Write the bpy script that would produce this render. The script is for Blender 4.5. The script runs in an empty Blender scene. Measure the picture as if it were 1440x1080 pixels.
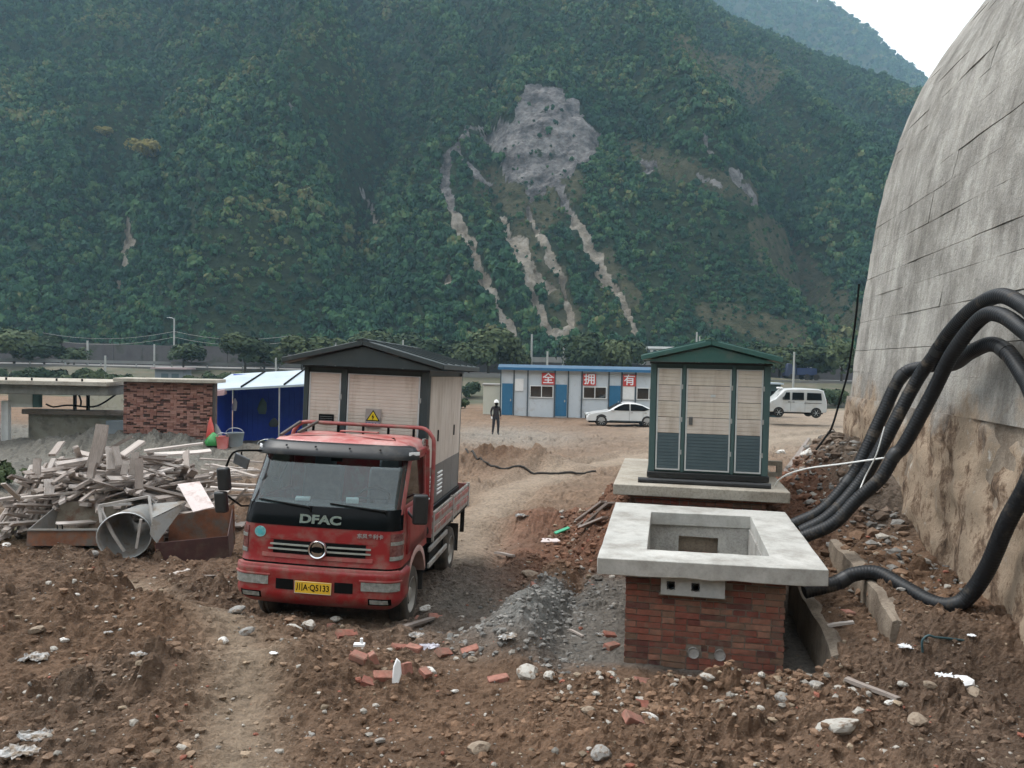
import bpy, bmesh, math, random
import numpy as np
from mathutils import Vector, Matrix, Euler
random.seed(7); rng = np.random.default_rng(7)
R = math.radians
SC = bpy.context.scene
COL = SC.collection

# ------------------------------------------------------------------ camera, world, sun, exposure
F = 1100.0; CX, CY = 720.0, 540.0; CAMH = 3.1
PITCH = R(1.82); ROLL = R(1.2)
fw = np.array([0, math.cos(PITCH), -math.sin(PITCH)])
up0 = np.array([0, math.sin(PITCH), math.cos(PITCH)]); rt0 = np.array([1., 0, 0])
rt = rt0*math.cos(ROLL) + up0*math.sin(ROLL)
up = up0*math.cos(ROLL) - rt0*math.sin(ROLL)
cam = bpy.data.objects.new('camera', bpy.data.cameras.new('camera')); COL.objects.link(cam)
M = Matrix.Identity(4)
for i in range(3):
    M[i][0], M[i][1], M[i][2] = rt[i], up[i], -fw[i]
M[2][3] = CAMH
cam.matrix_world = M
cam.data.sensor_width = 36; cam.data.lens = 36*F/1440
cam.data.clip_start = .05; cam.data.clip_end = 4000
SC.camera = cam

SUN_EL, SUN_AZ = R(60), R(-68)          # azimuth from +Y towards +X
world = bpy.data.worlds.new('World'); SC.world = world; world.use_nodes = True
wn = world.node_tree; wn.nodes.clear()
sky = wn.nodes.new('ShaderNodeTexSky'); sky.sky_type = 'NISHITA'; sky.sun_disc = False
sky.sun_elevation = SUN_EL; sky.sun_rotation = SUN_AZ; sky.air_density = 1.2; sky.dust_density = 4.0; sky.altitude = 500
hs = wn.nodes.new('ShaderNodeHueSaturation'); hs.inputs['Saturation'].default_value = .22; hs.inputs['Value'].default_value = 1.0
ov = wn.nodes.new('ShaderNodeMixRGB'); ov.inputs[0].default_value = .72; ov.inputs[2].default_value = (8.6, 8.75, 8.9, 1)   # even cloud cover
bgn = wn.nodes.new('ShaderNodeBackground'); bgn.inputs['Strength'].default_value = .13
wo = wn.nodes.new('ShaderNodeOutputWorld')
wn.links.new(sky.outputs[0], hs.inputs['Color']); wn.links.new(hs.outputs[0], ov.inputs[1])
wn.links.new(ov.outputs[0], bgn.inputs[0]); wn.links.new(bgn.outputs[0], wo.inputs[0])
sun = bpy.data.objects.new('sun', bpy.data.lights.new('sun', 'SUN')); COL.objects.link(sun)
sun.data.energy = 1.4; sun.data.angle = R(20); sun.data.color = (1, .97, .93)
sd = Vector((math.sin(SUN_AZ)*math.cos(SUN_EL), math.cos(SUN_AZ)*math.cos(SUN_EL), math.sin(SUN_EL)))
sun.rotation_euler = sd.to_track_quat('Z', 'Y').to_euler(); sun.location = (0, 0, 60)
SC.view_settings.view_transform = 'Standard'; SC.view_settings.look = 'None'
SC.view_settings.exposure = 0.92; SC.view_settings.gamma = 1
SC.cycles.use_denoising = True
SC.cycles.max_bounces = 6; SC.cycles.volume_bounces = 1; SC.cycles.transparent_max_bounces = 8

# ------------------------------------------------------------------ pixel helpers
def ray(px, py):
    d = fw + rt*(px-CX)/F - up*(py-CY)/F
    return d
def at(px, py, Y):
    d = ray(px, py); t = Y/d[1]
    return Vector((d[0]*t, Y, CAMH + d[2]*t))
def atz(px, py, z):
    d = ray(px, py); t = (z-CAMH)/d[2]
    return Vector((d[0]*t, d[1]*t, z))
def proj(x, y, z):
    v = np.stack([x, y, z-CAMH], -1); c = v@fw
    return CX + F*(v@rt)/c, CY - F*(v@up)/c

# ------------------------------------------------------------------ noise
def _h(ix, iy, s):
    n = (ix.astype(np.int64)*374761393 + iy.astype(np.int64)*668265263 + s*1442695041) & 0xffffffff
    n = ((n ^ (n >> 13))*1274126177) & 0xffffffff
    n = ((n ^ (n >> 16))*2246822519) & 0xffffffff
    return ((n ^ (n >> 15)) & 0xffff)/65535.0
def vn(x, y, s=0):
    x = np.asarray(x, float); y = np.asarray(y, float)
    ix = np.floor(x); iy = np.floor(y); fx = x-ix; fy = y-iy
    fx = fx**3*(fx*(fx*6-15)+10); fy = fy**3*(fy*(fy*6-15)+10)
    a = _h(ix, iy, s); b = _h(ix+1, iy, s); c = _h(ix, iy+1, s); d = _h(ix+1, iy+1, s)
    return (a+(b-a)*fx)*(1-fy) + (c+(d-c)*fx)*fy
def fbm(x, y, o=4, s=0, g=.5):
    t = 0; a = 1; w = 0
    for i in range(o):
        t = t + a*(vn(x*2**i+i*17.3, y*2**i-i*9.1, s+i)-.5); w += a; a *= g
    return t/w*2
def clods(x, y, cell, s, prob=.6, rmin=.25, rmax=.62):
    x = x/cell; y = y/cell; ix = np.floor(x); iy = np.floor(y); out = np.zeros_like(x)
    for dx in (-1, 0, 1):
        for dy in (-1, 0, 1):
            jx = ix+dx; jy = iy+dy
            cx = jx+.5+(_h(jx, jy, s)-.5)*.9; cy = jy+.5+(_h(jx, jy, s+1)-.5)*.9
            r = rmin+(rmax-rmin)*_h(jx, jy, s+2)**2
            on = _h(jx, jy, s+3) < prob
            d2 = ((x-cx)**2+((y-cy)*(1+.5*_h(jx, jy, s+4)))**2)/r**2
            out = np.maximum(out, np.where(on, np.sqrt(np.clip(1-d2, 0, 1))*r*(.5+.6*_h(jx, jy, s+5)), 0))
    return out*cell
def sst(a, b, x):
    t = np.clip((x-a)/(b-a), 0, 1); return t*t*(3-2*t)
def segdist(x, y, pts):
    best = np.full(np.shape(x), 1e9)
    for (ax, ay), (bx, by) in zip(pts[:-1], pts[1:]):
        dx, dy = bx-ax, by-ay; L = dx*dx+dy*dy+1e-9
        t = np.clip(((x-ax)*dx+(y-ay)*dy)/L, 0, 1)
        best = np.minimum(best, np.hypot(x-ax-t*dx, y-ay-t*dy))
    return best

# ------------------------------------------------------------------ materials
def newmat(name):
    m = bpy.data.materials.new(name); m.use_nodes = True
    nt = m.node_tree; b = nt.nodes['Principled BSDF']
    return m, nt, b
def N(nt, t, **k):
    n = nt.nodes.new(t)
    for a, v in k.items(): setattr(n, a, v)
    return n
def noise(nt, vec, scale, detail=5, rough=.6, stretch=None):
    if stretch:
        mp = N(nt, 'ShaderNodeMapping'); mp.inputs['Scale'].default_value = stretch
        nt.links.new(vec, mp.inputs[0]); vec = mp.outputs[0]
    n = N(nt, 'ShaderNodeTexNoise'); n.inputs['Scale'].default_value = scale
    n.inputs['Detail'].default_value = detail; n.inputs['Roughness'].default_value = rough
    nt.links.new(vec, n.inputs['Vector']); return n
def ramp(nt, src, stops):
    r = N(nt, 'ShaderNodeValToRGB'); e = r.color_ramp.elements
    while len(e) < len(stops): e.new(.5)
    for el, (p, c) in zip(e, stops):
        el.position = p; el.color = (*c, 1) if len(c) == 3 else c
    nt.links.new(src, r.inputs[0]); return r
def mixc(nt, fac, a, b, mode='MIX'):
    m = N(nt, 'ShaderNodeMixRGB', blend_type=mode)
    for i, v in ((0, fac), (1, a), (2, b)):
        if hasattr(v, 'is_linked') or hasattr(v, 'links'): nt.links.new(v, m.inputs[i])
        elif isinstance(v, (int, float)): m.inputs[i].default_value = v
        else: m.inputs[i].default_value = (*v, 1)
    return m.outputs[0]
def mat(name, c, c2=None, scale=4, rough=.7, metal=0, bump=0, bscale=60, dirt=None, dfac=(.5, .68), dscale=3, stretch=None, coat=0, spec=.5, world=False, dstretch=None):
    m, nt, b = newmat(name)
    if world: vec = N(nt, 'ShaderNodeNewGeometry').outputs['Position']
    else: vec = N(nt, 'ShaderNodeTexCoord').outputs['Object']
    col = None
    if c2 is not None:
        n = noise(nt, vec, scale, stretch=stretch)
        col = ramp(nt, n.outputs[0], [(.3, c), (.7, c2)]).outputs[0]
    if dirt is not None:
        n2 = noise(nt, vec, dscale, 7, .65, stretch=dstretch)
        f = ramp(nt, n2.outputs[0], [(dfac[0], (0, 0, 0)), (dfac[1], (1, 1, 1))]).outputs[0]
        col = mixc(nt, f, col if col is not None else c, dirt)
        rr = N(nt, 'ShaderNodeMapRange'); rr.inputs[3].default_value = rough; rr.inputs[4].default_value = min(1, max(rough, .75))
        nt.links.new(f, rr.inputs[0]); nt.links.new(rr.outputs[0], b.inputs['Roughness'])
    else: b.inputs['Roughness'].default_value = rough
    if col is None: b.inputs['Base Color'].default_value = (*c, 1)
    else: nt.links.new(col, b.inputs['Base Color'])
    b.inputs['Metallic'].default_value = metal
    b.inputs['Coat Weight'].default_value = coat; b.inputs['Coat Roughness'].default_value = .12
    b.inputs['Specular IOR Level'].default_value = spec
    if bump:
        nb = noise(nt, vec, bscale, 6, .65); bp = N(nt, 'ShaderNodeBump'); bp.inputs['Strength'].default_value = bump
        bp.inputs['Distance'].default_value = .02
        nt.links.new(nb.outputs[0], bp.inputs['Height']); nt.links.new(bp.outputs[0], b.inputs['Normal'])
    return m
def glassmat(name, tint=(.75, .85, .85), refl=.12, rough=.02):
    m, nt, b = newmat(name); nt.nodes.remove(b)
    tr = N(nt, 'ShaderNodeBsdfTransparent'); tr.inputs[0].default_value = (*tint, 1)
    gl = N(nt, 'ShaderNodeBsdfGlossy'); gl.inputs['Roughness'].default_value = rough
    lw = N(nt, 'ShaderNodeLayerWeight'); lw.inputs['Blend'].default_value = .5
    pw = N(nt, 'ShaderNodeMath', operation='POWER'); pw.inputs[1].default_value = 3.5
    ad = N(nt, 'ShaderNodeMath', operation='MULTIPLY_ADD'); ad.inputs[1].default_value = .5; ad.inputs[2].default_value = refl; ad.use_clamp = True
    nt.links.new(lw.outputs['Facing'], pw.inputs[0])
    mx = N(nt, 'ShaderNodeMixShader')
    nt.links.new(pw.outputs[0], ad.inputs[0]); nt.links.new(ad.outputs[0], mx.inputs[0])
    nt.links.new(tr.outputs[0], mx.inputs[1]); nt.links.new(gl.outputs[0], mx.inputs[2])
    nt.links.new(mx.outputs[0], nt.nodes['Material Output'].inputs[0]); return m
def vcolmat(name, attr, rough=.95, bump=.5, bscale=60, var=.5, vscale=9, bd=.03):
    """soil / stone colour from a stored colour attribute, with grain on top"""
    m, nt, b = newmat(name); a = N(nt, 'ShaderNodeVertexColor', layer_name=attr)
    pos = N(nt, 'ShaderNodeNewGeometry').outputs['Position']
    n = noise(nt, pos, vscale, 8, .7)
    f = ramp(nt, n.outputs[0], [(.25, (1-var,)*3), (.5, (1, 1, 1)), (.78, (1+var,)*3)]).outputs[0]
    col = mixc(nt, 1., a.outputs[0], f, 'MULTIPLY')
    n3 = noise(nt, pos, 75, 3, .6)
    f3 = ramp(nt, n3.outputs[0], [(.60, (0, 0, 0)), (.68, (1, 1, 1))]).outputs[0]
    fm = N(nt, 'ShaderNodeMath', operation='MULTIPLY'); fm.inputs[1].default_value = .3
    nt.links.new(f3, fm.inputs[0])
    col = mixc(nt, fm.outputs[0], col, (.36, .33, .29)) if bd < .1 else col
    nt.links.new(col, b.inputs['Base Color']); b.inputs['Roughness'].default_value = rough
    b.inputs['Specular IOR Level'].default_value = .2
    nb = noise(nt, pos, bscale, 8, .7); bp = N(nt, 'ShaderNodeBump'); bp.inputs['Strength'].default_value = bump; bp.inputs['Distance'].default_value = bd
    nt.links.new(nb.outputs[0], bp.inputs['Height']); nt.links.new(bp.outputs[0], b.inputs['Normal'])
    return m

MT = {}
MT['red'] = mat('cab_red_paint', (.235, .011, .013), (.30, .018, .019), 2.5, rough=.42, coat=.15, dirt=(.23, .13, .10), dfac=(.45, .74), dscale=6)
MT['redfade'] = mat('faded_red_paint', (.34, .07, .065), (.42, .13, .12), 4, rough=.5, dirt=(.33, .25, .2), dfac=(.5, .75), dscale=6)
MT['black'] = mat('black_plastic', (.012, .013, .014), (.022, .022, .023), 8, rough=.45)
MT['gloss'] = mat('gloss_black', (.004, .005, .006), rough=.2, spec=.12)
MT['rubber'] = mat('rubber', (.018, .017, .016), (.05, .042, .034), 5, rough=.9, bump=.3)
MT['tyre'] = mat('dusty_tyre', (.03, .028, .026), (.12, .095, .07), 6, rough=.95)
MT['chrome'] = mat('chrome', (.62, .63, .64), rough=.22, metal=1)
MT['steel'] = mat('galvanised', (.42, .44, .44), (.55, .56, .56), 9, rough=.45, metal=.7)
MT['chassis'] = mat('chassis_black', (.012, .011, .010), (.035, .029, .023), 5, rough=.9, spec=.2)
MT['alu'] = mat('weathered_aluminium', (.36, .35, .33), (.5, .48, .45), 7, rough=.6, metal=.3, dirt=(.25, .18, .12), dscale=6)
MT['yellow'] = mat('plate_yellow', (.72, .42, .02), (.8, .5, .04), 9, rough=.5)
MT['ink'] = mat('black_ink', (.006, .006, .006), rough=.8, spec=.1)
MT['lens'] = mat('lamp_lens', (.16, .18, .165), (.36, .37, .35), 22, rough=.12, coat=.8)
MT['lensred'] = mat('dark_lamp', (.10, .02, .02), (.22, .10, .09), 25, rough=.2, coat=.6)
MT['white'] = mat('white_paint', (.72, .72, .7), (.8, .8, .79), 5, rough=.5)
MT['paper'] = mat('paper', (.85, .86, .88), rough=.8)
MT['teal'] = mat('sticker_teal', (.05, .35, .38), (.3, .6, .6), 30, rough=.5)
MT['glass'] = glassmat('windscreen_glass', (.72, .80, .80), .06)
MT['sideglass'] = glassmat('dark_side_glass', (.28, .32, .32), .04)
MT['interior'] = mat('cab_interior', (.05, .055, .06), (.09, .09, .095), 8, rough=.85)
MT['seat'] = mat('seat_cloth', (.16, .17, .19), (.24, .25, .27), 12, rough=.95)
MT['cream'] = mat('cream_panel', (.58, .50, .435), (.66, .585, .515), 2.2, rough=.6, dirt=(.40, .32, .25), dfac=(.48, .78), dscale=5, dstretch=(1, 1, .18))
MT['cream2'] = mat('cream_panel_pale', (.60, .53, .45), (.66, .585, .50), 2.5, rough=.6, dirt=(.42, .34, .27), dfac=(.48, .78), dscale=4, dstretch=(1, 1, .18))
MT['trim'] = mat('panel_trim', (.48, .50, .50), (.58, .59, .58), 6, rough=.5)
MT['slate'] = mat('slate_green_steel', (.030, .042, .046), (.045, .058, .060), 4, rough=.5, dirt=(.10, .09, .08), dfac=(.58, .85), dscale=3)
MT['slate2'] = mat('slate_panel', (.062, .094, .108), (.080, .115, .128), 4, rough=.6)
MT['greyband'] = mat('dusty_grey_band', (.16, .15, .14), (.21, .195, .18), 3, rough=.75)
MT['green'] = mat('dark_green_steel', (.034, .105, .092), (.048, .125, .108), 4, rough=.45, dirt=(.12, .13, .11), dfac=(.58, .85), dscale=3)
MT['greenpost'] = mat('green_post', (.048, .095, .095), (.066, .115, .112), 4, rough=.5)
MT['bandred'] = mat('bed_red', (.33, .07, .06), (.42, .16, .14), 6, rough=.6, dirt=(.36, .3, .26), dfac=(.45, .6), dscale=7)

def concrete(name, c=(.36, .35, .32), c2=(.50, .48, .44), stain=(.17, .155, .135), world=True, bump=.35, streak=True, brown=None, speck=.72, blotch=False):
    m, nt, b = newmat(name); pos = N(nt, 'ShaderNodeNewGeometry').outputs['Position']
    base = ramp(nt, noise(nt, pos, 1.6, 7, .65).outputs[0], [(.3, c), (.68, c2)]).outputs[0]
    f = ramp(nt, noise(nt, pos, 2.1, 8, .7, stretch=(1, 1, .55) if streak else None).outputs[0], [(.44, (0, 0, 0)), (.66, (1, 1, 1))]).outputs[0]
    sc = N(nt, 'ShaderNodeMath', operation='MULTIPLY'); sc.inputs[1].default_value = .8; nt.links.new(f, sc.inputs[0])
    col = mixc(nt, sc.outputs[0], base, stain)
    if blotch:
        bl_ = ramp(nt, noise(nt, pos, .42, 8, .72).outputs[0], [(.30, (.58, .565, .545)), (.5, (1, 1, 1)), (.7, (1.18, 1.17, 1.15))]).outputs[0]
        col = mixc(nt, 1., col, bl_, 'MULTIPLY')
        st_ = ramp(nt, noise(nt, pos, 5.5, 6, .65, stretch=(1, 1, .07)).outputs[0], [(.36, (.62, .60, .58)), (.52, (1, 1, 1)), (.68, (1.12, 1.12, 1.12))]).outputs[0]
        col = mixc(nt, .5, col, st_, 'MULTIPLY')
        cr_ = ramp(nt, noise(nt, pos, 3.2, 10, .8).outputs[0], [(.60, (1, 1, 1)), (.68, (.5, .48, .45))]).outputs[0]
        col = mixc(nt, .8, col, cr_, 'MULTIPLY')
    sp = ramp(nt, noise(nt, pos, 38, 4, .7).outputs[0], [(.3, (speck,)*3), (.55, (1.05, 1.05, 1.05))]).outputs[0]
    col = mixc(nt, 1., col, sp, 'MULTIPLY')
    if brown:
        # earth still caked on the part that used to be buried, up to an uneven line
        z = N(nt, 'ShaderNodeSeparateXYZ'); nt.links.new(pos, z.inputs[0])
        nz = noise(nt, pos, .75, 7, .7)
        ma = N(nt, 'ShaderNodeMath', operation='MULTIPLY_ADD'); ma.inputs[1].default_value = 3.4; nt.links.new(nz.outputs[0], ma.inputs[0]); nt.links.new(z.outputs[2], ma.inputs[2])
        e = N(nt, 'ShaderNodeMapRange'); e.inputs[1].default_value = brown+1.7+.35; e.inputs[2].default_value = brown+1.7-.25; nt.links.new(ma.outputs[0], e.inputs[0])
        patch = ramp(nt, noise(nt, pos, 2.6, 10, .78, stretch=(1, 1, .75)).outputs[0], [(.36, (.06, .04, .028)), (.45, (.19, .13, .088)), (.52, (.38, .295, .215)), (.60, (.30, .23, .165)), (.68, (.55, .52, .47))]).outputs[0]
        col = mixc(nt, e.outputs[0], col, patch)
    nt.links.new(col, b.inputs['Base Color']); b.inputs['Roughness'].default_value = .92; b.inputs['Specular IOR Level'].default_value = .25
    h1 = noise(nt, pos, 14, 8, .7); h2 = noise(nt, pos, 90, 3, .6)
    ad = N(nt, 'ShaderNodeMath', operation='MULTIPLY_ADD'); ad.inputs[1].default_value = .35; nt.links.new(h2.outputs[0], ad.inputs[0]); nt.links.new(h1.outputs[0], ad.inputs[2])
    bp = N(nt, 'ShaderNodeBump'); bp.inputs['Strength'].default_value = bump; bp.inputs['Distance'].default_value = .05
    nt.links.new(ad.outputs[0], bp.inputs['Height']); nt.links.new(bp.outputs[0], b.inputs['Normal'])
    return m
MT['vault'] = concrete('old_formed_concrete', (.30, .285, .26), (.455, .438, .40), (.175, .163, .147), bump=.6, brown=2.5, blotch=True)
MT['slab'] = concrete('pale_new_concrete', (.40, .395, .37), (.50, .49, .46), (.24, .225, .20), bump=.12, streak=False, speck=.93)
MT['slab2'] = concrete('tan_concrete', (.37, .335, .28), (.48, .44, .375), (.25, .215, .17), bump=.3, streak=False)
MT['pitwall'] = concrete('rendered_pit_wall', (.36, .35, .325), (.48, .465, .43), (.22, .205, .19), bump=.4)
MT['cutwall'] = concrete('earthy_concrete', (.22, .18, .14), (.36, .30, .235), (.12, .09, .068), bump=.6)

def brickmat(name, seedcols):
    m, nt, b = newmat(name); oi = N(nt, 'ShaderNodeObjectInfo')
    col = ramp(nt, oi.outputs['Random'], seedcols).outputs[0]
    pos = N(nt, 'ShaderNodeNewGeometry').outputs['Position']
    f = ramp(nt, noise(nt, pos, 16, 7, .7).outputs[0], [(.3, (.62, .6, .58)), (.7, (1.25, 1.22, 1.18))]).outputs[0]
    col = mixc(nt, 1., col, f, 'MULTIPLY')
    d = ramp(nt, noise(nt, pos, 7, 7, .7).outputs[0], [(.47, (0, 0, 0)), (.66, (.75, .75, .75))]).outputs[0]
    col = mixc(nt, d, col, (.17, .125, .09))
    nt.links.new(col, b.inputs['Base Color']); b.inputs['Roughness'].default_value = .93
    bp = N(nt, 'ShaderNodeBump'); bp.inputs['Strength'].default_value = .5; bp.inputs['Distance'].default_value = .008
    nt.links.new(noise(nt, pos, 70, 5, .7).outputs[0], bp.inputs['Height']); nt.links.new(bp.outputs[0], b.inputs['Normal'])
    return m
BR = [(0, (.09, .038, .032)), (.2, (.21, .062, .045)), (.4, (.25, .085, .058)), (.6, (.30, .15, .105)), (.8, (.17, .11, .075)), (1, (.24, .07, .05))]
MT['brick'] = brickmat('red_brick', BR)
MT['mortar'] = mat('mortar', (.16, .135, .11), (.25, .22, .185), 12, rough=.95, bump=.5, world=True)
MT['loosebrick'] = brickmat('loose_brick', [(0, (.24, .085, .06)), (.5, (.32, .15, .115)), (1, (.27, .105, .08))])
def woodmat(name, a, b_, c):
    m, nt, b = newmat(name); oi = N(nt, 'ShaderNodeObjectInfo')
    col = ramp(nt, oi.outputs['Random'], [(0, a), (.5, b_), (1, c)]).outputs[0]
    tc = N(nt, 'ShaderNodeTexCoord').outputs['Object']
    f = ramp(nt, noise(nt, tc, 3, 7, .7, stretch=(.6, 6, 6)).outputs[0], [(.3, (.6, .58, .56)), (.68, (1.15, 1.13, 1.1))]).outputs[0]
    nt.links.new(mixc(nt, 1., col, f, 'MULTIPLY'), b.inputs['Base Color']); b.inputs['Roughness'].default_value = .9
    return m
MT['wood'] = woodmat('weathered_timber', (.20, .165, .145), (.40, .35, .32), (.58, .53, .50))
MT['rust'] = mat('rusty_steel', (.16, .065, .035), (.30, .13, .07), 5, rough=.85, dirt=(.16, .14, .12), dfac=(.45, .65), dscale=4, bump=.3)
MT['rustin'] = mat('grey_brown_steel', (.17, .14, .105), (.29, .26, .21), 4, rough=.8, dirt=(.15, .07, .04), dscale=3, bump=.3)
MT['sheet'] = mat('dull_sheet_steel', (.20, .20, .19), (.31, .30, .285), 4, rough=.65, metal=.15, dirt=(.2, .16, .12), dscale=4)
MT['maroon'] = mat('maroon_steel', (.045, .018, .016), (.08, .03, .026), 5, rough=.65, dirt=(.1, .07, .05), dscale=4)
MT['board'] = mat('pinkish_board', (.56, .48, .46), (.64, .57, .55), 5, rough=.8, dirt=(.4, .3, .27), dscale=5)

# ------------------------------------------------------------------ mesh builder
class MB:
    def __init__(s): s.v = []; s.f = []; s.m = []
    def add(s, vs, fs, mi=0):
        o = len(s.v); s.v += [tuple(p) for p in vs]; s.f += [tuple(i+o for i in f) for f in fs]; s.m += [mi]*len(fs); return s
    def box(s, c, d, rot=None, mi=0, taper=None):
        x, y, z = d[0]/2, d[1]/2, d[2]/2
        vs = [Vector((i*x, j*y, k*z)) for k in (-1, 1) for j in (-1, 1) for i in (-1, 1)]
        if taper:
            for p in vs[4:]: p.x *= taper[0]; p.y *= taper[1]
        if rot is not None:
            e = rot if isinstance(rot, Matrix) else Euler(rot).to_matrix(); vs = [e@p for p in vs]
        c = Vector(c)
        return s.add([p+c for p in vs], [(0, 2, 3, 1), (4, 5, 7, 6), (0, 1, 5, 4), (2, 6, 7, 3), (0, 4, 6, 2), (1, 3, 7, 5)], mi)
    def bx(s, x0, x1, y0, y1, z0, z1, mi=0):
        return s.box(((x0+x1)/2, (y0+y1)/2, (z0+z1)/2), (abs(x1-x0), abs(y1-y0), abs(z1-z0)), None, mi)
    def beam(s, p, q, w, h=None, mi=0):
        p = Vector(p); q = Vector(q); d = q-p; e = d.to_track_quat('X', 'Z').to_matrix()
        return s.box((p+q)/2, (d.length, w, h or w), e, mi)
    def tube(s, pts, r, n=10, mi=0, cap=True, rr=None):
        pts = [Vector(p) for p in pts]; k = len(pts); vs = []; u = None
        for i, p in enumerate(pts):
            t = (pts[min(i+1, k-1)]-pts[max(i-1, 0)]).normalized()
            if u is None: u = t.orthogonal().normalized()
            u = (u-t*u.dot(t)).normalized(); w = t.cross(u); ra = rr[i] if rr is not None else r
            vs += [p+(u*math.cos(2*math.pi*j/n)+w*math.sin(2*math.pi*j/n))*ra for j in range(n)]
        fs = [(i*n+j, i*n+(j+1) % n, (i+1)*n+(j+1) % n, (i+1)*n+j) for i in range(k-1) for j in range(n)]
        if cap: fs += [tuple(range(n-1, -1, -1)), tuple((k-1)*n+j for j in range(n))]
        return s.add(vs, fs, mi)
    def cyl(s, p, q, r, r2=None, n=16, mi=0, cap=True):
        return s.tube([p, q], r, n, mi, cap, [r, r if r2 is None else r2])
    def lathe(s, prof, n=20, axis='x', c=(0, 0, 0), mi=0, closed=False):
        vs = []
        for (a, r) in prof:
            for j in range(n):
                t = 2*math.pi*j/n; cc, ss = r*math.cos(t), r*math.sin(t)
                p = {'x': (a, cc, ss), 'y': (ss, a, cc), 'z': (cc, ss, a)}[axis]
                vs.append((p[0]+c[0], p[1]+c[1], p[2]+c[2]))
        k = len(prof); rg = range(k if closed else k-1)
        fs = [(i*n+j, i*n+(j+1) % n, ((i+1) % k)*n+(j+1) % n, ((i+1) % k)*n+j) for i in rg for j in range(n)]
        return s.add(vs, fs, mi)
    def prism(s, poly, a0, a1, plane='xz', mi=0):
        n = len(poly)
        def P(p, a): return {'xz': (p[0], a, p[1]), 'yz': (a, p[0], p[1]), 'xy': (p[0], p[1], a)}[plane]
        vs = [P(p, a0) for p in poly]+[P(p, a1) for p in poly]
        fs = [tuple(range(n)), tuple(range(2*n-1, n-1, -1))]+[(i, i+n, (i+1) % n+n, (i+1) % n) for i in range(n)]
        return s.add(vs, fs, mi)
    def grid(s, rows, mi=0, flip=False):
        a, b = len(rows), len(rows[0]); vs = [p for r in rows for p in r]
        fs = [(i*b+j, i*b+j+1, (i+1)*b+j+1, (i+1)*b+j) for i in range(a-1) for j in range(b-1)]
        if flip: fs = [f[::-1] for f in fs]
        return s.add(vs, fs, mi)
    def build(s, name, m, parent=None, bevel=0, smooth=None, seg=2, fix=True, solid=0):
        me = bpy.data.meshes.new(name); me.from_pydata(s.v, [], s.f)
        ms = m if isinstance(m, (list, tuple)) else [m]
        for q in ms: me.materials.append(MT[q] if isinstance(q, str) else q)
        if len(ms) > 1: me.polygons.foreach_set('material_index', s.m)
        if fix:
            bm = bmesh.new(); bm.from_mesh(me); bmesh.ops.recalc_face_normals(bm, faces=bm.faces); bm.to_mesh(me); bm.free()
        o = bpy.data.objects.new(name, me); COL.objects.link(o)
        if parent is not None: o.parent = parent
        if solid:
            md = o.modifiers.new('thick', 'SOLIDIFY'); md.thickness = solid; md.offset = -1
        if bevel:
            md = o.modifiers.new('bevel', 'BEVEL'); md.width = bevel; md.segments = seg; md.limit_method = 'ANGLE'; md.angle_limit = R(40)
        if smooth or bevel:
            me.polygons.foreach_set('use_smooth', [True]*len(me.polygons)); me.set_sharp_from_angle(angle=R(smooth or 40))
        return o
def tag(o, label=None, cat=None, group=None, kind=None):
    if label: o['label'] = label
    if cat: o['category'] = cat
    if group: o['group'] = group
    if kind: o['kind'] = kind
    return o
def empty(name, loc=(0, 0, 0), rot=(0, 0, 0), label=None, cat=None, group=None):
    o = bpy.data.objects.new(name, None); COL.objects.link(o); o.location = loc; o.rotation_euler = rot
    o.empty_display_size = .2
    return tag(o, label, cat, group)
def copy_tree(o, parent=None):
    c = o.copy(); COL.objects.link(c)
    if parent is not None: c.parent = parent
    for ch in list(o.children): copy_tree(ch, c)
    return c
def text(body, size, m, parent, loc, rot, name='lettering', ext=.004, bold=0, sx=1.0, align='CENTER'):
    cu = bpy.data.curves.new('txt', 'FONT'); cu.body = body; cu.size = size; cu.extrude = ext; cu.offset = bold
    cu.align_x = align; cu.align_y = 'CENTER'
    t = bpy.data.objects.new('txt', cu); COL.objects.link(t)
    bpy.context.view_layer.update()
    me = bpy.data.meshes.new_from_object(t.evaluated_get(bpy.context.evaluated_depsgraph_get()))
    bpy.data.objects.remove(t); me.name = name; me.materials.clear(); me.materials.append(MT[m] if isinstance(m, str) else m)
    o = bpy.data.objects.new(name, me); COL.objects.link(o); o.parent = parent; o.location = loc; o.rotation_euler = rot; o.scale = (sx, 1, 1)
    return o
def mesh_np(name, v, f, m, cols=None, smooth=False, parent=None):
    me = bpy.data.meshes.new(name); k = f.shape[1]
    me.vertices.add(len(v)); me.vertices.foreach_set('co', np.ascontiguousarray(v, np.float32).ravel())
    me.loops.add(f.size); me.loops.foreach_set('vertex_index', np.ascontiguousarray(f, np.int32).ravel())
    me.polygons.add(len(f)); me.polygons.foreach_set('loop_start', np.arange(0, f.size, k, dtype=np.int32))
    me.update(calc_edges=True)
    me.polygons.foreach_set('use_smooth', np.full(len(f), bool(smooth)))
    if cols is not None:
        for an, c in cols.items():
            a = me.color_attributes.new(an, 'FLOAT_COLOR', 'POINT')
            a.data.foreach_set('color', np.concatenate([c, np.ones((len(c), 1))], 1).astype(np.float32).ravel())
    me.materials.append(m); o = bpy.data.objects.new(name, me); COL.objects.link(o)
    if parent is not None: o.parent = parent
    return o

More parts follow.
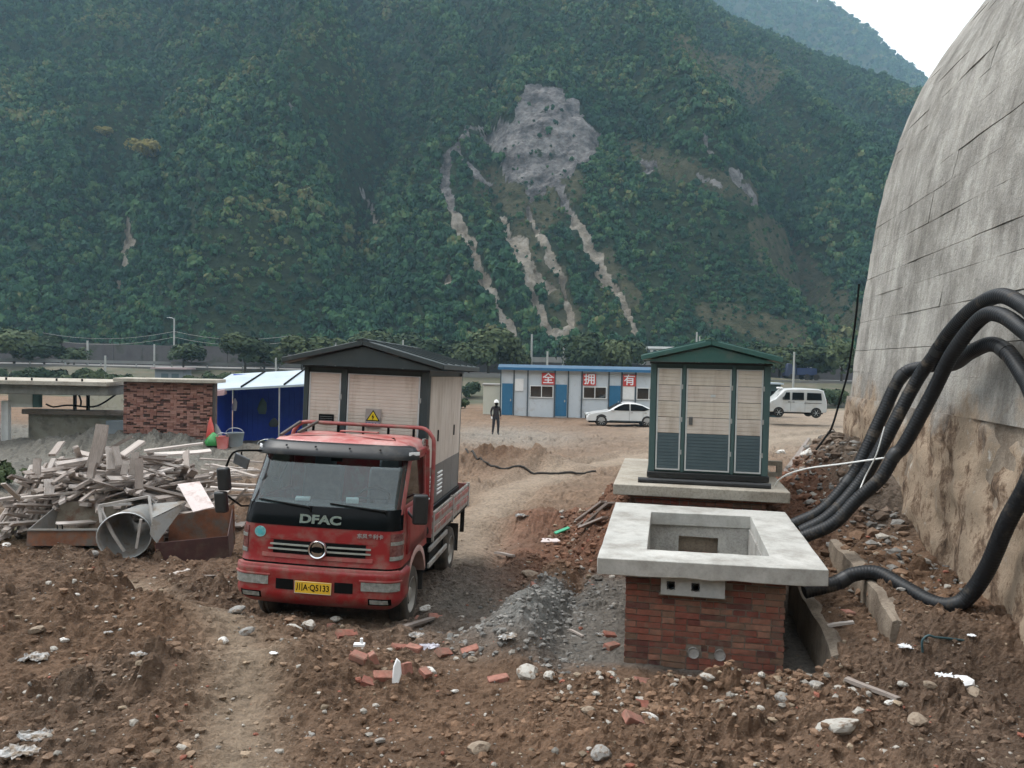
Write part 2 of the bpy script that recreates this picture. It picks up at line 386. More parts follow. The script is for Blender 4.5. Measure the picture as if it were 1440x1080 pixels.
# ------------------------------------------------------------------ the lie of the land
YAW = R(-11.2)                                  # pits, boxes and the vault share this direction
ax = np.array([math.cos(YAW), math.sin(YAW)]); ay = np.array([-math.sin(YAW), math.cos(YAW)])
PIT = (2.235, 9.10); PITZ = 1.15
FARP = (2.98, 12.50); FARZ = 1.34
def loc_pit(x, y):
    dx = x-PIT[0]; dy = y-PIT[1]
    return dx*ax[0]+dy*ax[1], dx*ay[0]+dy*ay[1]
def vault_x(y): return 5.1+.2*(y-9)
HY = [-40, 0, 5.5, 8, 10, 13.5, 20, 35, 50, 58, 70, 85, 100]
HZ = [.6, .5, .22, .02, -.26, -.42, -.6, -.85, -.9, -.75, -1.0, -3.0, -3.2]
trackA = [tuple(atz(px, py, .1)[:2]) for px, py in ((330, 1130), (335, 1040), (352, 960), (330, 905), (262, 860), (205, 815), (175, 785))]
trackB = [tuple(atz(px, py, -.5)[:2]) for px, py in ((640, 800), (668, 730), (720, 680), (800, 655), (900, 632), (1010, 620), (1180, 600))]
def macro(x, y):
    z = np.interp(y, HY, HZ) + .10*fbm(x/2.7, y/2.7, 3, 5) + .05*fbm(x/.9, y/.9, 3, 6)
    z = z + .35*sst(20, 34, x)*sst(30, 45, y)
    lx, ly = loc_pit(x, y)
    # filled platform round the far foundation, running right to the vault
    pl = sst(-2.3, -.9, lx+.25*fbm(x/1.3, y/1.3, 3, 21))*sst(1.3, 2.6, ly+.2*fbm(x, y, 2, 22))*(1-sst(6.2, 8.3, ly+.6*fbm(x/2, y/2, 3, 23)))*(1-sst(9, 11, lx))
    top = .92+.25*sst(1.5, 2.4, lx)+.62*sst(1.7, 2.6, lx)*sst(1.8, 4.6, ly)+.10*fbm(x/.8, y/.8, 3, 24)
    z = z*(1-pl)+np.maximum(z, top)*pl
    # spoil bank on the left side of the pit
    bank = np.exp(-((lx+1.88)/np.where(lx > -1.88, .28, .46))**2)*sst(-2.3, -1.2, ly)*(1-sst(1.6, 2.8, ly))
    z = z+(.44+.16*fbm(x/.35, y/.35, 3, 31))*bank
    # trench round the pit
    fl = .0+.03*fbm(x/.3, y/.3, 3, 33)
    tr = sst(-1.62, -1.38, lx+.10*fbm(x/.4, y/.4, 3, 34))*(1-sst(1.18, 1.22, lx))*sst(-2.05, -1.68, ly+.10*fbm(x/.4, y/.4, 3, 35))*(1-sst(1.7, 2.3, ly))
    z = z*(1-tr)+fl*tr
    # two terraces up to the vault on the right
    te = sst(-2.05, -1.45, ly)*(1-sst(4.0, 5.0, ly))*sst(1.18, 1.24, lx)
    tz = .43+.30*sst(1.78, 1.86, lx)+.35*sst(1.0, 2.5, ly)+.05*fbm(x/.25, y/.25, 3, 36)
    z = z*(1-te)+np.maximum(z, tz)*te
    fr = sst(1.5, 3.2, x)*(1-sst(-2.0, -1.3, ly))*sst(3.0, 5.0, y)
    z = z+fr*.16
    # earth heaps
    for (cx, cy, rx, ry, h, s) in ((-.35, 27.0, 1.9, .9, .75, 41), (1.3, 26.5, 1.2, .7, .25, 42), (-4.1, 8.2, 1.5, .75, .42, 43), (-1.75, 6.95, .8, .5, .40, 44),
                                   (-2.9, 6.6, .9, .6, .26, 45), (-5.6, 7.6, 1.6, .9, .40, 46), (-2.6, 5.6, .9, .45, .12, 47), (-3.6, 10.3, 1.2, .45, .12, 48),
                                   (.8, 16.5, 1.8, .9, .35, 49), (5.0, 21, 3, 1.0, .25, 50), (-15, 30, 5, 1.5, .7, 51), (8.4, 19, 1.2, 1.6, .8, 52), (-9.3, 20, 2.5, 1.6, .35, 53), (-.9, 8.3, 1.0, .6, .10, 54), (-6.9, 12.6, 1.4, .4, .12, 55), (-3.9, 12.4, 1.1, .35, .12, 56)):
        d = np.exp(-(((x-cx)/rx)**2+((y-cy)/ry)**2))
        z = z+h*d*(1+.5*fbm(x/.5, y/.5, 3, s))
    ta = np.exp(-(segdist(x, y, trackA)/.33)**2)
    z = z-.06*ta
    db = segdist(x, y, trackB); z = z+(.09*np.exp(-((db-1.15)/.3)**2)-.10*np.exp(-((db-.72)/.20)**2))*sst(9.5, 12, y)*(.6+.8*vn(x/.7, y/.7, 58))
    return z
def roughness(x, y):
    """0 = rolled track, 1 = loose broken ground"""
    ta = np.exp(-(segdist(x, y, trackA)/.36)**2)
    tb = np.exp(-(segdist(x, y, trackB)/(.35+.03*y))**2)
    tk = np.exp(-(((x+1.9)/1.1)**2+((y-11.5)/3.0)**2)*1.2)*.6
    lx, ly = loc_pit(x, y)
    fl = sst(-1.6, -1.3, lx)*(1-sst(1.1, 1.25, lx))*sst(-1.6, -1.35, ly)*(1-sst(1.7, 2.2, ly))*.6
    n = .72+.8*fbm(x/1.1, y/1.1, 4, 61)+.25*(1-sst(-2.2, -1.2, x))
    n = n*(1-.8*sst(-1.5, -1.2, lx)*(1-sst(1.2, 1.5, lx))*sst(-2.0, -1.7, ly)*(1-sst(-1.2, -1.0, ly)))
    return np.clip(n, .12, 1.15)*(1-.85*np.maximum(ta, tb))*(1-tk)*(1-fl)
def detail(x, y):
    r = roughness(x, y); near = 1-sst(34, 60, y)
    wx = x+.07*fbm(x/.11, y/.11, 3, 74); wy = y+.07*fbm(x/.11, y/.11, 3, 75)
    big = sst(-.15, .35, fbm(x/.9, y/.9, 3, 77))
    d = .10*fbm(wx/.30, wy/.30, 4, 71, .62)+1.05*clods(wx, wy, .30, 81, .6)*big+.95*clods(wx, wy, .15, 91, .65)*(.4+.6*big)
    d = d+1.1*clods(wx, wy, .075, 101, .65)+.05*(1-2*np.abs(fbm(x/.13, y/.13, 4, 76, .65)))
    return d*r*near+.016*fbm(x/.06, y/.06, 3, 73)*near
def gz(x, y):
    a = np.array([float(x)]); b = np.array([float(y)])
    return float((macro(a, b)+detail(a, b))[0])
def hit(px, py, lo=2., hi=140.):
    """where the sight line through a pixel meets the ground"""
    d = ray(px, py); ts = np.concatenate([np.linspace(lo, 16, 500), np.linspace(16, hi, 900)])/d[1]
    X = d[0]*ts; Y = d[1]*ts; Z = CAMH+d[2]*ts; g = macro(X, Y)
    i = np.argmax(Z < g) if (Z < g).any() else len(ts)-1
    return Vector((X[i], Y[i], gz(X[i], Y[i])))

# ------------------------------------------------------------------ ground sheet
def soil(x, y):
    n1 = fbm(x/1.6, y/1.6, 4, 111)[:, None]; n2 = fbm(x/.5, y/.5, 4, 112)[:, None]
    C = lambda *c: np.array(c)[None]
    col = C(.192, .122, .080)*(1+.28*n2)+C(.02, .004, -.003)*n1
    lx, ly = loc_pit(x, y)
    def bl(col, c, w): w = np.clip(w, 0, 1)[:, None]; return col*(1-w)+np.array(c)[None]*(1+.22*n2)*w
    red = sst(-4.4, -2.6, lx)*(1-sst(1.5, 3, lx))*sst(1.4, 2.4, ly)*(1-sst(6.5, 8.5, ly))
    col = bl(col, (.205, .100, .063), np.clip(1.2*red, 0, 1)*(.8+.4*n2[:, 0]))
    col = bl(col, (.23, .165, .115), .5*sst(15, 22, y)*(.8+.5*n1[:, 0]))
    col = bl(col, (.31, .235, .168), 1.0*np.exp(-(segdist(x, y, trackA)/.33)**2))
    col = bl(col, (.31, .242, .18), .95*np.exp(-(segdist(x, y, trackB)/(.30+.032*y))**2))
    col = bl(col, (.29, .235, .18), .8*sst(28, 40, y)*sst(4, 10, x))
    tk = np.exp(-(((x+.7)/.9)**2+((y-10.9)/2.2)**2)*1.1)
    col = bl(col, (.215, .195, .17), .9*tk)
    col = bl(col, (.21, .205, .19), 1.1*np.exp(-((lx+1.85)/.6)**2)*sst(-2.1, -1.3, ly)*(1-sst(.6, 1.6, ly)))
    col = bl(col, (.19, .175, .155), .9*sst(-1.65, -1.3, lx)*(1-sst(1.1, 1.3, lx))*sst(-1.6, -1.3, ly)*(1-sst(1.6, 2.1, ly)))
    col = bl(col, (.26, .235, .20), .8*np.exp(-(((x+.5)/5)**2+((y-40)/6)**2)))
    col = bl(col, (.165, .16, .14), .9*(1-sst(-11, -6.5, x))*sst(16, 20, y)*(1-sst(38, 44, y)))
    col = bl(col, (.155, .092, .058), .9*np.exp(-(((x+.35)/1.9)**2+((y-27)/.9)**2)))
    col = bl(col, (.14, .098, .072), .6*sst(2.5, 3.5, x)*(1-sst(-1.9, -1.2, ly)))
    col = bl(col, (.165, .14, .115), .7*sst(1.9, 2.4, lx)*sst(1.2, 2.5, ly)*(1-sst(9, 11, ly)))
    col = bl(col, (.06, .075, .035), .85*np.exp(-(((x+10.3)/1.5)**2+((y-15)/1.8)**2)))
    col = bl(col, (.07, .085, .045), sst(64, 72, y)*(.7+.5*n1[:, 0]))
    return np.clip(col, .01, .7)
def build_ground():
    ys = np.concatenate([np.linspace(-40, 3.2, 30), np.arange(3.3, 14, .0235), 14*np.exp(np.linspace(0, math.log(150/14), 280))])
    us = np.linspace(-1, 1, 760); us = np.sign(us)*np.abs(us)**1.12*1.22
    Yg, U = np.meshgrid(ys, us, indexing='ij'); Xg = U*np.maximum(Yg+4.5, 9)
    x = Xg.ravel(); y = Yg.ravel(); z = macro(x, y)+detail(x, y)
    nr, nc = Yg.shape; i = np.arange(nr*nc).reshape(nr, nc)
    f = np.stack([i[:-1, :-1], i[:-1, 1:], i[1:, 1:], i[1:, :-1]], -1).reshape(-1, 4)
    o = mesh_np('ground', np.stack([x, y, z], 1), f, vcolmat('earth', 'soil', bump=1., bscale=26, var=.55, vscale=13, bd=.07), {'soil': soil(x, y)})
    tag(o, kind='structure')
build_ground()

# wide terrain under everything, out to the mountain foot
b = MB(); b.grid([[(x, y, -3.6) for x in (-900, -300, 0, 300, 900)] for y in (-300, 0, 150, 1500)])
tag(b.build('valley_floor', mat('valley_earth', (.06, .065, .04), (.11, .10, .07), .05, rough=1, world=True)), kind='structure')

# ------------------------------------------------------------------ mountain, far ridge, forest
CR_X = [-700, -480, -275, -120, 0, 60, 111, 150, 190, 216, 275, 400, 700]
CR_Z = [262, 265, 272, 268, 252, 228, 199, 186, 168, 152, 118, 70, 20]
MY0, MY1 = 165., 420.
cliff_poly = [(690, 205), (672, 190), (700, 168), (722, 160), (730, 128), (750, 112), (782, 122), (796, 140), (816, 148), (822, 172), (846, 182), (842, 212), (826, 228), (812, 240), (800, 262), (770, 262), (745, 285), (735, 262), (712, 250), (698, 228)]
chutes = [([(700, 175), (660, 178), (640, 205), (622, 215)], 6), ([(630, 215), (628, 270), (642, 312), (662, 345), (685, 395), (703, 435), (722, 475)], 11),
          ([(640, 205), (672, 250), (690, 262)], 6), ([(708, 310), (722, 345), (742, 385), (752, 420), (766, 450), (772, 478)], 9),
          ([(742, 290), (765, 345), (790, 385), (800, 425), (805, 472)], 7), ([(728, 335), (750, 380), (776, 400)], 14), ([(785, 260), (815, 320), (840, 360), (852, 395)], 9), ([(845, 370), (868, 410), (884, 440), (892, 470)], 7),
          ([(182, 300), (181, 335), (176, 375), (165, 412)], 7), ([(772, 470), (806, 470)], 8), ([(905, 222), (918, 228), (912, 240)], 8), ([(988, 190), (1000, 212)], 5), ([(1030, 240), (1052, 262), (1062, 288)], 6),
          ([(985, 245), (1012, 262)], 6), ([(408, 148), (416, 158)], 6), ([(512, 270), (530, 315)], 5), ([(630, 385), (628, 402)], 9)]
brownz = [([(1075, 330), (1130, 390), (1190, 445)], 38), ([(1000, 90), (1080, 110)], 26), ([(960, 60), (1010, 100), (1060, 130)], 20), ([(735, 330), (775, 385), (800, 455)], 28), ([(850, 360), (890, 420)], 20), ([(1000, 440), (1120, 470)], 26), ([(690, 260), (760, 300), (800, 260)], 34), ([(880, 210), (1050, 270)], 24)]
def inpoly(px, py, poly):
    ins = np.zeros(px.shape, bool); n = len(poly)
    for i in range(n):
        (x1, y1), (x2, y2) = poly[i], poly[(i+1) % n]
        c = ((y1 > py) != (y2 > py)) & (px < (x2-x1)*(py-y1)/(y2-y1+1e-9)+x1)
        ins ^= c
    return ins
def mtn0(x, y):
    c = np.interp(x, CR_X, CR_Z)
    foot = MY0+10*fbm(x/80, x*0, 3, 201)
    t = (y-foot)/(MY1-foot)
    s = np.where(t < 1, t*(1.06-.06*t), 1-(t-1)*.9)
    s = np.where(t < 1, s-.03*np.exp(-((t-1)/.06)**2), s-.03*np.exp(-((t-1)/.06)**2))
    z = c*np.clip(s, -.1, 1)
    # spurs and gullies running down the slope
    w = x+.25*(y-MY0)+20*fbm(x/90, y/90, 3, 202)
    g = (np.abs(vn(w/62, y/330, 203)-.5)*2)
    g2 = (np.abs(vn(w/23, y/130, 204)-.5)*2)
    e = sst(0, .25, t)*(1-.75*sst(.8, 1, t))
    return z+e*(54*(g-.5)+17*(g2-.5)+7*fbm(x/30, y/30, 4, 205))-2.5
def masks(x, y, z, dil=1.):
    px, py = proj(x, y, z)
    wob = 7*fbm(px/16, py/16, 3, 211); wob2 = 7*fbm(px/16, py/16, 3, 212)
    px = px+wob; py = py+wob2
    rock = inpoly(px, py, cliff_poly).astype(float)
    rock = rock*np.clip(.95+1.3*fbm(px/22, py/18, 4, 213)+.2*(py < 240), 0, 1)
    for pts, w in chutes:
        rock = np.maximum(rock, (1-sst(w*.38*dil, w*.95*dil, segdist(px, py, pts)))*np.clip(1.05+.9*fbm(px/9, py/14, 3, 214), .3, 1))
    gr = np.zeros_like(rock)
    for pts, w in brownz: gr = np.maximum(gr, 1-sst(w*.4, w, segdist(px, py, pts)))
    return rock, gr, px, py
def hillmat():
    m, nt, b = newmat('hillside'); pos = N(nt, 'ShaderNodeNewGeometry').outputs['Position']
    a = N(nt, 'ShaderNodeVertexColor', layer_name='cover'); sep = N(nt, 'ShaderNodeSeparateColor'); nt.links.new(a.outputs[0], sep.inputs[0])
    def edge(sock, n, amt, lo, hi):
        ma = N(nt, 'ShaderNodeMath', operation='MULTIPLY_ADD'); ma.inputs[1].default_value = amt; nt.links.new(n.outputs[0], ma.inputs[0]); nt.links.new(sock, ma.inputs[2])
        mr = N(nt, 'ShaderNodeMapRange'); mr.inputs[1].default_value = lo+amt/2; mr.inputs[2].default_value = hi+amt/2; nt.links.new(ma.outputs[0], mr.inputs[0]); return mr.outputs[0]
    n1 = noise(nt, pos, .22, 9, .72)
    green = ramp(nt, noise(nt, pos, .5, 8, .7).outputs[0], [(.3, (.008, .014, .008)), (.55, (.024, .038, .018)), (.75, (.05, .065, .028))]).outputs[0]
    grass = ramp(nt, noise(nt, pos, .35, 8, .7).outputs[0], [(.3, (.022, .028, .015)), (.5, (.06, .060, .034)), (.72, (.11, .098, .062))]).outputs[0]
    rk = ramp(nt, noise(nt, pos, .16, 10, .75, stretch=(1, 1, 1.5)).outputs[0], [(.30, (.03, .028, .028)), (.42, (.09, .083, .083)), (.52, (.18, .168, .165)), (.63, (.29, .272, .26)), (.75, (.15, .14, .13))]).outputs[0]
    scree = ramp(nt, noise(nt, pos, .25, 9, .75).outputs[0], [(.3, (.12, .098, .072)), (.5, (.27, .235, .19)), (.7, (.42, .385, .335))]).outputs[0]
    rock = mixc(nt, sep.outputs[2], rk, scree)
    c = mixc(nt, edge(sep.outputs[1], n1, .9, .35, .6), green, grass)
    c = mixc(nt, edge(sep.outputs[0], n1, 1.1, .40, .55), c, rock)
    nt.links.new(c, b.inputs['Base Color']); b.inputs['Roughness'].default_value = 1; b.inputs['Specular IOR Level'].default_value = .1
    bp = N(nt, 'ShaderNodeBump'); bp.inputs['Strength'].default_value = 1; bp.inputs['Distance'].default_value = 2.2
    nt.links.new(noise(nt, pos, .3, 9, .72).outputs[0], bp.inputs['Height']); nt.links.new(bp.outputs[0], b.inputs['Normal']); return m
def build_mountain():
    ys = np.concatenate([np.linspace(130, 440, 460), np.linspace(446, 560, 12)]); us = np.linspace(-1.1, 1.1, 620)
    Yg, U = np.meshgrid(ys, us, indexing='ij'); x = (U*Yg).ravel(); y = Yg.ravel(); z = mtn0(x, y)
    rock, gr, px, py = masks(x, y, z)
    z = z-2.0*rock+rock*(4.5*fbm(x/9, z/6, 5, 221, .68)+3.5*np.abs(fbm(x/16+z/20, z/4.5, 4, 222)))
    lowr = sst(275, 315, py)
    nr, nc = Yg.shape; i = np.arange(nr*nc).reshape(nr, nc)
    f = np.stack([i[:-1, :-1], i[:-1, 1:], i[1:, 1:], i[1:, :-1]], -1).reshape(-1, 4)
    tag(mesh_np('mountain', np.stack([x, y, z], 1), f, hillmat(), {'cover': np.stack([rock, gr, lowr], 1)}), kind='structure')
build_mountain()
def far_ridge(x, y):
    # skyline read off the photograph at 900 m
    c = np.interp(x, [-900, 100, 345, 390, 420, 450, 470, 520, 700, 1400], [420, 470, 418, 395, 366, 345, 322, 280, 180, 40])
    t = (y-560)/340
    s = np.where(t < 1, t, 1-(t-1)*.8)
    return c*np.clip(s, 0, 1)+sst(0, .3, t)*(28*fbm(x/90, y/160, 4, 241)+12*fbm(x/22, y/30, 4, 242))*(1-.6*sst(.85, 1, t))-3
def leafmat(name, stops, vs=.03):
    m, nt, b = newmat(name); oi = N(nt, 'ShaderNodeObjectInfo'); geo = N(nt, 'ShaderNodeNewGeometry')
    n = noise(nt, geo.outputs['Position'], vs, 4, .6)
    ad = N(nt, 'ShaderNodeMath', operation='MULTIPLY_ADD'); ad.inputs[1].default_value = .55; nt.links.new(oi.outputs['Random'], ad.inputs[0])
    sb = N(nt, 'ShaderNodeMath', operation='MULTIPLY_ADD'); sb.inputs[1].default_value = 1.3; sb.inputs[2].default_value = -.42
    nt.links.new(n.outputs[0], sb.inputs[0]); nt.links.new(sb.outputs[0], ad.inputs[2])
    ri = N(nt, 'ShaderNodeMath', operation='MULTIPLY_ADD'); ri.inputs[1].default_value = .22; nt.links.new(geo.outputs['Random Per Island'], ri.inputs[0]); nt.links.new(ad.outputs[0], ri.inputs[2])
    col = ramp(nt, ri.outputs[0], stops).outputs[0]
    nt.links.new(col, b.inputs['Base Color']); b.inputs['Roughness'].default_value = .8; b.inputs['Specular IOR Level'].default_value = .15
    return m
MT['leaf'] = leafmat('hill_foliage', [(.05, (.004, .017, .013)), (.35, (.011, .042, .026)), (.6, (.024, .072, .036)), (.8, (.048, .105, .042)), (.93, (.085, .13, .05)), (1, (.13, .13, .055))])
MT['leaf2'] = leafmat('valley_foliage', [(.05, (.010, .020, .012)), (.5, (.030, .050, .024)), (.95, (.075, .095, .042))], .3)
MT['leafy'] = leafmat('yellowing_foliage', [(.1, (.11, .11, .03)), (.9, (.24, .19, .06))], .3)
MT['bark'] = mat('bark', (.05, .04, .03), (.11, .09, .07), 6, rough=.95, bump=.5)
def crown_mesh(name, seed, n, r=(1, 1, .85), leaf=.16, lobes=6, m='leaf'):
    """unit crown: n leaf-clump blades spread through several lobes"""
    q = np.random.default_rng(seed)
    lc = q.normal(size=(lobes, 3)); lc /= np.linalg.norm(lc, axis=1)[:, None]; lc *= q.uniform(.25, .62, (lobes, 1)); lc[:, 2] = lc[:, 2]*.7+.08
    lr = q.uniform(.34, .56, lobes); k = q.integers(0, lobes, n)
    d = q.normal(size=(n, 3)); d /= np.linalg.norm(d, axis=1)[:, None]; d[:, 2] = np.where(d[:, 2] < -.35, -d[:, 2], d[:, 2])
    c = (lc[k]+d*(lr[k]*q.uniform(.72, 1.06, n)**.6)[:, None])*np.array(r)
    nrm = d+q.normal(size=(n, 3))*.28; nrm /= np.linalg.norm(nrm, axis=1)[:, None]
    t = np.cross(nrm, q.normal(size=(n, 3))); t /= np.linalg.norm(t, axis=1)[:, None]; w = np.cross(nrm, t)
    s = (leaf*q.uniform(.55, 1.25, n))[:, None]
    v = np.stack([c-t*s-w*s*.5, c+t*s*.3-w*s*.75, c+t*s+w*s*.35, c-t*s*.35+w*s*.8], 1)
    v += q.normal(size=v.shape)*.02
    f = np.arange(n*4).reshape(n, 4)
    me = bpy.data.meshes.new(name); me.from_pydata(v.reshape(-1, 3).tolist(), [], f.tolist()); me.materials.append(MT[m]); return me
def build_forest():
    src = bpy.data.collections.new('crown_shapes')
    for i in range(6):
        o = bpy.data.objects.new('crown_shape', crown_mesh('crown_shape', 300+i, 130, leaf=.22, lobes=5+i % 3)); src.objects.link(o)
    n = 140000
    y = rng.uniform(158, 425, n); u = rng.uniform(-.86, .8, n); keep = rng.uniform(size=n) < y/425
    x = u*y; x, y = x[keep], y[keep]; z = mtn0(x, y); rock, gr, px, py = masks(x, y, z, 1.5)
    th = fbm(x/16, y/16, 3, 251)
    keep = (rng.uniform(size=len(x)) > np.maximum(rock*.985, gr*.38)) & (th > -.9)
    x, y, z, gr = x[keep], y[keep], z[keep], gr[keep]
    s = (.62+.95*rng.uniform(size=len(x))**2+1.5*rng.uniform(size=len(x))*(rng.uniform(size=len(x)) > .90))*(1-.45*gr)*(1-.3*rock[keep])*(1+.55*fbm(x/30, y/30, 3, 252))
    n2 = 9000
    x2 = rng.uniform(120, 700, n2); y2 = rng.uniform(640, 920, n2); z2 = far_ridge(x2, y2)
    k2 = (z2 > 120); x2, y2, z2 = x2[k2], y2[k2], z2[k2]; s2 = rng.uniform(2.2, 5.0, len(x2))
    x = np.r_[x, x2]; y = np.r_[y, y2]; z = np.r_[z, z2]; s = np.r_[s, s2]
    me = bpy.data.meshes.new('forest'); me.vertices.add(len(x)); me.vertices.foreach_set('co', np.stack([x, y, z+s*.35], 1).astype(np.float32).ravel())
    a = me.attributes.new('size', 'FLOAT', 'POINT'); a.data.foreach_set('value', s.astype(np.float32))
    a = me.attributes.new('turn', 'FLOAT_VECTOR', 'POINT'); rv = np.stack([rng.normal(0, .12, len(x)), rng.normal(0, .12, len(x)), rng.uniform(0, 6.28, len(x))], 1); a.data.foreach_set('vector', rv.astype(np.float32).ravel())
    o = bpy.data.objects.new('forest', me); COL.objects.link(o)
    ng = bpy.data.node_groups.new('forest', 'GeometryNodeTree')
    ng.interface.new_socket('Geometry', in_out='INPUT', socket_type='NodeSocketGeometry'); ng.interface.new_socket('Geometry', in_out='OUTPUT', socket_type='NodeSocketGeometry')
    gi = ng.nodes.new('NodeGroupInput'); go = ng.nodes.new('NodeGroupOutput'); ip = ng.nodes.new('GeometryNodeInstanceOnPoints')
    ci = ng.nodes.new('GeometryNodeCollectionInfo'); ci.inputs['Collection'].default_value = src; ci.inputs['Separate Children'].default_value = True; ci.inputs['Reset Children'].default_value = True
    na = ng.nodes.new('GeometryNodeInputNamedAttribute'); na.data_type = 'FLOAT'; na.inputs['Name'].default_value = 'size'
    nb = ng.nodes.new('GeometryNodeInputNamedAttribute'); nb.data_type = 'FLOAT_VECTOR'; nb.inputs['Name'].default_value = 'turn'
    ip.inputs['Pick Instance'].default_value = True
    vm = ng.nodes.new('ShaderNodeVectorMath'); vm.operation = 'MULTIPLY'; vm.inputs[1].default_value = (1, 1, 1.35); ng.links.new(na.outputs[0], vm.inputs[0])
    L = ng.links.new
    L(gi.outputs[0], ip.inputs['Points']); L(ci.outputs[0], ip.inputs['Instance']); L(vm.outputs[0], ip.inputs['Scale']); L(nb.outputs[0], ip.inputs['Rotation']); L(ip.outputs[0], go.inputs[0])
    md = o.modifiers.new('forest', 'NODES'); md.node_group = ng
    tag(o, 'dense dark green wood covering the steep mountainside', 'forest', kind='stuff')
def build_far_ridge():
    ys = np.linspace(560, 1050, 90); xs = np.linspace(-700, 1300, 220)
    Yg, Xg = np.meshgrid(ys, xs, indexing='ij'); x = Xg.ravel(); y = Yg.ravel(); z = far_ridge(x, y)
    n = fbm(x/30, z/25, 4, 261)[:, None]; col = np.clip(np.array([[.035, .045, .026]])*(1+.45*n), .005, 1)
    nr, nc = Yg.shape; i = np.arange(nr*nc).reshape(nr, nc)
    f = np.stack([i[:-1, :-1], i[:-1, 1:], i[1:, 1:], i[1:, :-1]], -1).reshape(-1, 4)
    tag(mesh_np('far_ridge', np.stack([x, y, z], 1), f, vcolmat('far_hillside', 'soil', bump=.5, bscale=.2, var=.4, vscale=.08, bd=2), {'soil': col}), kind='structure')
build_far_ridge(); build_forest()

# unseen hill added behind the camera to darken windscreen reflections and front faces
ys = np.linspace(-300, -60, 24); xs = np.linspace(-500, 500, 60)
Yg, Xg = np.meshgrid(ys, xs, indexing='ij'); x = Xg.ravel(); y = Yg.ravel(); z = 150*sst(-60, -300, y)*(1+.25*fbm(x/90, y/90, 3, 291))+6*fbm(x/20, y/20, 3, 292)-4
i = np.arange(len(x)).reshape(Yg.shape); f = np.stack([i[:-1, :-1], i[:-1, 1:], i[1:, 1:], i[1:, :-1]], -1).reshape(-1, 4)
tag(mesh_np('added_unseen_hillside', np.stack([x, y, z], 1), f, vcolmat('added_unseen_slope', 'soil', bump=.5, bscale=.3, var=.4, vscale=.1, bd=2), {'soil': np.tile([[.05, .065, .032]], (len(x), 1))}), kind='structure')

# ------------------------------------------------------------------ concrete vault on the right
VP_Z = np.array([-.8, .3, 1.2, 2.4, 3.4, 4.36, 5.4, 6.36, 7.3, 7.96, 8.76, 9.35, 9.96, 10.9, 11.7, 12.3, 12.5])
VP_U = np.array([-.10, -.05, 0, .07, .16, .27, .39, .55, .79, 1.02, 1.48, 1.88, 2.33, 3.2, 4.3, 5.8, 8.0])
def vprof():
    s = np.r_[0, np.cumsum(np.hypot(np.diff(VP_Z), np.diff(VP_U)))]
    q = np.arange(0, s[-1], .05); z = np.interp(q, s, VP_Z); u = np.interp(q, s, VP_U)
    k = np.ones(17)/17
    zp = np.convolve(np.pad(z, 8, 'edge'), k, 'valid'); upf = np.convolve(np.pad(u, 8, 'edge'), k, 'valid')
    zp[:8] = z[:8]; upf[:8] = u[:8]
    return q, upf, zp
VQ, VU, VZ = vprof()
vdir = Vector((math.sin(R(11.3)), math.cos(R(11.3)), 0)); vnor = Vector((math.cos(R(11.3)), -math.sin(R(11.3)), 0))
vbase = Vector((vault_x(14.6), 14.6, 0))
def vpoint(q, l, off=0.):
    """q = distance up the profile, l = distance back from the far end, off = outwards"""
    u = np.interp(q, VQ, VU); z = np.interp(q, VQ, VZ)
    du = np.interp(q+.1, VQ, VU)-np.interp(q-.1, VQ, VU); dz = np.interp(q+.1, VQ, VZ)-np.interp(q-.1, VQ, VZ); L = math.hypot(du, dz)+1e-9
    p = vbase-vdir*l+vnor*(u-off*dz/L); return (p.x, p.y, z+off*du/L)
vault = empty('concrete_vault', tuple(vbase), (0, 0, 0), 'huge curved grey concrete vault wall rising over the pipes', 'concrete wall')
VI = Matrix.Translation(-vbase)
b = MB(); qs = np.arange(0, VQ[-1], .3)
outer = [vpoint(q, 0, -.05) for q in qs]; L0 = 21.
b.grid([[vpoint(q, l, -.05) for q in qs] for l in np.linspace(0, L0, 30)])
end = [(p[0], p[1], p[2]) for p in outer]; inn = [tuple(Vector(p)+vnor*9) for p in (outer[0],)]
b.add(end+[tuple(Vector((outer[-1][0], outer[-1][1], -.8)))], [tuple(range(len(end)+1))])
for i, p in enumerate(b.v): b.v[i] = (p[0]-vbase.x, p[1]-vbase.y, p[2])
b.build('core', 'cutwall', vault, fix=False)
def vpanel(q0, q1, l0, l1, seed, amp, nq, nl):
    bb = MB(); rows = []
    for j in range(nl+1):
        l = l0+(l1-l0)*j/nl; row = []
        for i in range(nq+1):
            q = q0+(q1-q0)*i/nq
            o = amp*float(fbm(np.array([l*1.1+seed]), np.array([q*1.3]), 3, 270)[0])+amp*.6*float(fbm(np.array([l*4.]), np.array([q*4.]), 2, 271)[0])
            p = vpoint(q, l, o); row.append((p[0]-vbase.x, p[1]-vbase.y, p[2]))
        rows.append(row)
    ed = lambda q, l: (lambda p: (p[0]-vbase.x, p[1]-vbase.y, p[2]))(vpoint(q, l, -.06))
    bb.grid(rows)
    # returns into the joint
    for ql in ([(q0, l0+(l1-l0)*j/nl) for j in range(nl+1)], [(q1, l0+(l1-l0)*j/nl) for j in range(nl+1)]):
        src = [r[0] for r in rows] if ql[0][0] == q0 else [r[-1] for r in rows]
        bb.grid([src, [ed(*a) for a in ql]])
    for l, r in ((l0, rows[0]), (l1, rows[-1])):
        bb.grid([r, [ed(q0+(q1-q0)*i/nq, l) for i in range(nq+1)]])
    bb.build('concrete_panel', 'vault', vault, fix=False, smooth=50)
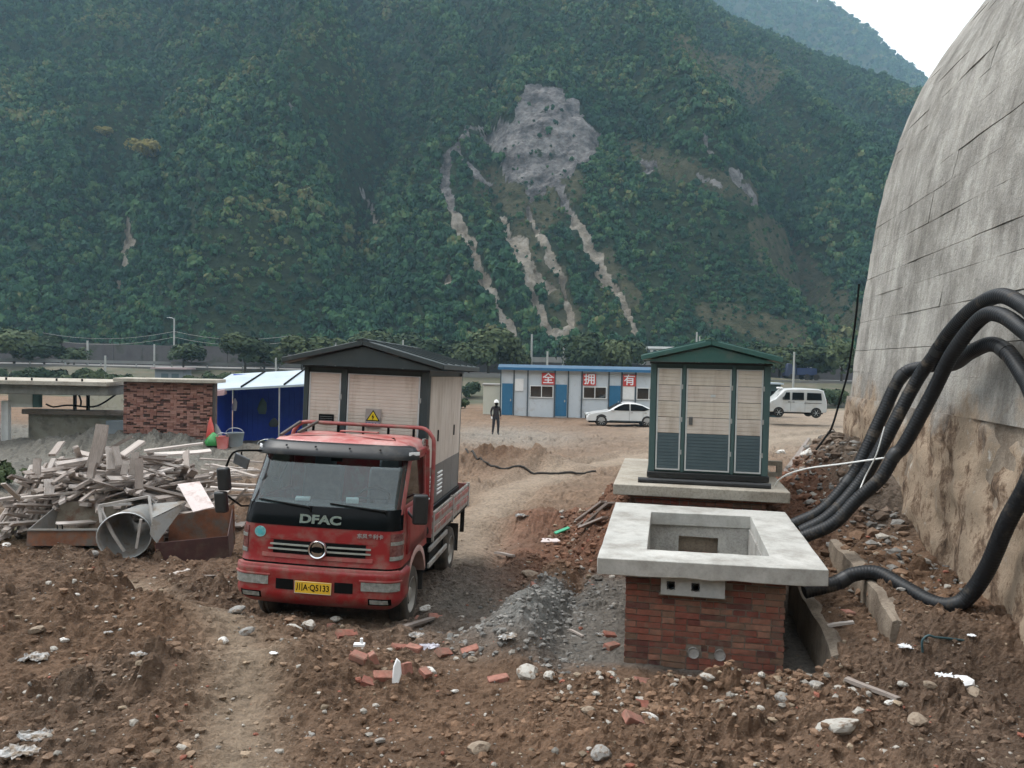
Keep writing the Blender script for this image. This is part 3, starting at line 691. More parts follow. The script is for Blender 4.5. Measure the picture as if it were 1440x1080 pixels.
# rough lower part that used to be buried, then board-marked lifts
vpanel(0, 3.35, 0, L0, 3, .085, 44, 240)
q = 3.35; k = 0
while q < 15.2:
    h = (.46, .39, .52, .43, .36, .5)[k % 6]; l = 0
    cuts = [0]
    while cuts[-1] < L0: cuts.append(min(L0, cuts[-1]+random.uniform(2.6, 5.5)))
    off = random.uniform(-.012, .014)
    for l0, l1 in zip(cuts[:-1], cuts[1:]):
        g = random.choice((.001, .001, .001, .003))
        vpanel(q+g, q+h-random.choice((.001, .002, .002, .008)), l0+.001, l1-random.choice((.001, .001, .004)), random.uniform(0, 90), .016, 3, max(3, int((l1-l0)*3)))
    q += h; k += 1

# ------------------------------------------------------------------ foundations
def rot_to(p, loc, yaw):
    d = Vector((p.x-loc[0], p.y-loc[1])); c, s = math.cos(-yaw), math.sin(-yaw)
    return (d.x*c-d.y*s, d.x*s+d.y*c)
pit = empty('cable_pit_foundation', (PIT[0], PIT[1], 0), (0, 0, YAW), 'open brick pit with a pale concrete slab collar in the foreground', 'foundation')
cor = [rot_to(atz(px, py, PITZ), PIT, YAW) for px, py in ((840, 784), (1166, 802), (1104, 720), (866, 706))]
hol = [rot_to(atz(px, py, PITZ), PIT, YAW) for px, py in ((910, 772.5), (1082.5, 782), (1055.7, 726), (916, 719.5))]
TH = .165
b = MB(); nn = 10
def ringpts(c): 
    out = []
    for (a, d) in zip(c, c[1:]+c[:1]):
        out += [(a[0]+(d[0]-a[0])*t/nn, a[1]+(d[1]-a[1])*t/nn) for t in range(nn)]
    return out
ro, ri = ringpts(cor), ringpts(hol); n = len(ro); w = lambda: random.uniform(-.004, .004)
vs = [(x+w(), y+w(), PITZ+w()*.5) for x, y in ro]+[(x, y, PITZ+w()*.5) for x, y in ri]+[(x+w(), y+w(), PITZ-TH+w()*2) for x, y in ro]+[(x, y, PITZ-TH) for x, y in ri]
fs = []
for i in range(n):
    j = (i+1) % n
    fs += [(i, j, n+j, n+i), (2*n+i, 3*n+i, 3*n+j, 2*n+j), (i, 2*n+i, 2*n+j, j), (n+i, n+j, 3*n+j, 3*n+i)]
b.add(vs, fs); slabo = b.build('concrete_slab', 'slab', pit, bevel=.008)
# walls under the slab: front wall laid brick by brick
WX, WY0, WT = .78, -1.33, .24
zt = PITZ-TH-.003
b = MB(); b.bx(-WX+.012, WX-.012, WY0+.012, WY0+WT, -.25, zt); front = b.build('front_wall', 'mortar', pit)
bmesh_cache = {}
def brick_mesh(lx, ly, lz, key):
    k = (round(lx, 3), ly, lz, key)
    if k not in bmesh_cache:
        bb = MB(); bb.box((0, 0, 0), (lx, ly, lz)); o = bb.build('brick', 'brick', None)
        me = o.data; bpy.data.objects.remove(o)
        q = np.random.default_rng(key+int(lx*1000))
        for v in me.vertices: v.co += Vector(q.normal(0, .0022, 3))
        bmesh_cache[k] = me
    return bmesh_cache[k]
z = -.06; c = 0
while z < zt-.05:
    x = -WX+random.choice((0, -.004)); first = True
    while x < WX-.03:
        L = random.choice((.115, .115, .24, .24, .115, .175)) if not first else (.115 if c % 2 else .24)
        if abs(z+.027-.175) < .075 and -.22 < x < .27: L = .062
        L = min(L, WX-x)
        first = False
        cx = x+L/2
        plate = zt-.20 < z+.027 and -.42 < cx < .18
        hole = any(math.hypot(cx-hx, z+.027-hz) < .072 for hx, hz in ((-.09, .175), (.17, .175)))
        if L > .03 and not plate and not hole:
            o = bpy.data.objects.new('brick', brick_mesh(L, .05, .053, random.randint(0, 3))); COL.objects.link(o); o.parent = front
            o.location = (cx, WY0+.024+random.uniform(-.003, .004), z+.0265)
            o.rotation_euler = (0, random.uniform(-.008, .008), random.uniform(-.01, .01))
        x += L+random.uniform(.008, .013)
    z += .0645; c += 1
for hx in (-.09, .17):
    b = MB(); b.lathe([(WY0-.012, .05), (WY0-.016, .056), (WY0+.05, .056), (WY0+.05, .049), (WY0-.012, .049)], 20, 'y', (hx, 0, .175))
    b.lathe([(WY0-.002, .001), (WY0-.002, .049)], 20, 'y', (hx, 0, .175))
    b.build('pipe_stub', mat('grey_pvc', (.28, .27, .26), (.42, .40, .38), 20, rough=.7), pit, smooth=40)
# perforated grey block under the slab edge
b = MB(); bx0, bx1, bz0, bz1 = -.43, .19, zt-.20, zt-.002
poly = [(bx0, bz0), (bx1, bz0), (bx1, bz1), (bx0, bz1)]
xs = [bx0, -.372, -.292, -.132, -.052, bx1]; zs = [bz0, bz0+.055, bz0+.135, bz1]
for i in range(5):
    for j in range(3):
        if j == 1 and i in (1, 3): continue
        b.bx(xs[i], xs[i+1], WY0-.125, WY0+.03, zs[j], zs[j+1])
blk = b.build('conduit_block', mat('grey_block', (.36, .375, .37), (.46, .47, .46), 14, rough=.85, bump=.3), pit)
b = MB()
for hx in (-.332, -.092):
    b.lathe([(WY0-.132, .032), (WY0-.132, .041), (WY0+.02, .041), (WY0+.02, .032), (WY0-.132, .032)], 16, 'y', (hx, 0, bz0+.095))
b.build('conduit_collar', 'black', pit, smooth=40)
b = MB()
for i in range(13): b.bx(bx0+.02+i*.047, bx0+.027+i*.047, WY0-.129, WY0-.124, bz0+.01, bz0+.048)
b.build('block_rib', mat('grey_block_rib', (.40, .41, .40), rough=.85), pit)
b = MB(); b.bx(bx0-.02, bx1+.02, WY0-.06, WY0+.02, bz0-.03, bz0-.004); b.build('mortar_bed', 'mortar', pit)
b = MB(); b.bx(-WX-.14, WX+.14, WY0-.12, WY0+.1, -.12, -.055)
b.build('footing', 'pitwall', pit, bevel=.015)
hx0 = min(hol[0][0], hol[3][0])+.01; hx1 = max(hol[1][0], hol[2][0])-.01; hy0 = hol[0][1]; hy1 = max(hol[2][1], hol[3][1])
b = MB(); b.bx(-WX, (hol[0][0]+hol[3][0])/2-.004, WY0+WT+.002, hy1+.30, -.25, zt); b.build('side_wall', 'pitwall', pit)
b = MB(); b.bx(min(hol[1][0], hol[2][0])+.004, WX, WY0+WT+.002, hy1+.30, -.25, zt); b.build('side_wall', 'pitwall', pit)
b = MB(); ox0, ox1, oz0, oz1 = -.22, .28, .56, .84
y0, y1 = hy1+.004, hy1+.26
hl, hr = (hol[0][0]+hol[3][0])/2, min(hol[1][0], hol[2][0])
for (a0, a1, c0, c1) in ((hl-.002, ox0, -.25, zt), (ox1, hr+.002, -.25, zt), (ox0, ox1, -.25, oz0), (ox0, ox1, oz1, zt)): b.bx(a0, a1, y0, y1, c0, c1)
b.build('back_wall', 'pitwall', pit)
b = MB(); b.bx(hl, hr, WY0+WT, y0, -.2, .1); b.build('pit_floor', 'pitwall', pit)
b = MB(); b.bx(ox0-.02, ox1+.02, y0+.13, y1+.02, oz0-.02, oz1+.02); b.build('rear_wall', 'cutwall', pit)
for i in range(5):
    o = bpy.data.objects.new('loose_brick_in_opening', brick_mesh(.20, .11, .053, i)); COL.objects.link(o); o.parent = pit
    o.location = (ox0+.08+i*.11, (y0+y1)/2+random.uniform(-.03, .03), oz0+.028); o.rotation_euler = (random.uniform(-.1, .1), random.uniform(-.08, .08), random.uniform(-.6, .6))

far = empty('substation_foundation', (FARP[0], FARP[1], 0), (0, 0, YAW), 'tan concrete slab foundation carrying the green roofed substation', 'foundation')
fc = [rot_to(atz(px, py, FARZ), FARP, YAW) for px, py in ((862, 681), (1111, 692))]
fx0, fx1, fy0 = fc[0][0], fc[1][0], (fc[0][1]+fc[1][1])/2
b = MB(); b.grid([[(fx0+(fx1-fx0)*i/12+w()*2, fy0+3.1*j/8, FARZ-.15) for i in range(13)] for j in range(9)])
b = MB(); b.bx(fx0, fx1, fy0, fy0+3.1, FARZ-.155, FARZ); b.build('concrete_slab', 'slab2', far, bevel=.012)
b = MB(); b.bx(fx0+.32, fx1-.30, fy0+.18, fy0+2.9, -.2, FARZ-.157); fw_ = b.build('brick_base', 'mortar', far)
z = .55; c = 0
while z < FARZ-.2:
    x = fx0+.32
    while x < fx1-.36:
        L = random.choice((.115, .24)); L = min(L, fx1-.30-x)
        o = bpy.data.objects.new('brick', brick_mesh(L, .05, .053, c % 4)); COL.objects.link(o); o.parent = fw_
        o.location = (x+L/2, fy0+.178, z+.0265); x += L+.01
    z += .0645; c += 1
b = MB(); bxr = fx1-.32
b.bx(bxr, bxr+.42, fy0+1.55, fy0+1.67, FARZ+.002, FARZ+.06); b.bx(bxr, bxr+.14, fy0+1.55, fy0+1.67, FARZ+.06, FARZ+.17); b.bx(bxr+.34, bxr+.42, fy0+1.55, fy0+1.67, FARZ+.06, FARZ+.17); b.bx(bxr, bxr+.42, fy0+1.55, fy0+1.67, FARZ+.17, FARZ+.24)
b.build('vent_upstand', 'slab2', far)

# ledges cut beside the pit
def ledge(lx, ly0, ly1, zb, zt_, th, name, label, seed):
    o = empty(name, (PIT[0], PIT[1], 0), (0, 0, YAW), label, 'concrete ledge')
    bb = MB(); nl = 26; rows = []
    for i in range(nl+1):
        t = ly0+(ly1-ly0)*i/nl; q = lambda s, a=.035: a*float(fbm(np.array([t*2.2+s]), np.array([s*1.7]), 3, seed)[0])
        tz = zt_+q(1, .05)-.10*max(0, 1-(i/5)); xw = lx+q(2)
        rows.append([(xw+.02, t, zb), (xw+q(3, .02), t, zb+(tz-zb)*.35), (xw+q(4, .03), t, zb+(tz-zb)*.7), (xw+.012, t, tz-.015), (xw+.05, t, tz+q(5, .02)), (xw+th*.6, t, tz+q(6, .04)), (xw+th, t, tz-.05), (xw+th, t, zb)])
    bb.grid(rows); bb.add(rows[0], [tuple(range(8))]); bb.add(rows[-1], [tuple(range(8))])
    bb.build('ledge_face', 'cutwall', o, smooth=35)
ledge(1.14, -1.62, .9, -.15, .47, .2, 'concrete_ledge', 'low stained concrete edge along the right side of the open pit', 281)
ledge(1.74, -1.35, 1.6, .2, .78, .25, 'cut_earth_ledge', 'upper brown concrete ledge under the lowest black pipe', 282)

# ------------------------------------------------------------------ black corrugated pipes
def catmull(P, step):
    P = [np.array(p, float) for p in P]; P = [2*P[0]-P[1]]+P+[2*P[-1]-P[-2]]; out = []
    for i in range(1, len(P)-2):
        n = max(2, int(np.linalg.norm(P[i+1]-P[i])/step))
        for k in range(n):
            t = k/n; a, b_, c, d = P[i-1], P[i], P[i+1], P[i+2]
            out.append(.5*((2*b_)+(-a+c)*t+(2*a-5*b_+4*c-d)*t*t+(-a+3*b_-3*c+d)*t**3))
    out.append(P[-2]); return out
MT['pipe'] = mat('black_corrugated_pe', (.006, .007, .009), (.012, .013, .015), 4, rough=.5, spec=.35, dirt=(.10, .08, .06), dfac=(.56, .75), dscale=5)
def pipe(pts, r, label, joints=()):
    P = [tuple(at(px, py, d)) for px, py, d in pts]; c = catmull(P, .011)
    # resample evenly
    c = np.array(c); s = np.r_[0, np.cumsum(np.linalg.norm(np.diff(c, axis=0), axis=1))]; q = np.arange(0, s[-1], .0085)
    c = np.stack([np.interp(q, s, c[:, i]) for i in range(3)], 1)
    rr = r*(1+.022*np.sin(q*2*math.pi/.034))
    root = empty('corrugated_pipe', tuple(c[-1]), (0, 0, 0), label, 'pipe', 'black corrugated pipes from the vault to the pit')
    b = MB(); o = Vector(c[-1]); b.tube([Vector(p)-o for p in c], r, 18, rr=list(rr)); b.build('pipe_wall', 'pipe', root, smooth=60)
    for (px, py) in joints:
        pr = np.array([proj(*[np.array([a]) for a in p]) for p in c])[:, :, 0]; i = int(np.argmin(np.hypot(pr[:, 0]-px, pr[:, 1]-py))); i = min(max(i, 8), len(c)-9)
        b = MB(); b.tube([Vector(c[k])-o for k in range(i-6, i+7, 3)], r*1.07, 18); b.build('coupling', 'black', root, smooth=40)
    return root
pipe([(1622, 1150, 5.0), (1602, 900, 5.2), (1544, 620, 5.7), (1490, 500, 6.3), (1456, 446, 6.95), (1440, 430, 7.25), (1407, 416, 7.6), (1370, 433, 8.1), (1336, 467, 8.6), (1316, 497, 8.9), (1287, 539, 9.2), (1239, 630, 9.3), (1210, 678, 9.35), (1166, 726, 9.35), (1127, 748, 9.45)], .076, 'black corrugated pipe arching highest over the vault wall', [(1318, 492)])
pipe([(1590, 1150, 5.0), (1575, 910, 5.15), (1520, 650, 5.65), (1482, 540, 6.2), (1456, 482, 6.8), (1440, 465, 7.1), (1407, 443, 7.45), (1379, 448, 7.8), (1340, 496, 8.2), (1311, 553, 8.5), (1272, 625, 8.75), (1257, 641, 8.8), (1238, 673, 8.85), (1205, 703, 8.95), (1171, 737, 9.0), (1128, 756, 9.15)], .074, 'frontmost black corrugated pipe crossing the others with a coupling halfway', [(1257, 641)])
pipe([(1570, 1150, 5.2), (1550, 920, 5.35), (1508, 720, 5.8), (1476, 620, 6.4), (1452, 552, 7.0), (1440, 529, 7.3), (1417, 496, 7.6), (1393, 484, 7.9), (1364, 496, 8.3), (1340, 512, 8.8), (1300, 516, 9.3), (1268, 529, 9.5), (1239, 587, 9.6), (1210, 650, 9.6), (1195, 675, 9.6), (1157, 717, 9.6), (1115, 738, 9.7)], .076, 'black corrugated pipe with a sharp elbow, leftmost of the bundle', [(1195, 677), (1268, 530), (1414, 492)])
pipe([(1545, 1100, 5.4), (1530, 860, 5.5), (1506, 640, 5.9), (1484, 595, 6.35), (1462, 642, 6.8), (1442, 688, 7.0), (1416, 735, 7.2), (1388, 800, 7.45), (1362, 838, 7.6), (1340, 851, 7.65), (1311, 847, 7.8), (1272, 826, 8.1), (1234, 806, 8.4), (1200, 808, 8.5), (1176, 820, 8.5), (1130, 832, 8.5)], .078, 'lowest black corrugated pipe lying on the ledge and rising at the right', [(1184, 814)])

# ------------------------------------------------------------------ box substations
def bolt(parent, c, s):
    b = MB(); b.prism([(c[0]+x*s, c[2]+z*s) for x, z in ((.1, 1), (-.45, -.1), (-.05, -.1), (-.15, -1), (.45, .2), (.05, .2))], c[1], c[1]-.002); return b.build('lightning_bolt', 'ink', parent)
def substation(root, W, L, z0, H, rise, over, front, posts, band, mats, boards, base_h, side_cols):
    hw = W/2; zt_ = z0+H
    b = MB(); b.bx(-hw+.03, hw-.03, .03, L-.03, z0, zt_+.02); b.build('core', mats['post'], root)
    b = MB(); b.bx(-hw-.02, hw+.02, -.03, L+.03, z0-base_h, z0-.002); b.build('base_frame', 'black', root, bevel=.01)
    for x in posts:
        b = MB(); b.bx(x[0], x[1], -.012, .05, z0, zt_); b.build('post', mats['post'], root, bevel=.006)
    for sx in (-1, 1):
        b = MB(); b.bx(sx*hw, sx*(hw-.06), L-.05, L+.012, z0, zt_); b.build('post', mats['post'], root, bevel=.006)
        b = MB(); b.bx(sx*(hw+.003), sx*(hw-.04), .052, .13, z0, zt_); b.build('post', mats['post'], root)
    for (x0, x1) in front:
        t = .022; zb = z0+.03; zc = zb+(zt_-.05-zb)*band; ze = zt_-.06
        b = MB()
        for a in ((x0, x0+t, zb, ze), (x1-t, x1, zb, ze), (x0+t, x1-t, zb, zb+t), (x0+t, x1-t, ze-t*.6, ze)): b.bx(a[0], a[1], -.008, .04, a[2], a[3])
        door = b.build('door_frame', 'trim', root)
        for hz in (.18, .5, .82):
            bh = MB(); bh.bx(x1-.012, x1+.022, -.018, -.006, zb+(ze-zb)*hz-.035, zb+(ze-zb)*hz+.035); bh.build('hinge', 'steel', door)
        def ribbed(za, zb_, m, nm):
            bb = MB(); n = max(2, int((zb_-za)/.048)); rows = []
            for i in range(n):
                a0 = za+(zb_-za)*i/n; a1 = za+(zb_-za)*(i+1)/n
                rows += [(a0, .004), (a0+.006, -.003), (a1-.006, -.003), (a1, .004)]
            bb.grid([[(x0+t, y, z), (x1-t, y, z)] for z, y in rows]); return bb.build(nm, m, door)
        if band > 0: ribbed(zb+t, zc, mats['dark'], 'lower_panel')
        else: zc = zb+t
        if boards:
            zz = ze-t*.6; edges = [zz]
            hgt = (zz-zc)/boards
            for i in range(boards): ribbed(zz-hgt*(i+1)+.004, zz-hgt*i-.002, mats['light'] if i % 2 else mats.get('light2', mats['light']), 'panel_board')
        else: ribbed(zc, ze-t*.6, mats['light'], 'upper_panel')
    # long sides: upright leaves
    for sx in (-1, 1):
        y = .14
        for i, wd in enumerate(side_cols):
            yb = y+wd*(L-.22)-.012; x = sx*(hw+.006)
            zc = z0+H*max(band, .30)
            b = MB(); b.bx(x, sx*(hw-.03), y, yb, zc+.002, zt_-.05); o = b.build('side_leaf', mats['light'], root, bevel=.004)
            b = MB(); b.bx(x, sx*(hw-.03), y, yb, z0+.01, zc); b.build('side_leaf_lower', mats.get('band', mats['dark']), root, bevel=.004)
            if sx > 0 and i in (0, 1):
                for k in range(6):
                    b = MB(); b.box((x, (y+yb)/2, z0+.13+k*.062), (.03, (yb-y)*.55, .03), (0, .5, 0)); b.build('vent_louvre', 'white', root)
            if sx > 0 and i % 2: 
                b = MB(); b.bx(x, x+.02, y+.03, y+.055, zc+.35, zc+.52); b.build('handle', 'black', o)
            y += wd*(L-.22)
    b = MB(); b.bx(-hw-.015, hw+.015, -.035, L+.035, zt_+.003, zt_+.035); b.build('eaves_strip', 'black', root)
    # gable roof
    oh = hw+over; z1 = zt_+.04; rt_ = .075; yf, yb = -.24, L+.30
    b = MB(); b.prism([(-oh+.05, z1), (oh-.05, z1), (0, z1+rise-.02)], yf+.06, yf+.09); b.build('gable', mats['gable'], root)
    b = MB(); b.prism([(-oh+.05, z1), (oh-.05, z1), (0, z1+rise-.02)], yb-.09, yb-.06); b.build('gable', mats['gable'], root)
    for sx in (-1, 1):
        sl = rise/oh
        b = MB(); b.prism([(sx*.001, z1+rise), (sx*oh, z1+.01), (sx*oh, z1+.01+rt_), (sx*.001, z1+rise+rt_)], yf, yb)
        ro_ = b.build('roof_slope', mats['roof'], root, bevel=.008)
        for k in range(6):
            y = yf+.3+k*(yb-yf-.5)/5
            b = MB(); b.prism([(sx*.02, z1+rise+rt_), (sx*(oh-.01), z1+.012+rt_), (sx*(oh-.01), z1+.03+rt_), (sx*.02, z1+rise+rt_+.02)], y, y+.025); b.build('roof_rib', mats['roof'], ro_)
    b = MB(); b.prism([(-.09, z1+rise+rt_-.018), (0, z1+rise+rt_+.004), (.09, z1+rise+rt_-.018), (.09, z1+rise+rt_+.0), (0, z1+rise+rt_+.022), (-.09, z1+rise+rt_)], yf-.004, yb+.004); b.build('ridge_cap', mats['roof'], root)

sub2 = empty('box_substation', tuple((*at(994, 676, 11.62)[:2], FARZ)), (0, 0, YAW), 'cream and slate box substation with dark green gable roof on concrete slab', 'substation')
bp_ = .115
substation(sub2, 1.73, 2.3, bp_, 1.62, .25, .14, [(-.765, -.405), (-.335, .315), (.385, .765)], [(-.865, -.775), (-.395, -.345), (.325, .375), (.775, .865)], .36,
           dict(light='cream', light2='cream2', dark='slate2', post='greenpost', gable='green', roof='green'), 4, .09, [.25, .25, .25, .25])
b = MB(); b.box((-.26, -.02, bp_+.78), (.055, .02, .12)); b.box((-.255, -.035, bp_+.80), (.018, .02, .05)); b.build('door_lock', mat('lock_grey', (.12, .13, .13), (.2, .2, .2), 20, rough=.4, metal=.5), sub2, bevel=.004)
b = MB(); b.bx(.02, .09, -.009, .0, bp_+1.14, bp_+1.18); b.build('number_plate', 'trim', sub2)
b = MB(); b.cyl((-1.0, -.42, .03), (.86, -.42, .03), .045, n=10); 
rod = b.build('black_bar', 'black', sub2)

# ------------------------------------------------------------------ the lorry
TR = Vector((-2.26, 9.0, 0)); TR.z = -.235
truck = empty('lorry', tuple(TR), (R(-1.2), R(1.3), R(-6.1)), 'red flatbed lorry with dusty cab facing the camera', 'lorry')
truck.scale = (1.07, 1, 1)
LV = [(.42, .86, .05, .42), (.52, .905, .0, .42), (.86, .915, -.005, .42), (.95, .90, .02, 1.62), (1.2, .90, .03, 1.62), (1.40, .89, .05, 1.62), (1.55, .875, .10, 1.62), (2.12, .845, .46, 1.60), (2.20, .84, .53, 1.60)]
def lev(z): 
    a = np.array(LV); return [float(np.interp(z, a[:, 0], a[:, i])) for i in (1, 2, 3)]
def cabp(a, z, off=0., rc=.17, bow=.05):
    hw, yf, yr = lev(z); f = hw-rc
    s = 1 if a >= 0 else -1; a = abs(a); yc = yf+bow*(f/hw)**2
    if a <= f: x, y, nx, ny = a, yf+bow*(a/hw)**2, 0., -1.
    elif a <= f+rc*math.pi/2:
        t = (a-f)/rc; x, y, nx, ny = f+rc*math.sin(t), yc+rc*(1-math.cos(t)), math.sin(t), -math.cos(t)
    else: x, y, nx, ny = hw, yc+rc+(a-f-rc*math.pi/2), 1., 0.
    return (s*(x+nx*off), y+ny*off, z)
def patch(a0, a1, z0, z1, off, na=8, nz=4, skew=0.):
    return [[cabp(a0+(a1-a0)*i/na, z0+(z1-z0)*j/nz+skew*(i/na), off) for i in range(na+1)] for j in range(nz+1)]
def cpatch(name, m, a0, a1, z0, z1, off, na=8, nz=3, depth=.02, parent=truck, skew=0., bevel=0):
    f = patch(a0, a1, z0, z1, off, na, nz, skew); k = patch(a0, a1, z0, z1, off-depth, na, nz, skew)
    b = MB(); b.grid(f); b.grid(k)
    b.grid([f[0], k[0]]); b.grid([f[-1], k[-1]]); b.grid([[r[0] for r in f], [r[0] for r in k]]); b.grid([[r[-1] for r in f], [r[-1] for r in k]])
    return b.build(name, m, parent, smooth=40, bevel=bevel)
AE = .73+.17*math.pi/2                      # arc length at which the cab side starts
def aside(y, z):                              # arc length on the side wall for a given y
    hw, yf, yr = lev(z); return hw-.17+.17*math.pi/2+(y-(yf+.05*((hw-.17)/hw)**2+.17))
# shell of the lower cab (from wheel-arch height to the waist)
b = MB(); amax = 2.35
zs_ = [.895, .95, 1.05, 1.15, 1.25, 1.33]
aa = np.concatenate([np.linspace(-amax, -1.0, 8), np.linspace(-.99, -.68, 9), np.linspace(-.6, .6, 9), np.linspace(.68, .99, 9), np.linspace(1.0, amax, 8)])
b.grid([[cabp(a, z) for a in aa] for z in zs_]); body = b.build('cab_body', 'red', truck, smooth=50)
b = MB(); b.grid([[cabp(a, z) for a in aa if abs(a) >= .999] [:8] for z in (1.33, 1.45, 1.55)]); b.grid([[cabp(a, z) for a in aa if a >= .999] for z in (1.33, 1.45, 1.55)])
b.build('cab_waist', 'red', truck, smooth=50)
b = MB(); b.bx(-.87, .87, 1.60, 1.64, .9, 2.2); b.bx(-.86, .86, .3, 1.6, .93, .96); b.build('cab_rear_wall', 'red', truck)
cpatch('scuttle_panel', 'gloss', -.985, .985, 1.325, 1.56, .006, 24, 4)
cpatch('windscreen', 'glass', -.90, .90, 1.555, 2.12, .002, 24, 8, depth=.006)
# front corners between windscreen and doors: A pillars, roof, door frames
for s in (-1, 1):
    b = MB()
    pz = np.linspace(1.5, 2.16, 9)
    hwv = [lev(z) for z in pz]
    b.grid([[cabp(s*a, z, .004) for a in np.linspace(.895, lev(z)[0]-.17+.17*math.pi/2+.07, 6)] for z in pz])
    b.grid([[cabp(s*a, z, -.05) for a in np.linspace(.895, lev(z)[0]-.17+.17*math.pi/2+.07, 6)] for z in pz])
    b.build('pillar', 'redfade', truck, smooth=50)
    b = MB(); hw = .855
    b.beam((s*hw, 1.58, 1.5), (s*(hw-.02), 1.56, 2.16), .09, .10); b.build('pillar', 'red', truck, bevel=.012)
    b = MB(); b.beam((s*(hw-.015), .72, 2.15), (s*(hw-.015), 1.6, 2.15), .06, .08); b.build('roof_rail', 'red', truck, bevel=.01)
    door = None
    yw0, yw1 = .40, 1.52
    b = MB(); b.grid([[cabp(s*aside(y, z), z, .012) for y in np.linspace(.44, 1.5, 8)] for z in np.linspace(.99, 1.54, 5)])
    door = b.build('door', 'red', truck, smooth=50, solid=.012)
    wpoly = [(.36, 1.56), (1.50, 1.56), (1.50, 2.09), (.74, 2.09)]
    b = MB(); b.add([(s*lev(z)[0]*.985, y, z) for y, z in wpoly], [(0, 1, 2, 3)]); b.build('window', 'sideglass', door, solid=.004)
    b = MB()
    for (p, q_) in zip(wpoly, wpoly[1:]+wpoly[:1]): b.beam((s*lev(p[1])[0]*.992, p[0], p[1]), (s*lev(q_[1])[0]*.992, q_[0], q_[1]), .025, .03)
    b.build('window_surround', 'redfade', door)
    b = MB(); b.bx(s*.905, s*.94, 1.22, 1.40, 1.30, 1.345); b.build('handle', 'black', door, bevel=.008)
# roof
b = MB()
def roofrow(z, ins): 
    out = []
    for a in np.linspace(-1.0, 1.0, 21):
        p = cabp(a*1.9, 2.2, -ins); out.append((p[0], min(p[1], 1.60-ins*.3), z))
    return out
for z, i in ((2.12, 0), (2.2, .0), (2.26, .03), (2.31, .09), (2.335, .22), (2.345, .45), (2.345, .80)): 
    rows_ = None
lv = [roofrow(z, i) for z, i in ((2.11, -.004), (2.19, .0), (2.25, .03), (2.295, .09), (2.325, .22), (2.335, .45))]
lv.append([(p[0]*.02, 1.1+(p[1]-1.1)*.2, 2.338) for p in lv[-1]])
b.grid(lv); b.build('roof', mat('roof_red_paint', (.36, .06, .055), (.46, .12, .11), 3, rough=.45, coat=.2, dirt=(.5, .33, .3), dfac=(.42, .7), dscale=3), truck, smooth=60)
b = MB(); b.bx(-.86, .86, 1.60, 1.635, 2.1, 2.28); b.build('cab_rear_upper', 'red', truck)
# sun visor
vis = []
for j, (z, off) in enumerate(((2.275, -.02), (2.255, .05), (2.19, .10), (2.12, .125))):
    vis.append([cabp(a, min(z, 2.2), off) [:2]+(z,) for a in np.linspace(-.93, .93, 22)])
b = MB(); b.grid(vis); visor = b.build('sun_visor', mat('smoked_visor', (.012, .013, .015), (.025, .027, .03), 4, rough=.4, spec=.3, dirt=(.09, .08, .07), dfac=(.55, .8)), truck, smooth=60, solid=.008)
for s in (-1, 1):
    b = MB(); f = [cabp(s*a, 2.2, .125) [:2]+(z,) for z in (2.165, 2.205) for a in (.80, .90)]
    b.add(f, [(0, 1, 3, 2)]); b.build('marker_lamp', 'paper', visor, solid=.012)
for a in (-.55, -.2, .2, .55):
    p = cabp(a, 2.2, .085); b = MB(); b.lathe([(-.008, .001), (-.008, .012), (.01, .012)], 8, 'y', (p[0], p[1]-.02, 2.225)); b.build('rivet', 'black', visor)
# grille
g = cpatch('grille', 'ink', -.50, .54, 1.005, 1.155, .008, 14, 2)
for z in (1.055, 1.11):
    cpatch('grille_bar', mat('pale_grille_bar', (.40, .42, .38), (.5, .52, .48), 10, rough=.4, metal=.4), -.55+(.02 if z > 1.1 else 0), .60, z-.009, z+.009, .028, 16, 2, .015)
cpatch('bonnet_lip', 'redfade', -.62, .62, .955, 1.0, .014, 14, 2, .02)
cpatch('bonnet_crease', 'red', -.60, .64, 1.163, 1.172, .006, 14, 1, .01)
em = MB(); c0 = cabp(.02, 1.08, .045)
em.lathe([(-.012, .085), (-.02, .098), (-.005, .108), (.02, .108), (.02, .085)], 32, 'y', c0)
emb = em.build('emblem', 'chrome', truck, smooth=50)
b = MB(); b.lathe([(.005, .001), (.003, .09)], 28, 'y', c0); b.build('emblem_ground', 'gloss', emb)
for s in (0, math.pi):
    b = MB(); out = []; inn_ = []
    for k in range(13):
        t = s+.35+k/12*2.4; wd = .026*math.sin(math.pi*k/12)+.003
        for lst, r in ((out, .064+wd*.6), (inn_, .064-wd)): lst.append((c0[0]+r*math.cos(t), c0[1]-.012, c0[2]+r*math.sin(t)))
    b.grid([out, inn_]); b.build('emblem_wing', 'chrome', emb, solid=.01)
text('DFAC', .135, 'chrome', truck, (.02, cabp(0, 1.42, .02)[1], 1.415), (R(78), 0, 0), 'maker_lettering', .006, .006, 1.35)
text('东风多利卡', .058, 'steel', truck, (.58, cabp(.58, 1.255, .008)[1], 1.255), (R(86), 0, R(4)), 'model_lettering', .003, .001)
b = MB(); p = cabp(-.66, 1.235, .012); b.lathe([(-.002, .001), (-.002, .062), (.004, .064)], 22, 'y', p); st = b.build('round_sticker', 'teal', truck)
b = MB(); b.lathe([(-.004, .001), (-.004, .03)], 6, 'y', (p[0], p[1]-.001, p[2])); b.build('sticker_centre', mat('sticker_blue', (.08, .45, .5), rough=.5), st)
# corner lamps
for s in (-1, 1):
    h = cpatch('headlight', 'lensred', s*.80, s*1.02, .985, 1.29, .012, 8, 4, .03)
    cpatch('headlight_band', 'lens', s*.805, s*1.015, 1.165, 1.205, .016, 8, 1, .012, h)
    cpatch('headlight_base', 'lens', s*.80, s*1.01, .988, 1.035, .016, 8, 1, .012, h)
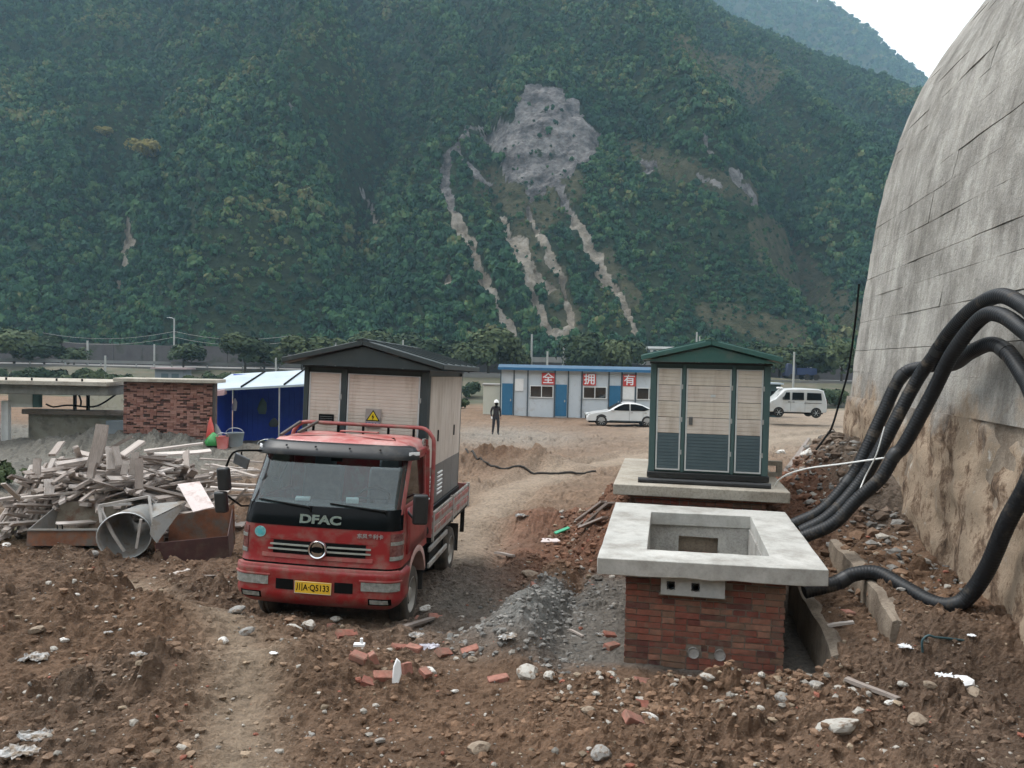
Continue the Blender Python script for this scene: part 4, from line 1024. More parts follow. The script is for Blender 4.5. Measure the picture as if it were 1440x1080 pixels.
# bumper
b = MB(); ab = np.linspace(-1.25, 1.25, 44)
b.grid([[cabp(a, z, o) for a in ab] for z, o in ((.40, -.03), (.44, .02), (.50, .035), (.56, .04), (.60, .028), (.66, .03), (.74, .034), (.80, .04), (.84, .035), (.865, .0))])
bump = b.build('bumper', 'red', truck, smooth=50)
cpatch('bumper_lip', 'redfade', -.93, .93, .845, .872, .03, 24, 2, .05)
cpatch('bumper_gap', 'ink', -.92, .92, .872, .90, -.012, 22, 1, .02)
for s in (-1, 1):
    fl_ = cpatch('fog_lamp', 'lens', s*.52, s*.92, .64, .74, .042, 10, 2, .03); cpatch('fog_lamp_surround', 'redfade', s*.50, s*.94, .752, .766, .05, 10, 1, .02, fl_)
    cpatch('indicator', 'lens', s*.62, s*.80, .49, .54, .046, 5, 1, .02)
    cpatch('bumper_vent', 'ink', s*.23, s*.43, .60, .72, .038, 4, 2, .02)
    cpatch('bumper_pocket', 'gloss', s*.60, s*.83, .475, .555, .041, 5, 1, .01)
pl_y = cabp(0, .62, .05)[1]
b = MB(); b.bx(-.205, .205, pl_y-.015, pl_y, .575, .715); plate = b.build('number_plate', 'yellow', truck, bevel=.004)
text('川A·Q5133', .098, 'ink', plate, (0, pl_y-.017, .645), (R(90), 0, 0), 'plate_lettering', .001, .0015, .80)
b = MB()
for (x0, x1, z0, z1) in ((-.2, .2, .709, .713), (-.2, .2, .577, .581), (-.203, -.199, .577, .713), (.199, .203, .577, .713)): b.bx(x0, x1, pl_y-.0165, pl_y-.0145, z0, z1)
b.build('plate_border', 'trim', plate)
# wipers
for (a0, a1) in ((-.72, -.10), (.10, .74)):
    b = MB(); pts = [Vector(cabp(a0+(a1-a0)*t, 1.60-.05*t, .02)) for t in np.linspace(0, 1, 7)]; b.tube(pts, .011, 6)
    b.tube([Vector(cabp(a1, 1.50, .015)), Vector(cabp(a1-.02, 1.545, .03)), Vector(cabp((a0+a1)/2, 1.575, .03))], .014, 6); b.build('wiper', 'ink', truck)
# inside the cab
b = MB(); b.prism([(.24, 1.3), (.24, 1.56), (.42, 1.585), (.62, 1.53), (.66, 1.3)], -.80, .80, 'yz'); b.build('dashboard', 'interior', truck, bevel=.02)
for x in (-.42, .42):
    b = MB(); b.box((x, 1.15, 1.28), (.52, .5, .16)); b.box((x, 1.42, 1.60), (.50, .14, .58), (R(-12), 0, 0)); b.box((x, 1.50, 1.93), (.28, .09, .16), (R(-8), 0, 0)); b.build('seat', 'seat', truck, bevel=.04)
b = MB(); cpos = Vector((.42, .66, 1.60)); tl = Euler((R(32), 0, 0)).to_matrix()
b.tube([cpos+tl@Vector((.2*math.cos(t), .2*math.sin(t), 0)) for t in np.linspace(0, 2*math.pi, 25)], .017, 8, cap=False)
b.beam(cpos+tl@Vector((-.19, 0, 0)), cpos+tl@Vector((.19, 0, 0)), .03, .02); b.beam(cpos, cpos-tl@Vector((0, 0, .3)), .04); b.build('steering_wheel', 'black', truck, smooth=50)
b = MB(); b.box((-.30, .36, 1.60), (.16, .10, .03), (.1, 0, .2)); b.build('paper_on_dashboard', 'paper', truck)
b = MB(); b.box((.28, .34, 1.615), (.14, .1, .065), (0, 0, .3)); b.build('tissue_pack', 'paper', truck, bevel=.01)
b = MB(); b.box((-.62, .38, 1.74), (.11, .07, .11), (0, 0, .2)); b.tube([(-.62, .40, 1.74), (-.60, .46, 1.85), (-.54, .52, 2.03)], .01, 6); b.build('dash_fan', 'black', truck, bevel=.03)
b = MB(); b.box((0, .60, 2.07), (.14, .03, .06)); b.build('rear_view_mirror', 'black', truck, bevel=.01)
# roof rack rail: an arch from behind the cab
for zz, yy, m_ in ((2.43, 1.66, 'redfade'),):
    pts = [(-.93, yy, 1.25), (-.93, yy, 2.15), (-.90, yy, 2.32), (-.80, yy, 2.42), (-.6, yy, zz)]+[(x, yy, zz) for x in (-.3, 0, .3)]+[(.6, yy, zz), (.80, yy, 2.42), (.90, yy, 2.32), (.93, yy, 2.15), (.93, yy, 1.25)]
    b = MB(); b.tube(catmull(pts, .05), .026, 10); hb = b.build('headboard_arch', m_, truck, smooth=60)
    for x in (-.66, -.33, 0, .33, .66):
        b = MB(); b.bx(x-.014, x+.014, yy-.012, yy+.012, 2.27, 2.41); b.build('stanchion', 'ink', hb)
    b = MB(); b.bx(-.2, .28, yy-.35, yy-.25, 2.345, 2.365); b.build('roof_hatch_lip', 'redfade', truck, bevel=.006)
b = MB(); b.beam((-.62, 1.0, 2.335), (-.60, 1.64, 2.44), .03); b.beam((-.80, .9, 2.30), (-.82, 1.62, 2.43), .03); b.build('rail_brace', mat('dusty_black_tube', (.06, .055, .05), (.12, .105, .095), 8, rough=.7), truck)
b = MB(); b.bx(.815, .835, 1.45, 1.60, 2.19, 2.30); b.build('side_lamp', 'lens', truck, bevel=.008)
# mirrors
mr = MB(); mr.box((1.06, .34, 1.56), (.17, .10, .36), (0, 0, R(12))); mir = mr.build('mirror', 'black', truck, bevel=.03, seg=3)
b = MB(); b.tube([(.86, .50, 1.52), (.95, .42, 1.45), (1.02, .36, 1.42)], .016, 8); b.tube([(.86, .52, 1.66), (.96, .42, 1.72), (1.04, .36, 1.72)], .014, 8); b.build('mirror_arm', 'black', mir, smooth=50)
mx = -1.17
b = MB(); b.box((mx, .20, 1.80), (.15, .09, .28), (R(4), R(-5), R(-14))); mir = b.build('mirror', 'black', truck, bevel=.03, seg=3)
b = MB(); b.box((mx-.02, .20, 1.52), (.15, .09, .26), (R(4), R(-5), R(-14))); b.build('lower_mirror', 'black', mir, bevel=.03, seg=3)
b = MB(); b.tube(catmull([(-.80, .52, 2.13), (-.92, .40, 2.14), (-1.06, .27, 2.135), (-1.11, .22, 2.08), (mx+.02, .20, 1.95)], .04), .013, 8)
b.tube([(mx, .22, 1.62), (-1.02, .35, 1.46), (-.86, .5, 1.45)], .012, 8); b.build('mirror_arm', 'ink', mir, smooth=50)
b = MB(); b.box((-1.0, .26, 2.02), (.20, .025, .15), (R(15), R(22), R(-8))); b.build('kerb_mirror', mat('mirror_back', (.10, .11, .12), (.16, .17, .18), 8, rough=.3), mir, bevel=.012)
b = MB(); b.tube([(-1.0, .25, 2.13), (-1.0, .26, 2.05)], .01, 6); b.build('kerb_mirror_bracket', 'ink', mir)
# chassis
b = MB()
for s in (-1, 1): b.bx(s*.38, s*.46, .3, 4.75, .62, .80)
for y in (1.3, 2.2, 3.0, 3.9, 4.7): b.bx(-.38, .38, y, y+.08, .64, .76)
b.bx(-.5, .5, .35, 1.3, .45, .9); b.build('chassis', 'chassis', truck)
b = MB(); b.bx(.50, .86, 1.95, 2.7, .42, .80); b.build('fuel_tank', 'chassis', truck, bevel=.05, seg=3)
b = MB(); b.bx(-.86, -.52, 1.95, 2.6, .42, .80); b.build('battery_box', 'chassis', truck, bevel=.02)
def wheel(x, y, r, w, parent, dual=False):
    wr = empty('wheel', (x, y, r)); wr.parent = parent; s = 1 if x > 0 else -1
    prof = [(-.5, .62), (-.5, .86), (-.44, .95), (-.34, .985), (-.3, 1.0), (-.12, 1.0), (-.1, .975), (-.04, .975), (-.02, 1.0), (.12, 1.0), (.14, .975), (.2, .975), (.22, 1.0), (.34, .985), (.44, .95), (.5, .86), (.5, .62)]
    b = MB(); b.lathe([(a*w, q*r) for a, q in prof], 28, 'x'); 
    if dual: b.lathe([(a*w-s*(w+.04), q*r) for a, q in prof], 28, 'x')
    t = b.build('tyre', 'tyre', wr, smooth=40)
    b = MB(); d = s*w; b.lathe([(.47*d, .62*r), (.50*d, .58*r), (.36*d, .54*r), (.18*d, .46*r), (.22*d, .28*r), (.42*d, .22*r), (.44*d, .05*r), (.44*d, .001)], 24, 'x')
    rim = b.build('rim', mat('dusty_rim', (.30, .28, .25), (.42, .40, .36), 8, rough=.7, metal=.3), wr, smooth=40)
    for k in range(6):
        t = k/6*2*math.pi; b = MB(); c = (.205*d, .38*r*math.cos(t), .38*r*math.sin(t)); b.lathe([(0, .001), (0, .055*r), (-.03*d, .055*r)], 10, 'x', (c[0]+.012*s, c[1], c[2])); b.build('rim_hole', 'ink', rim)
    return wr
for s in (-1, 1):
    wheel(s*.78, .92, .37, .21, truck); wheel(s*.80, 3.5, .37, .20, truck, True)
    b = MB(); arc = [(s*.93, .92+.47*math.cos(t), .37+.47*math.sin(t)+.08) for t in np.linspace(math.pi*.98, math.pi*.08, 18)]
    ri_ = [(p[0], .92+(p[1]-.92)*1.16, .45+(p[2]-.45)*1.16) for p in arc]
    b.grid([ri_, arc, [(p[0]-s*.32, p[1], p[2]) for p in arc]]); b.build('wheel_arch', mat('dusty_arch', (.36, .20, .17), (.46, .30, .26), 5, rough=.7), truck, smooth=50, solid=.012)
    b = MB(); b.bx(s*.90, s*.62, 1.42, 1.45, .30, .85); b.build('mudflap', 'rubber', truck)
    b = MB(); b.bx(s*.92, s*.6, 4.0, 4.02, .25, .7); b.build('mudflap', 'rubber', truck)
    for z in (.50, .72):
        b = MB(); b.bx(s*.92, s*.89, 1.75, 3.05, z, z+.07); b.build('side_guard', 'alu', truck, bevel=.008)
    for y in (1.9, 2.9):
        b = MB(); b.bx(s*.885, s*.86, y, y+.04, .45, .86); b.build('guard_bracket', 'chassis', truck)
    b = MB(); b.bx(s*.92, s*.86, 4.55, 4.62, .45, .9); b.build('rear_bracket', 'chassis', truck)
    b = MB(); b.lathe([(.0, .10), (.34, .10), (.34, .001)], 14, 'y', (s*.80, 1.42, 1.02)); b.build('air_intake', 'chassis', truck, smooth=40)
b = MB(); b.bx(-.93, .93, 1.74, 4.82, .86, .93); b.build('bed_floor', 'chassis', truck)
cols = ['alu', 'bandred', 'alu', 'bandred', 'alu']
for s in (-1, 1):
    z = .90
    for i, (h, m_) in enumerate(((.07, 'alu'), (.085, 'bandred'), (.075, 'alu'), (.085, 'bandred'), (.05, 'alu'))):
        o_ = .012 if i % 2 else 0
        b = MB(); b.bx(s*(.935+o_), s*(.905), 1.76, 4.82, z, z+h-.006); b.build('side_board', m_, truck, bevel=.006); z += h
    for y in (1.76, 3.25, 4.76):
        b = MB(); b.bx(s*.955, s*.90, y, y+.06, .86, 1.28); b.build('bed_stake', 'alu', truck, bevel=.006)
b = MB(); b.bx(-.93, .93, 4.79, 4.83, .93, 1.26); b.build('tailgate', 'bandred', truck)
b = MB(); b.bx(-.93, .93, 1.72, 1.75, .93, 1.45); b.build('headboard', 'redfade', truck)
for y in (2.3, 3.3, 4.3):
    b = MB(); b.bx(-.80, .80, y, y+.1, .932, 1.13); b.build('timber_bearer', 'wood', truck)

# substation on the lorry: stands on the bearers, a thing of its own
bpy.context.view_layer.update()
TM = truck.matrix_world.copy()
p = TM@Vector((-.07, 1.95, 1.13)); sub1 = empty('box_substation', tuple(p), (R(-1.2), R(1.3), R(-6.1)), 'cream box substation with dark slate gable roof loaded on the lorry', 'substation')
substation(sub1, 1.80, 2.75, 0.10, 1.95, .30, .25, [(-.82, -.36), (-.26, .78)], [(-.90, -.83), (-.35, -.27), (.79, .90)], 0.0,
           dict(light='cream', dark='slate2', band='greyband', post='slate', gable='slate', roof='slate'), 0, .09, [.22, .26, .26, .26])
sg = MB(); sg.bx(.02, .24, -.03, -.012, 1.25, 1.51); sgn = sg.build('warning_sign', mat('sign_grey', (.30, .27, .25), (.38, .35, .33), 9, rough=.6), sub1)
b = MB(); b.prism([(.03, 1.34), (.23, 1.34), (.13, 1.495)], -.0315, -.033); b.build('warning_triangle_border', 'ink', sgn)
b = MB(); b.prism([(.052, 1.352), (.208, 1.352), (.13, 1.473)], -.0335, -.035); b.build('warning_triangle', mat('warning_yellow', (.75, .55, .02), rough=.5), sgn)
bolt(sgn, (.13, -.0352, 1.395), .045)
b = MB(); b.bx(.03, .23, -.033, -.031, 1.26, 1.32); b.build('warning_strip', mat('sign_blue', (.07, .07, .20), rough=.6), sgn)
text('高压危险', .046, 'paper', sgn, (.13, -.034, 1.29), (R(90), 0, 0), 'warning_lettering', .0005)
b = MB(); b.bx(-.66, -.44, -.02, -.008, 1.26, 1.40); mp = b.build('rating_plate', 'gloss', sub1, bevel=.004)
for k in range(4):
    b = MB(); b.bx(-.64, -.46, -.0225, -.0205, 1.285+k*.027, 1.288+k*.027); b.build('plate_line', 'steel', mp)

# ------------------------------------------------------------------ brick hut, slab-roofed shelter and blue shed on the left
HUTY = 30.0
MT['hutbrick'] = mat('hut_mortar', (.17, .13, .105), (.23, .18, .15), 6, rough=.95, world=True)
hp = at(236, 626, HUTY); hz = gz(hp.x, HUTY)
hz = float(hp.z)
hut = empty('brick_hut', (hp.x, HUTY, hz), (0, 0, R(2)), 'red brick hut with a flat concrete roof behind the timber heap', 'hut')
hwid = 3.36; hh = 2.42
b = MB(); b.bx(-hwid/2, hwid/2, .03, .55, -.4, hh); b.build('wall_core', mat('hut_gaps', (.05, .035, .03), (.14, .09, .07), 5, rough=.95), hut)
# brickwork in courses, too fine to pick apart at this distance
V_, F_, C_ = [], [], []
z = 0; c = 0
unit = [(-1, -1, -1), (1, -1, -1), (1, -1, 1), (-1, -1, 1), (-1, 1, -1), (1, 1, -1), (1, 1, 1), (-1, 1, 1)]
while z < hh-.06:
    x = -hwid/2-(.12 if c % 2 else 0)
    while x < hwid/2-.02:
        L = random.choice((.24, .24, .115)); x0 = max(x, -hwid/2); x1 = min(x+L, hwid/2)
        if random.random() > .10 and x1-x0 > .04:
            o = len(V_); yy = .005+random.uniform(-.008, .008)
            for u in unit: V_.append(((x0+x1)/2+u[0]*(x1-x0)/2, yy+u[1]*.03, z+.028+u[2]*.028))
            F_ += [(o, o+1, o+2, o+3), (o, o+4, o+5, o+1), (o+3, o+2, o+6, o+7), (o, o+3, o+7, o+4), (o+1, o+5, o+6, o+2)]
            t = random.random(); base = np.array([.24, .11, .085])*(1-t)+np.array([.36, .20, .16])*t
            if random.random() < .16: base = np.array([.10, .05, .042])
            C_ += [base]*8
        x += L+.012
    z += .063; c += 1
hb_ = mesh_np('brickwork', np.array(V_), np.array(F_), vcolmat('hut_brick', 'soil', bump=.2, var=.3, vscale=2), {'soil': np.array(C_)}, parent=hut); hb_['kind'] = 'stuff'
b = MB(); b.bx(-hwid/2-.25, hwid/2+.25, -.35, .8, hh+.003, hh+.14); b.build('roof_slab', 'slab2', hut, bevel=.02)
b = MB(); b.bx(hwid/2+.02, hwid/2+.10, -.05, .03, -.2, hh); b.build('corner_post', mat('dark_post', (.06, .05, .045), rough=.8), hut)

shx = at(88, 600, 31); shz = shx.z-.05
sh = empty('roadside_shelter', (shx.x, 31, shz), (0, 0, R(1.0)), 'long grey concrete slab roof on posts over a cream wall at far left', 'shelter')
def pxl(px, Y=31.): return at(px, 560, Y).x-shx.x
def pz(py, px=88, Y=31.): return at(px, py, Y).z-shz
b = MB(); b.bx(pxl(-160), pxl(172), -1.2, 1.4, pz(553), pz(540)); b.build('roof_beam', concrete('grey_beam', (.20, .20, .185), (.28, .275, .25), (.14, .135, .12)), sh, bevel=.03)
b = MB(); b.bx(pxl(-160), pxl(176), -1.5, 1.7, pz(539.8), pz(534)); b.build('roof_slab', 'slab2', sh, bevel=.02)
b = MB(); b.bx(pxl(10), pxl(200), 6.0, 6.2, -.9, pz(548)); b.build('upper_wall', mat('cream_wall', (.40, .37, .28), (.48, .45, .36), 2, rough=.9, dirt=(.28, .25, .2)), sh)
b = MB(); b.bx(pxl(26), pxl(173), .2, .7, pz(584), pz(577)); b.build('ledge_beam', mat('pink_beam', (.30, .24, .21), (.38, .32, .29), 3, rough=.9, dirt=(.16, .14, .12)), sh, bevel=.04)
b = MB(); b.bx(pxl(30), pxl(173), .5, .6, -.9, pz(584.2)); b.build('lower_wall', mat('stained_render', (.27, .25, .20), (.40, .38, .33), 2.5, rough=.95, dirt=(.2, .19, .17)), sh)
b = MB(); b.bx(pxl(-160), pxl(13), -.9, -.6, -.9, pz(568)); b.build('grey_wall', mat('blue_grey_render', (.17, .18, .185), (.23, .24, .24), 2, rough=.9), sh)
b = MB(); b.bx(pxl(13.5), pxl(23), -.5, -.3, -.9, pz(564)); b.bx(pxl(19), pxl(52), -.3, -.15, pz(573), pz(553)); b.build('white_panel', 'white', sh)
b = MB(); b.bx(pxl(52), pxl(62), -.28, -.1, pz(573), pz(553)); b.build('teal_shutter', mat('teal_shutter', (.08, .16, .16), rough=.7), sh)
for px in (99, 117.5, 171):
    b = MB(); b.bx(pxl(px-1.3), pxl(px+1.3), .25, .4, pz(577), pz(553)); b.build('post', mat('dark_steel_post', (.02, .02, .02), rough=.7), sh)
b = MB()
for pts in ([(62, 569), (72, 573), (84, 571), (98, 570), (120, 572), (134, 570), (148, 562), (160, 553)], [(107, 553), (111, 564), (110, 572)], [(119, 553), (122, 566), (121, 571)]):
    b.tube(catmull([(pxl(x), .15, pz(y)) for x, y in pts], .15), .035, 6)
b.build('cable', 'ink', sh, smooth=60)
for i, px in enumerate((40, 74, 107, 141)):
    b = MB(); b.bx(pxl(px-1), pxl(px+1), -1.4, -1.36, pz(534.2), pz(530.5)); b.build('roof_clip', 'ink', sh)
b = MB(); b.bx(pxl(152), pxl(176), -.2, .2, -.9, pz(590)); b.build('side_block', mat('blue_grey_block', (.22, .26, .30), (.3, .33, .35), 3, rough=.9), sh)

SHY = 33.0
s0 = at(298, 612, SHY); 
shed = empty('blue_shed', (s0.x, SHY, s0.z), (0, 0, R(-2)), 'open shed with blue sheet walls and a pale sloping roof beside the brick hut', 'shed')
MT['blue'] = mat('blue_sheet', (.012, .05, .42), (.02, .075, .52), 1.5, rough=.6)
Ws = 5.6
b = MB()
for i in range(23):
    x = .1+i*(Ws-.2)/23; b.bx(x, x+.19, 2.0, 2.06, -.5, 2.55); b.bx(x+.19, x+.235, 2.02, 2.05, -.5, 2.55)
b.build('back_wall', 'blue', shed)
b = MB(); b.bx(Ws-.06, Ws, .0, 2.0, -.5, 2.4); b.build('side_wall', 'blue', shed)
b = MB(); b.bx(0, .06, .0, 2.0, -.5, 2.1); b.build('side_wall', 'blue', shed)
def slope(x0, x1, za, zb, y0, y1, dz, th, nm, m_):
    b = MB(); b.prism([(x0, za), (x1, zb), (x1, zb+th), (x0, za+th)], 0, 1); vs = []
    for v in b.v: vs.append((v[0], y0 if v[1] == 0 else y1, v[2]+(0 if v[1] == 0 else dz)))
    b.v = vs; return b.build(nm, m_, shed)
MT['bluewhite'] = mat('pale_blue_sheet', (.34, .41, .46), (.46, .52, .56), 1.2, rough=.5)
rf = slope(-.1, Ws+.1, 1.86, 2.30, -.5, 2.3, .60, .09, 'roof_sheet', 'bluewhite')
for x in (1.4, 3.2, 4.6):
    b = MB(); z = 1.99+.44*(x+.1)/(Ws+.2); b.prism([(-.5, z-.03), (2.3, z+.57), (2.3, z+.62), (-.5, z+.03)], x, x+.05, 'yz'); b.build('roof_batten', 'ink', rf)
slope(-.1, .75, 1.62, 1.74, -.62, -.30, .05, .22, 'pink_fascia', mat('pink_sheet', (.55, .36, .36), rough=.6))
for x in (.1, 3.0): 
    b = MB(); b.cyl((x, -.4, -.5), (x, -.4, 1.95+.07*x), .035, n=8); b.build('post', 'steel', shed)
def sitem(px, py, Y): return at(px, py, Y)
# odds and ends under the shed
def thing(name, label, cat, loc, rot=(0, 0, 0), group=None): return empty(name, loc, rot, label, cat, group)
p = hit(337, 616); t = thing('wooden_table', 'low table with a red top under the blue shed', 'table', (p.x, 31.6, gz(p.x, 31.6)))
b = MB(); b.bx(-.42, .42, -.3, .3, .55, .60); b.build('table_top', mat('dark_red_top', (.20, .04, .03), rough=.6), t)
for x in (-.36, .36):
    for y in (-.24, .24):
        b = MB(); b.bx(x-.04, x+.04, y-.04, y+.04, -.05, .55); b.build('leg', 'wood', t)
b = MB(); b.bx(-.3, .3, .0, .25, .0, .48); b.build('cupboard', mat('brown_box', (.12, .07, .05), rough=.8), t)
def bucket(px, py, Y, r, h, m_, label, cat='bucket'):
    x = at(px, py, Y).x; t = thing('bucket' if cat == 'bucket' else cat.replace(' ', '_'), label, cat, (x, Y, gz(x, Y)))
    b = MB(); b.lathe([(0, .001), (0, r*.8), (h, r), (h+.015, r*1.05), (h, r*.93), (.03, r*.75)], 16, 'z'); b.build('shell', m_, t, smooth=50)
    b = MB(); b.tube([(r*math.cos(a), 0, h+.6*r*math.sin(a)) for a in np.linspace(0, math.pi, 9)], .012, 6); b.build('handle', 'steel', t); return t
bucket(313, 630, 29.3, .24, .46, mat('pink_red_plastic', (.62, .10, .09), (.7, .3, .28), 1.5, rough=.5), 'red and pink bucket beside the green bag by the hut')
bucket(330, 628, 29.6, .34, .50, mat('grey_plastic', (.15, .18, .19), (.22, .24, .25), 2, rough=.6), 'large grey tub right of the red bucket')
bucket(377, 622, 30.6, .44, .12, mat('green_basin', (.05, .42, .25), (.08, .5, .32), 3, rough=.4), 'shallow green basin by the shed post', 'basin')
def sack(px, Y, w, h, m_, label, name, cat, lean=0, seed=1):
    x = at(px, 620, Y).x; b = MB(); b.lathe([(0, .001), (0, w*.9), (h*.25, w*1.05), (h*.6, w*.8), (h*.85, w*.4), (h, w*.12), (h*1.01, .001)], 14, 'z')
    q = np.random.default_rng(seed); b.v = [(v[0]*(1+q.normal(0, .06))+lean*v[2], v[1]*(1+q.normal(0, .06)), v[2]) for v in b.v]
    o = b.build(name, m_, None, smooth=60); o.location = (x, Y, gz(x, Y)-.02); tag(o, label, cat)
sack(300, 29.4, .30, .48, mat('green_plastic', (.03, .22, .05), (.06, .32, .09), 5, rough=.45), 'bright green plastic bag on the ground by the hut', 'green_bag', 'bag', seed=2)
sack(296, 30.0, .15, .95, mat('red_plastic', (.60, .06, .05), (.68, .14, .10), 4, rough=.45), 'upright red plastic bundle at the corner of the hut', 'red_bundle', 'bundle', seed=3)
sack(306, 30.4, .22, .75, mat('grey_cloth', (.18, .17, .165), (.28, .27, .26), 6, rough=.9), 'grey sack leaning behind the red bucket', 'grey_sack', 'sack', -.1, seed=4)
for (px, py, Y, h, m_, lb) in ((330, 569, 34.2, .55, 'paper', 'white rag hanging on the blue wall of the shed'), (369, 571, 34.2, .7, 'greenpost', 'dark green coat hanging on the blue wall'), (385, 594, 34.2, .4, 'slate', 'dark bag hanging low on the blue wall')):
    p = at(px, py, Y); b = MB(); b.lathe([(-h/2, .08), (-h*.2, .12), (h*.2, .09), (h/2, .02)], 10, 'z'); b.v = [(v[0]*(1.0 if m_ == 'paper' else 1.8)+.02*math.sin(9*v[2]), v[1]*.4, v[2]) for v in b.v]
    o = b.build('hanging_cloth', m_, None, smooth=60); o.location = p; tag(o, lb, 'cloth')

# ------------------------------------------------------------------ timber heap: every plank its own thing
pm = MB(); pm.box((0, 0, 0), (1, 1, 1)); po = pm.build('plank', 'wood', None); PM = []
base_me = po.data; bpy.data.objects.remove(po)
for k in range(5):
    me = base_me.copy(); q = np.random.default_rng(400+k)
    bm = bmesh.new(); bm.from_mesh(me); bmesh.ops.subdivide_edges(bm, edges=[e for e in bm.edges if abs((e.verts[0].co-e.verts[1].co).x) > .5], cuts=3)
    for v in bm.verts: v.co.z += .35*math.sin(v.co.x*2.5+k)*q.uniform(-.3, .6); v.co.y += .12*math.sin(v.co.x*3+k); v.co.x += q.normal(0, .006)
    bm.to_mesh(me); bm.free(); PM.append(me)
def plank(loc, L, w, t, rot, label, group='planks of the timber heap', name='timber_plank', m_=None):
    me = random.choice(PM)
    o = bpy.data.objects.new(name, me); COL.objects.link(o); o.scale = (L, w, t); o.location = loc; o.rotation_euler = rot
    return tag(o, label, 'plank', group)
def plank_pp(p, q, w, t, label, group=None, roll=0., name='timber_plank'):
    p = Vector(p); q = Vector(q); d = q-p; e = d.to_track_quat('X', 'Z')@Euler((roll, 0, 0)).to_quaternion()
    return plank((p+q)/2, d.length, w, t, e.to_euler(), label, group, name)
HC = at(165, 720, 14.8); hg = gz(HC.x, 14.8)
LB = 'weathered grey plank lying in the tangled timber heap'
LBE = 'grey plank end poking out towards the camera from the timber heap'
def heap_h(x, y):
    return 1.50*math.exp(-((x-HC.x)/1.75)**4-((y-15.0)/1.35)**4)
for i in range(280):
    x = HC.x+random.uniform(-1.65, 1.75); y = 15.0+random.uniform(-1.1, 1.0); h = heap_h(x, y)
    if h < .12: continue
    z = gz(x, y)+h*random.choice((.12, .25, .4, .55, .7, .82, .92, 1.0))
    yawp = random.uniform(R(55), R(125)) if random.random() < .75 else random.uniform(0, 3)
    plank((x, y, z), random.uniform(.6, 1.7), random.uniform(.06, .15), random.uniform(.025, .06), (random.uniform(-.6, .6), random.gauss(.12, .2), yawp), LB)
for i in range(24):                                          # stacked shuttering boards right of the heap
    x = at(235, 690, 15.2).x+random.uniform(-.25, .6); y = 15.3+random.uniform(-.5, .5); z = gz(x, y)+.05+.034*i
    plank((x, y, z), random.uniform(1.3, 2.0), random.uniform(.18, .5), .028, (0, random.gauss(0, .03), random.gauss(R(4), R(14))), 'grey shuttering board stacked flat right of the timber heap', 'stacked shuttering boards')
for i in range(22):                                          # sticks fanned out down to the left
    t = i/21; a = at(45+45*t+random.uniform(-6, 6), 662-18*t+random.uniform(-6, 8), 15.2-.4*random.random()); e = at(-12+75*t+random.uniform(-12, 12), 758-30*t+random.uniform(-12, 12), 14.2)
    e.z = max(e.z, gz(e.x, e.y)+.03)
    plank_pp(a, e, random.uniform(.05, .1), random.uniform(.03, .05), 'thin grey stick fanned out at the left foot of the heap', 'sticks fanned out left of the heap', name='timber_stick')
for (a, e, w, lb) in (((143, 597, 13.8), (131, 655, 13.6), .22, 'broad pointed pale plank standing up out of the heap'), ((132, 650, 13.55), (128, 672, 13.5), .2, 'short broad board under the standing pointed plank'), ((112, 655, 13.9), (186, 614, 14.3), .14, 'long plank with a red edge sloping up across the heap'),
                      ((72, 640, 13.7), (88, 622, 14.2), .12, 'pale plank standing on the left top of the heap'), ((54, 645, 13.8), (50, 668, 13.7), .13, 'short plank upright at the left shoulder of the heap'), ((153, 630, 13.6), (156, 660, 13.5), .13, 'pale plank hanging down in the middle of the heap front'),
                      ((163, 628, 13.6), (167, 655, 13.5), .11, 'pale plank hanging down just right of the heap middle'), ((67, 674, 13.6), (69, 696, 13.5), .15, 'short pale block end on the left heap front'), ((176, 648, 13.6), (175, 668, 13.5), .11, 'small pale plank end near the heap right shoulder'),
                      ((189, 636, 13.5), (187, 668, 13.4), .12, 'plank leaning on the right shoulder of the heap'), ((194, 645, 13.4), (197, 688, 13.2), .13, 'long pale plank sloping down behind the round funnel'), ((96, 702, 13.5), (117, 690, 13.9), .06, 'thin stick across the dark lower front of the heap'),
                      ((112, 706, 13.4), (134, 690, 13.8), .05, 'pair stick rising beside the rusty trough'), ((203, 634, 16.5), (285, 624, 17.0), .22, 'long pale plank lying in front of the hut'), ((215, 640, 16.2), (296, 634, 16.8), .2, 'second long plank lying in front of the hut, nearer')):
    A = at(*a); E = at(*e)
    plank_pp(A, E, w, .045, lb, roll=random.uniform(-.2, .2))
for i in range(12):
    a = hit(308+random.uniform(-4, 30), 690+random.uniform(-30, 20)); a.z += .08+.03*i
    plank(tuple(a), random.uniform(1.0, 2.2), .12, .05, (0, random.gauss(0, .05), random.gauss(.1, .25)), 'grey plank on the ground behind the lorry mirror', 'planks behind the lorry mirror')

# ------------------------------------------------------------------ steel skips and funnel in front of the heap
FY = 13.2
p = at(92, 768, FY); g0 = gz(p.x, FY)-.03
tr = thing('rusty_trough', 'open rusty steel trough with a torn left end below the heap', 'trough', (p.x, FY, g0), (0, 0, R(6)))
b = MB(); b.prism([(-.62, 0), (.62, 0), (.66, .27), (-.60, .27)], -.02, 0); b.build('front_plate', 'rust', tr, solid=0)
b = MB(); b.add([(-.45, .55, .05), (.70, .55, .05), (.74, .72, .68), (-.40, .72, .60)], [(0, 1, 2, 3)]); b.build('back_plate', 'rustin', tr, solid=.015)
b = MB(); b.add([(-.60, 0, .27), (-.62, 0, 0), (-.45, .55, .05), (-.40, .72, .60)], [(0, 1, 2, 3)]); b.build('end_plate', 'sheet', tr, solid=.012)
b = MB(); b.add([(.64, 0, .25), (.62, 0, 0), (.70, .55, .05), (.74, .72, .68)], [(0, 1, 2, 3)]); b.build('end_plate', 'rustin', tr, solid=.012)
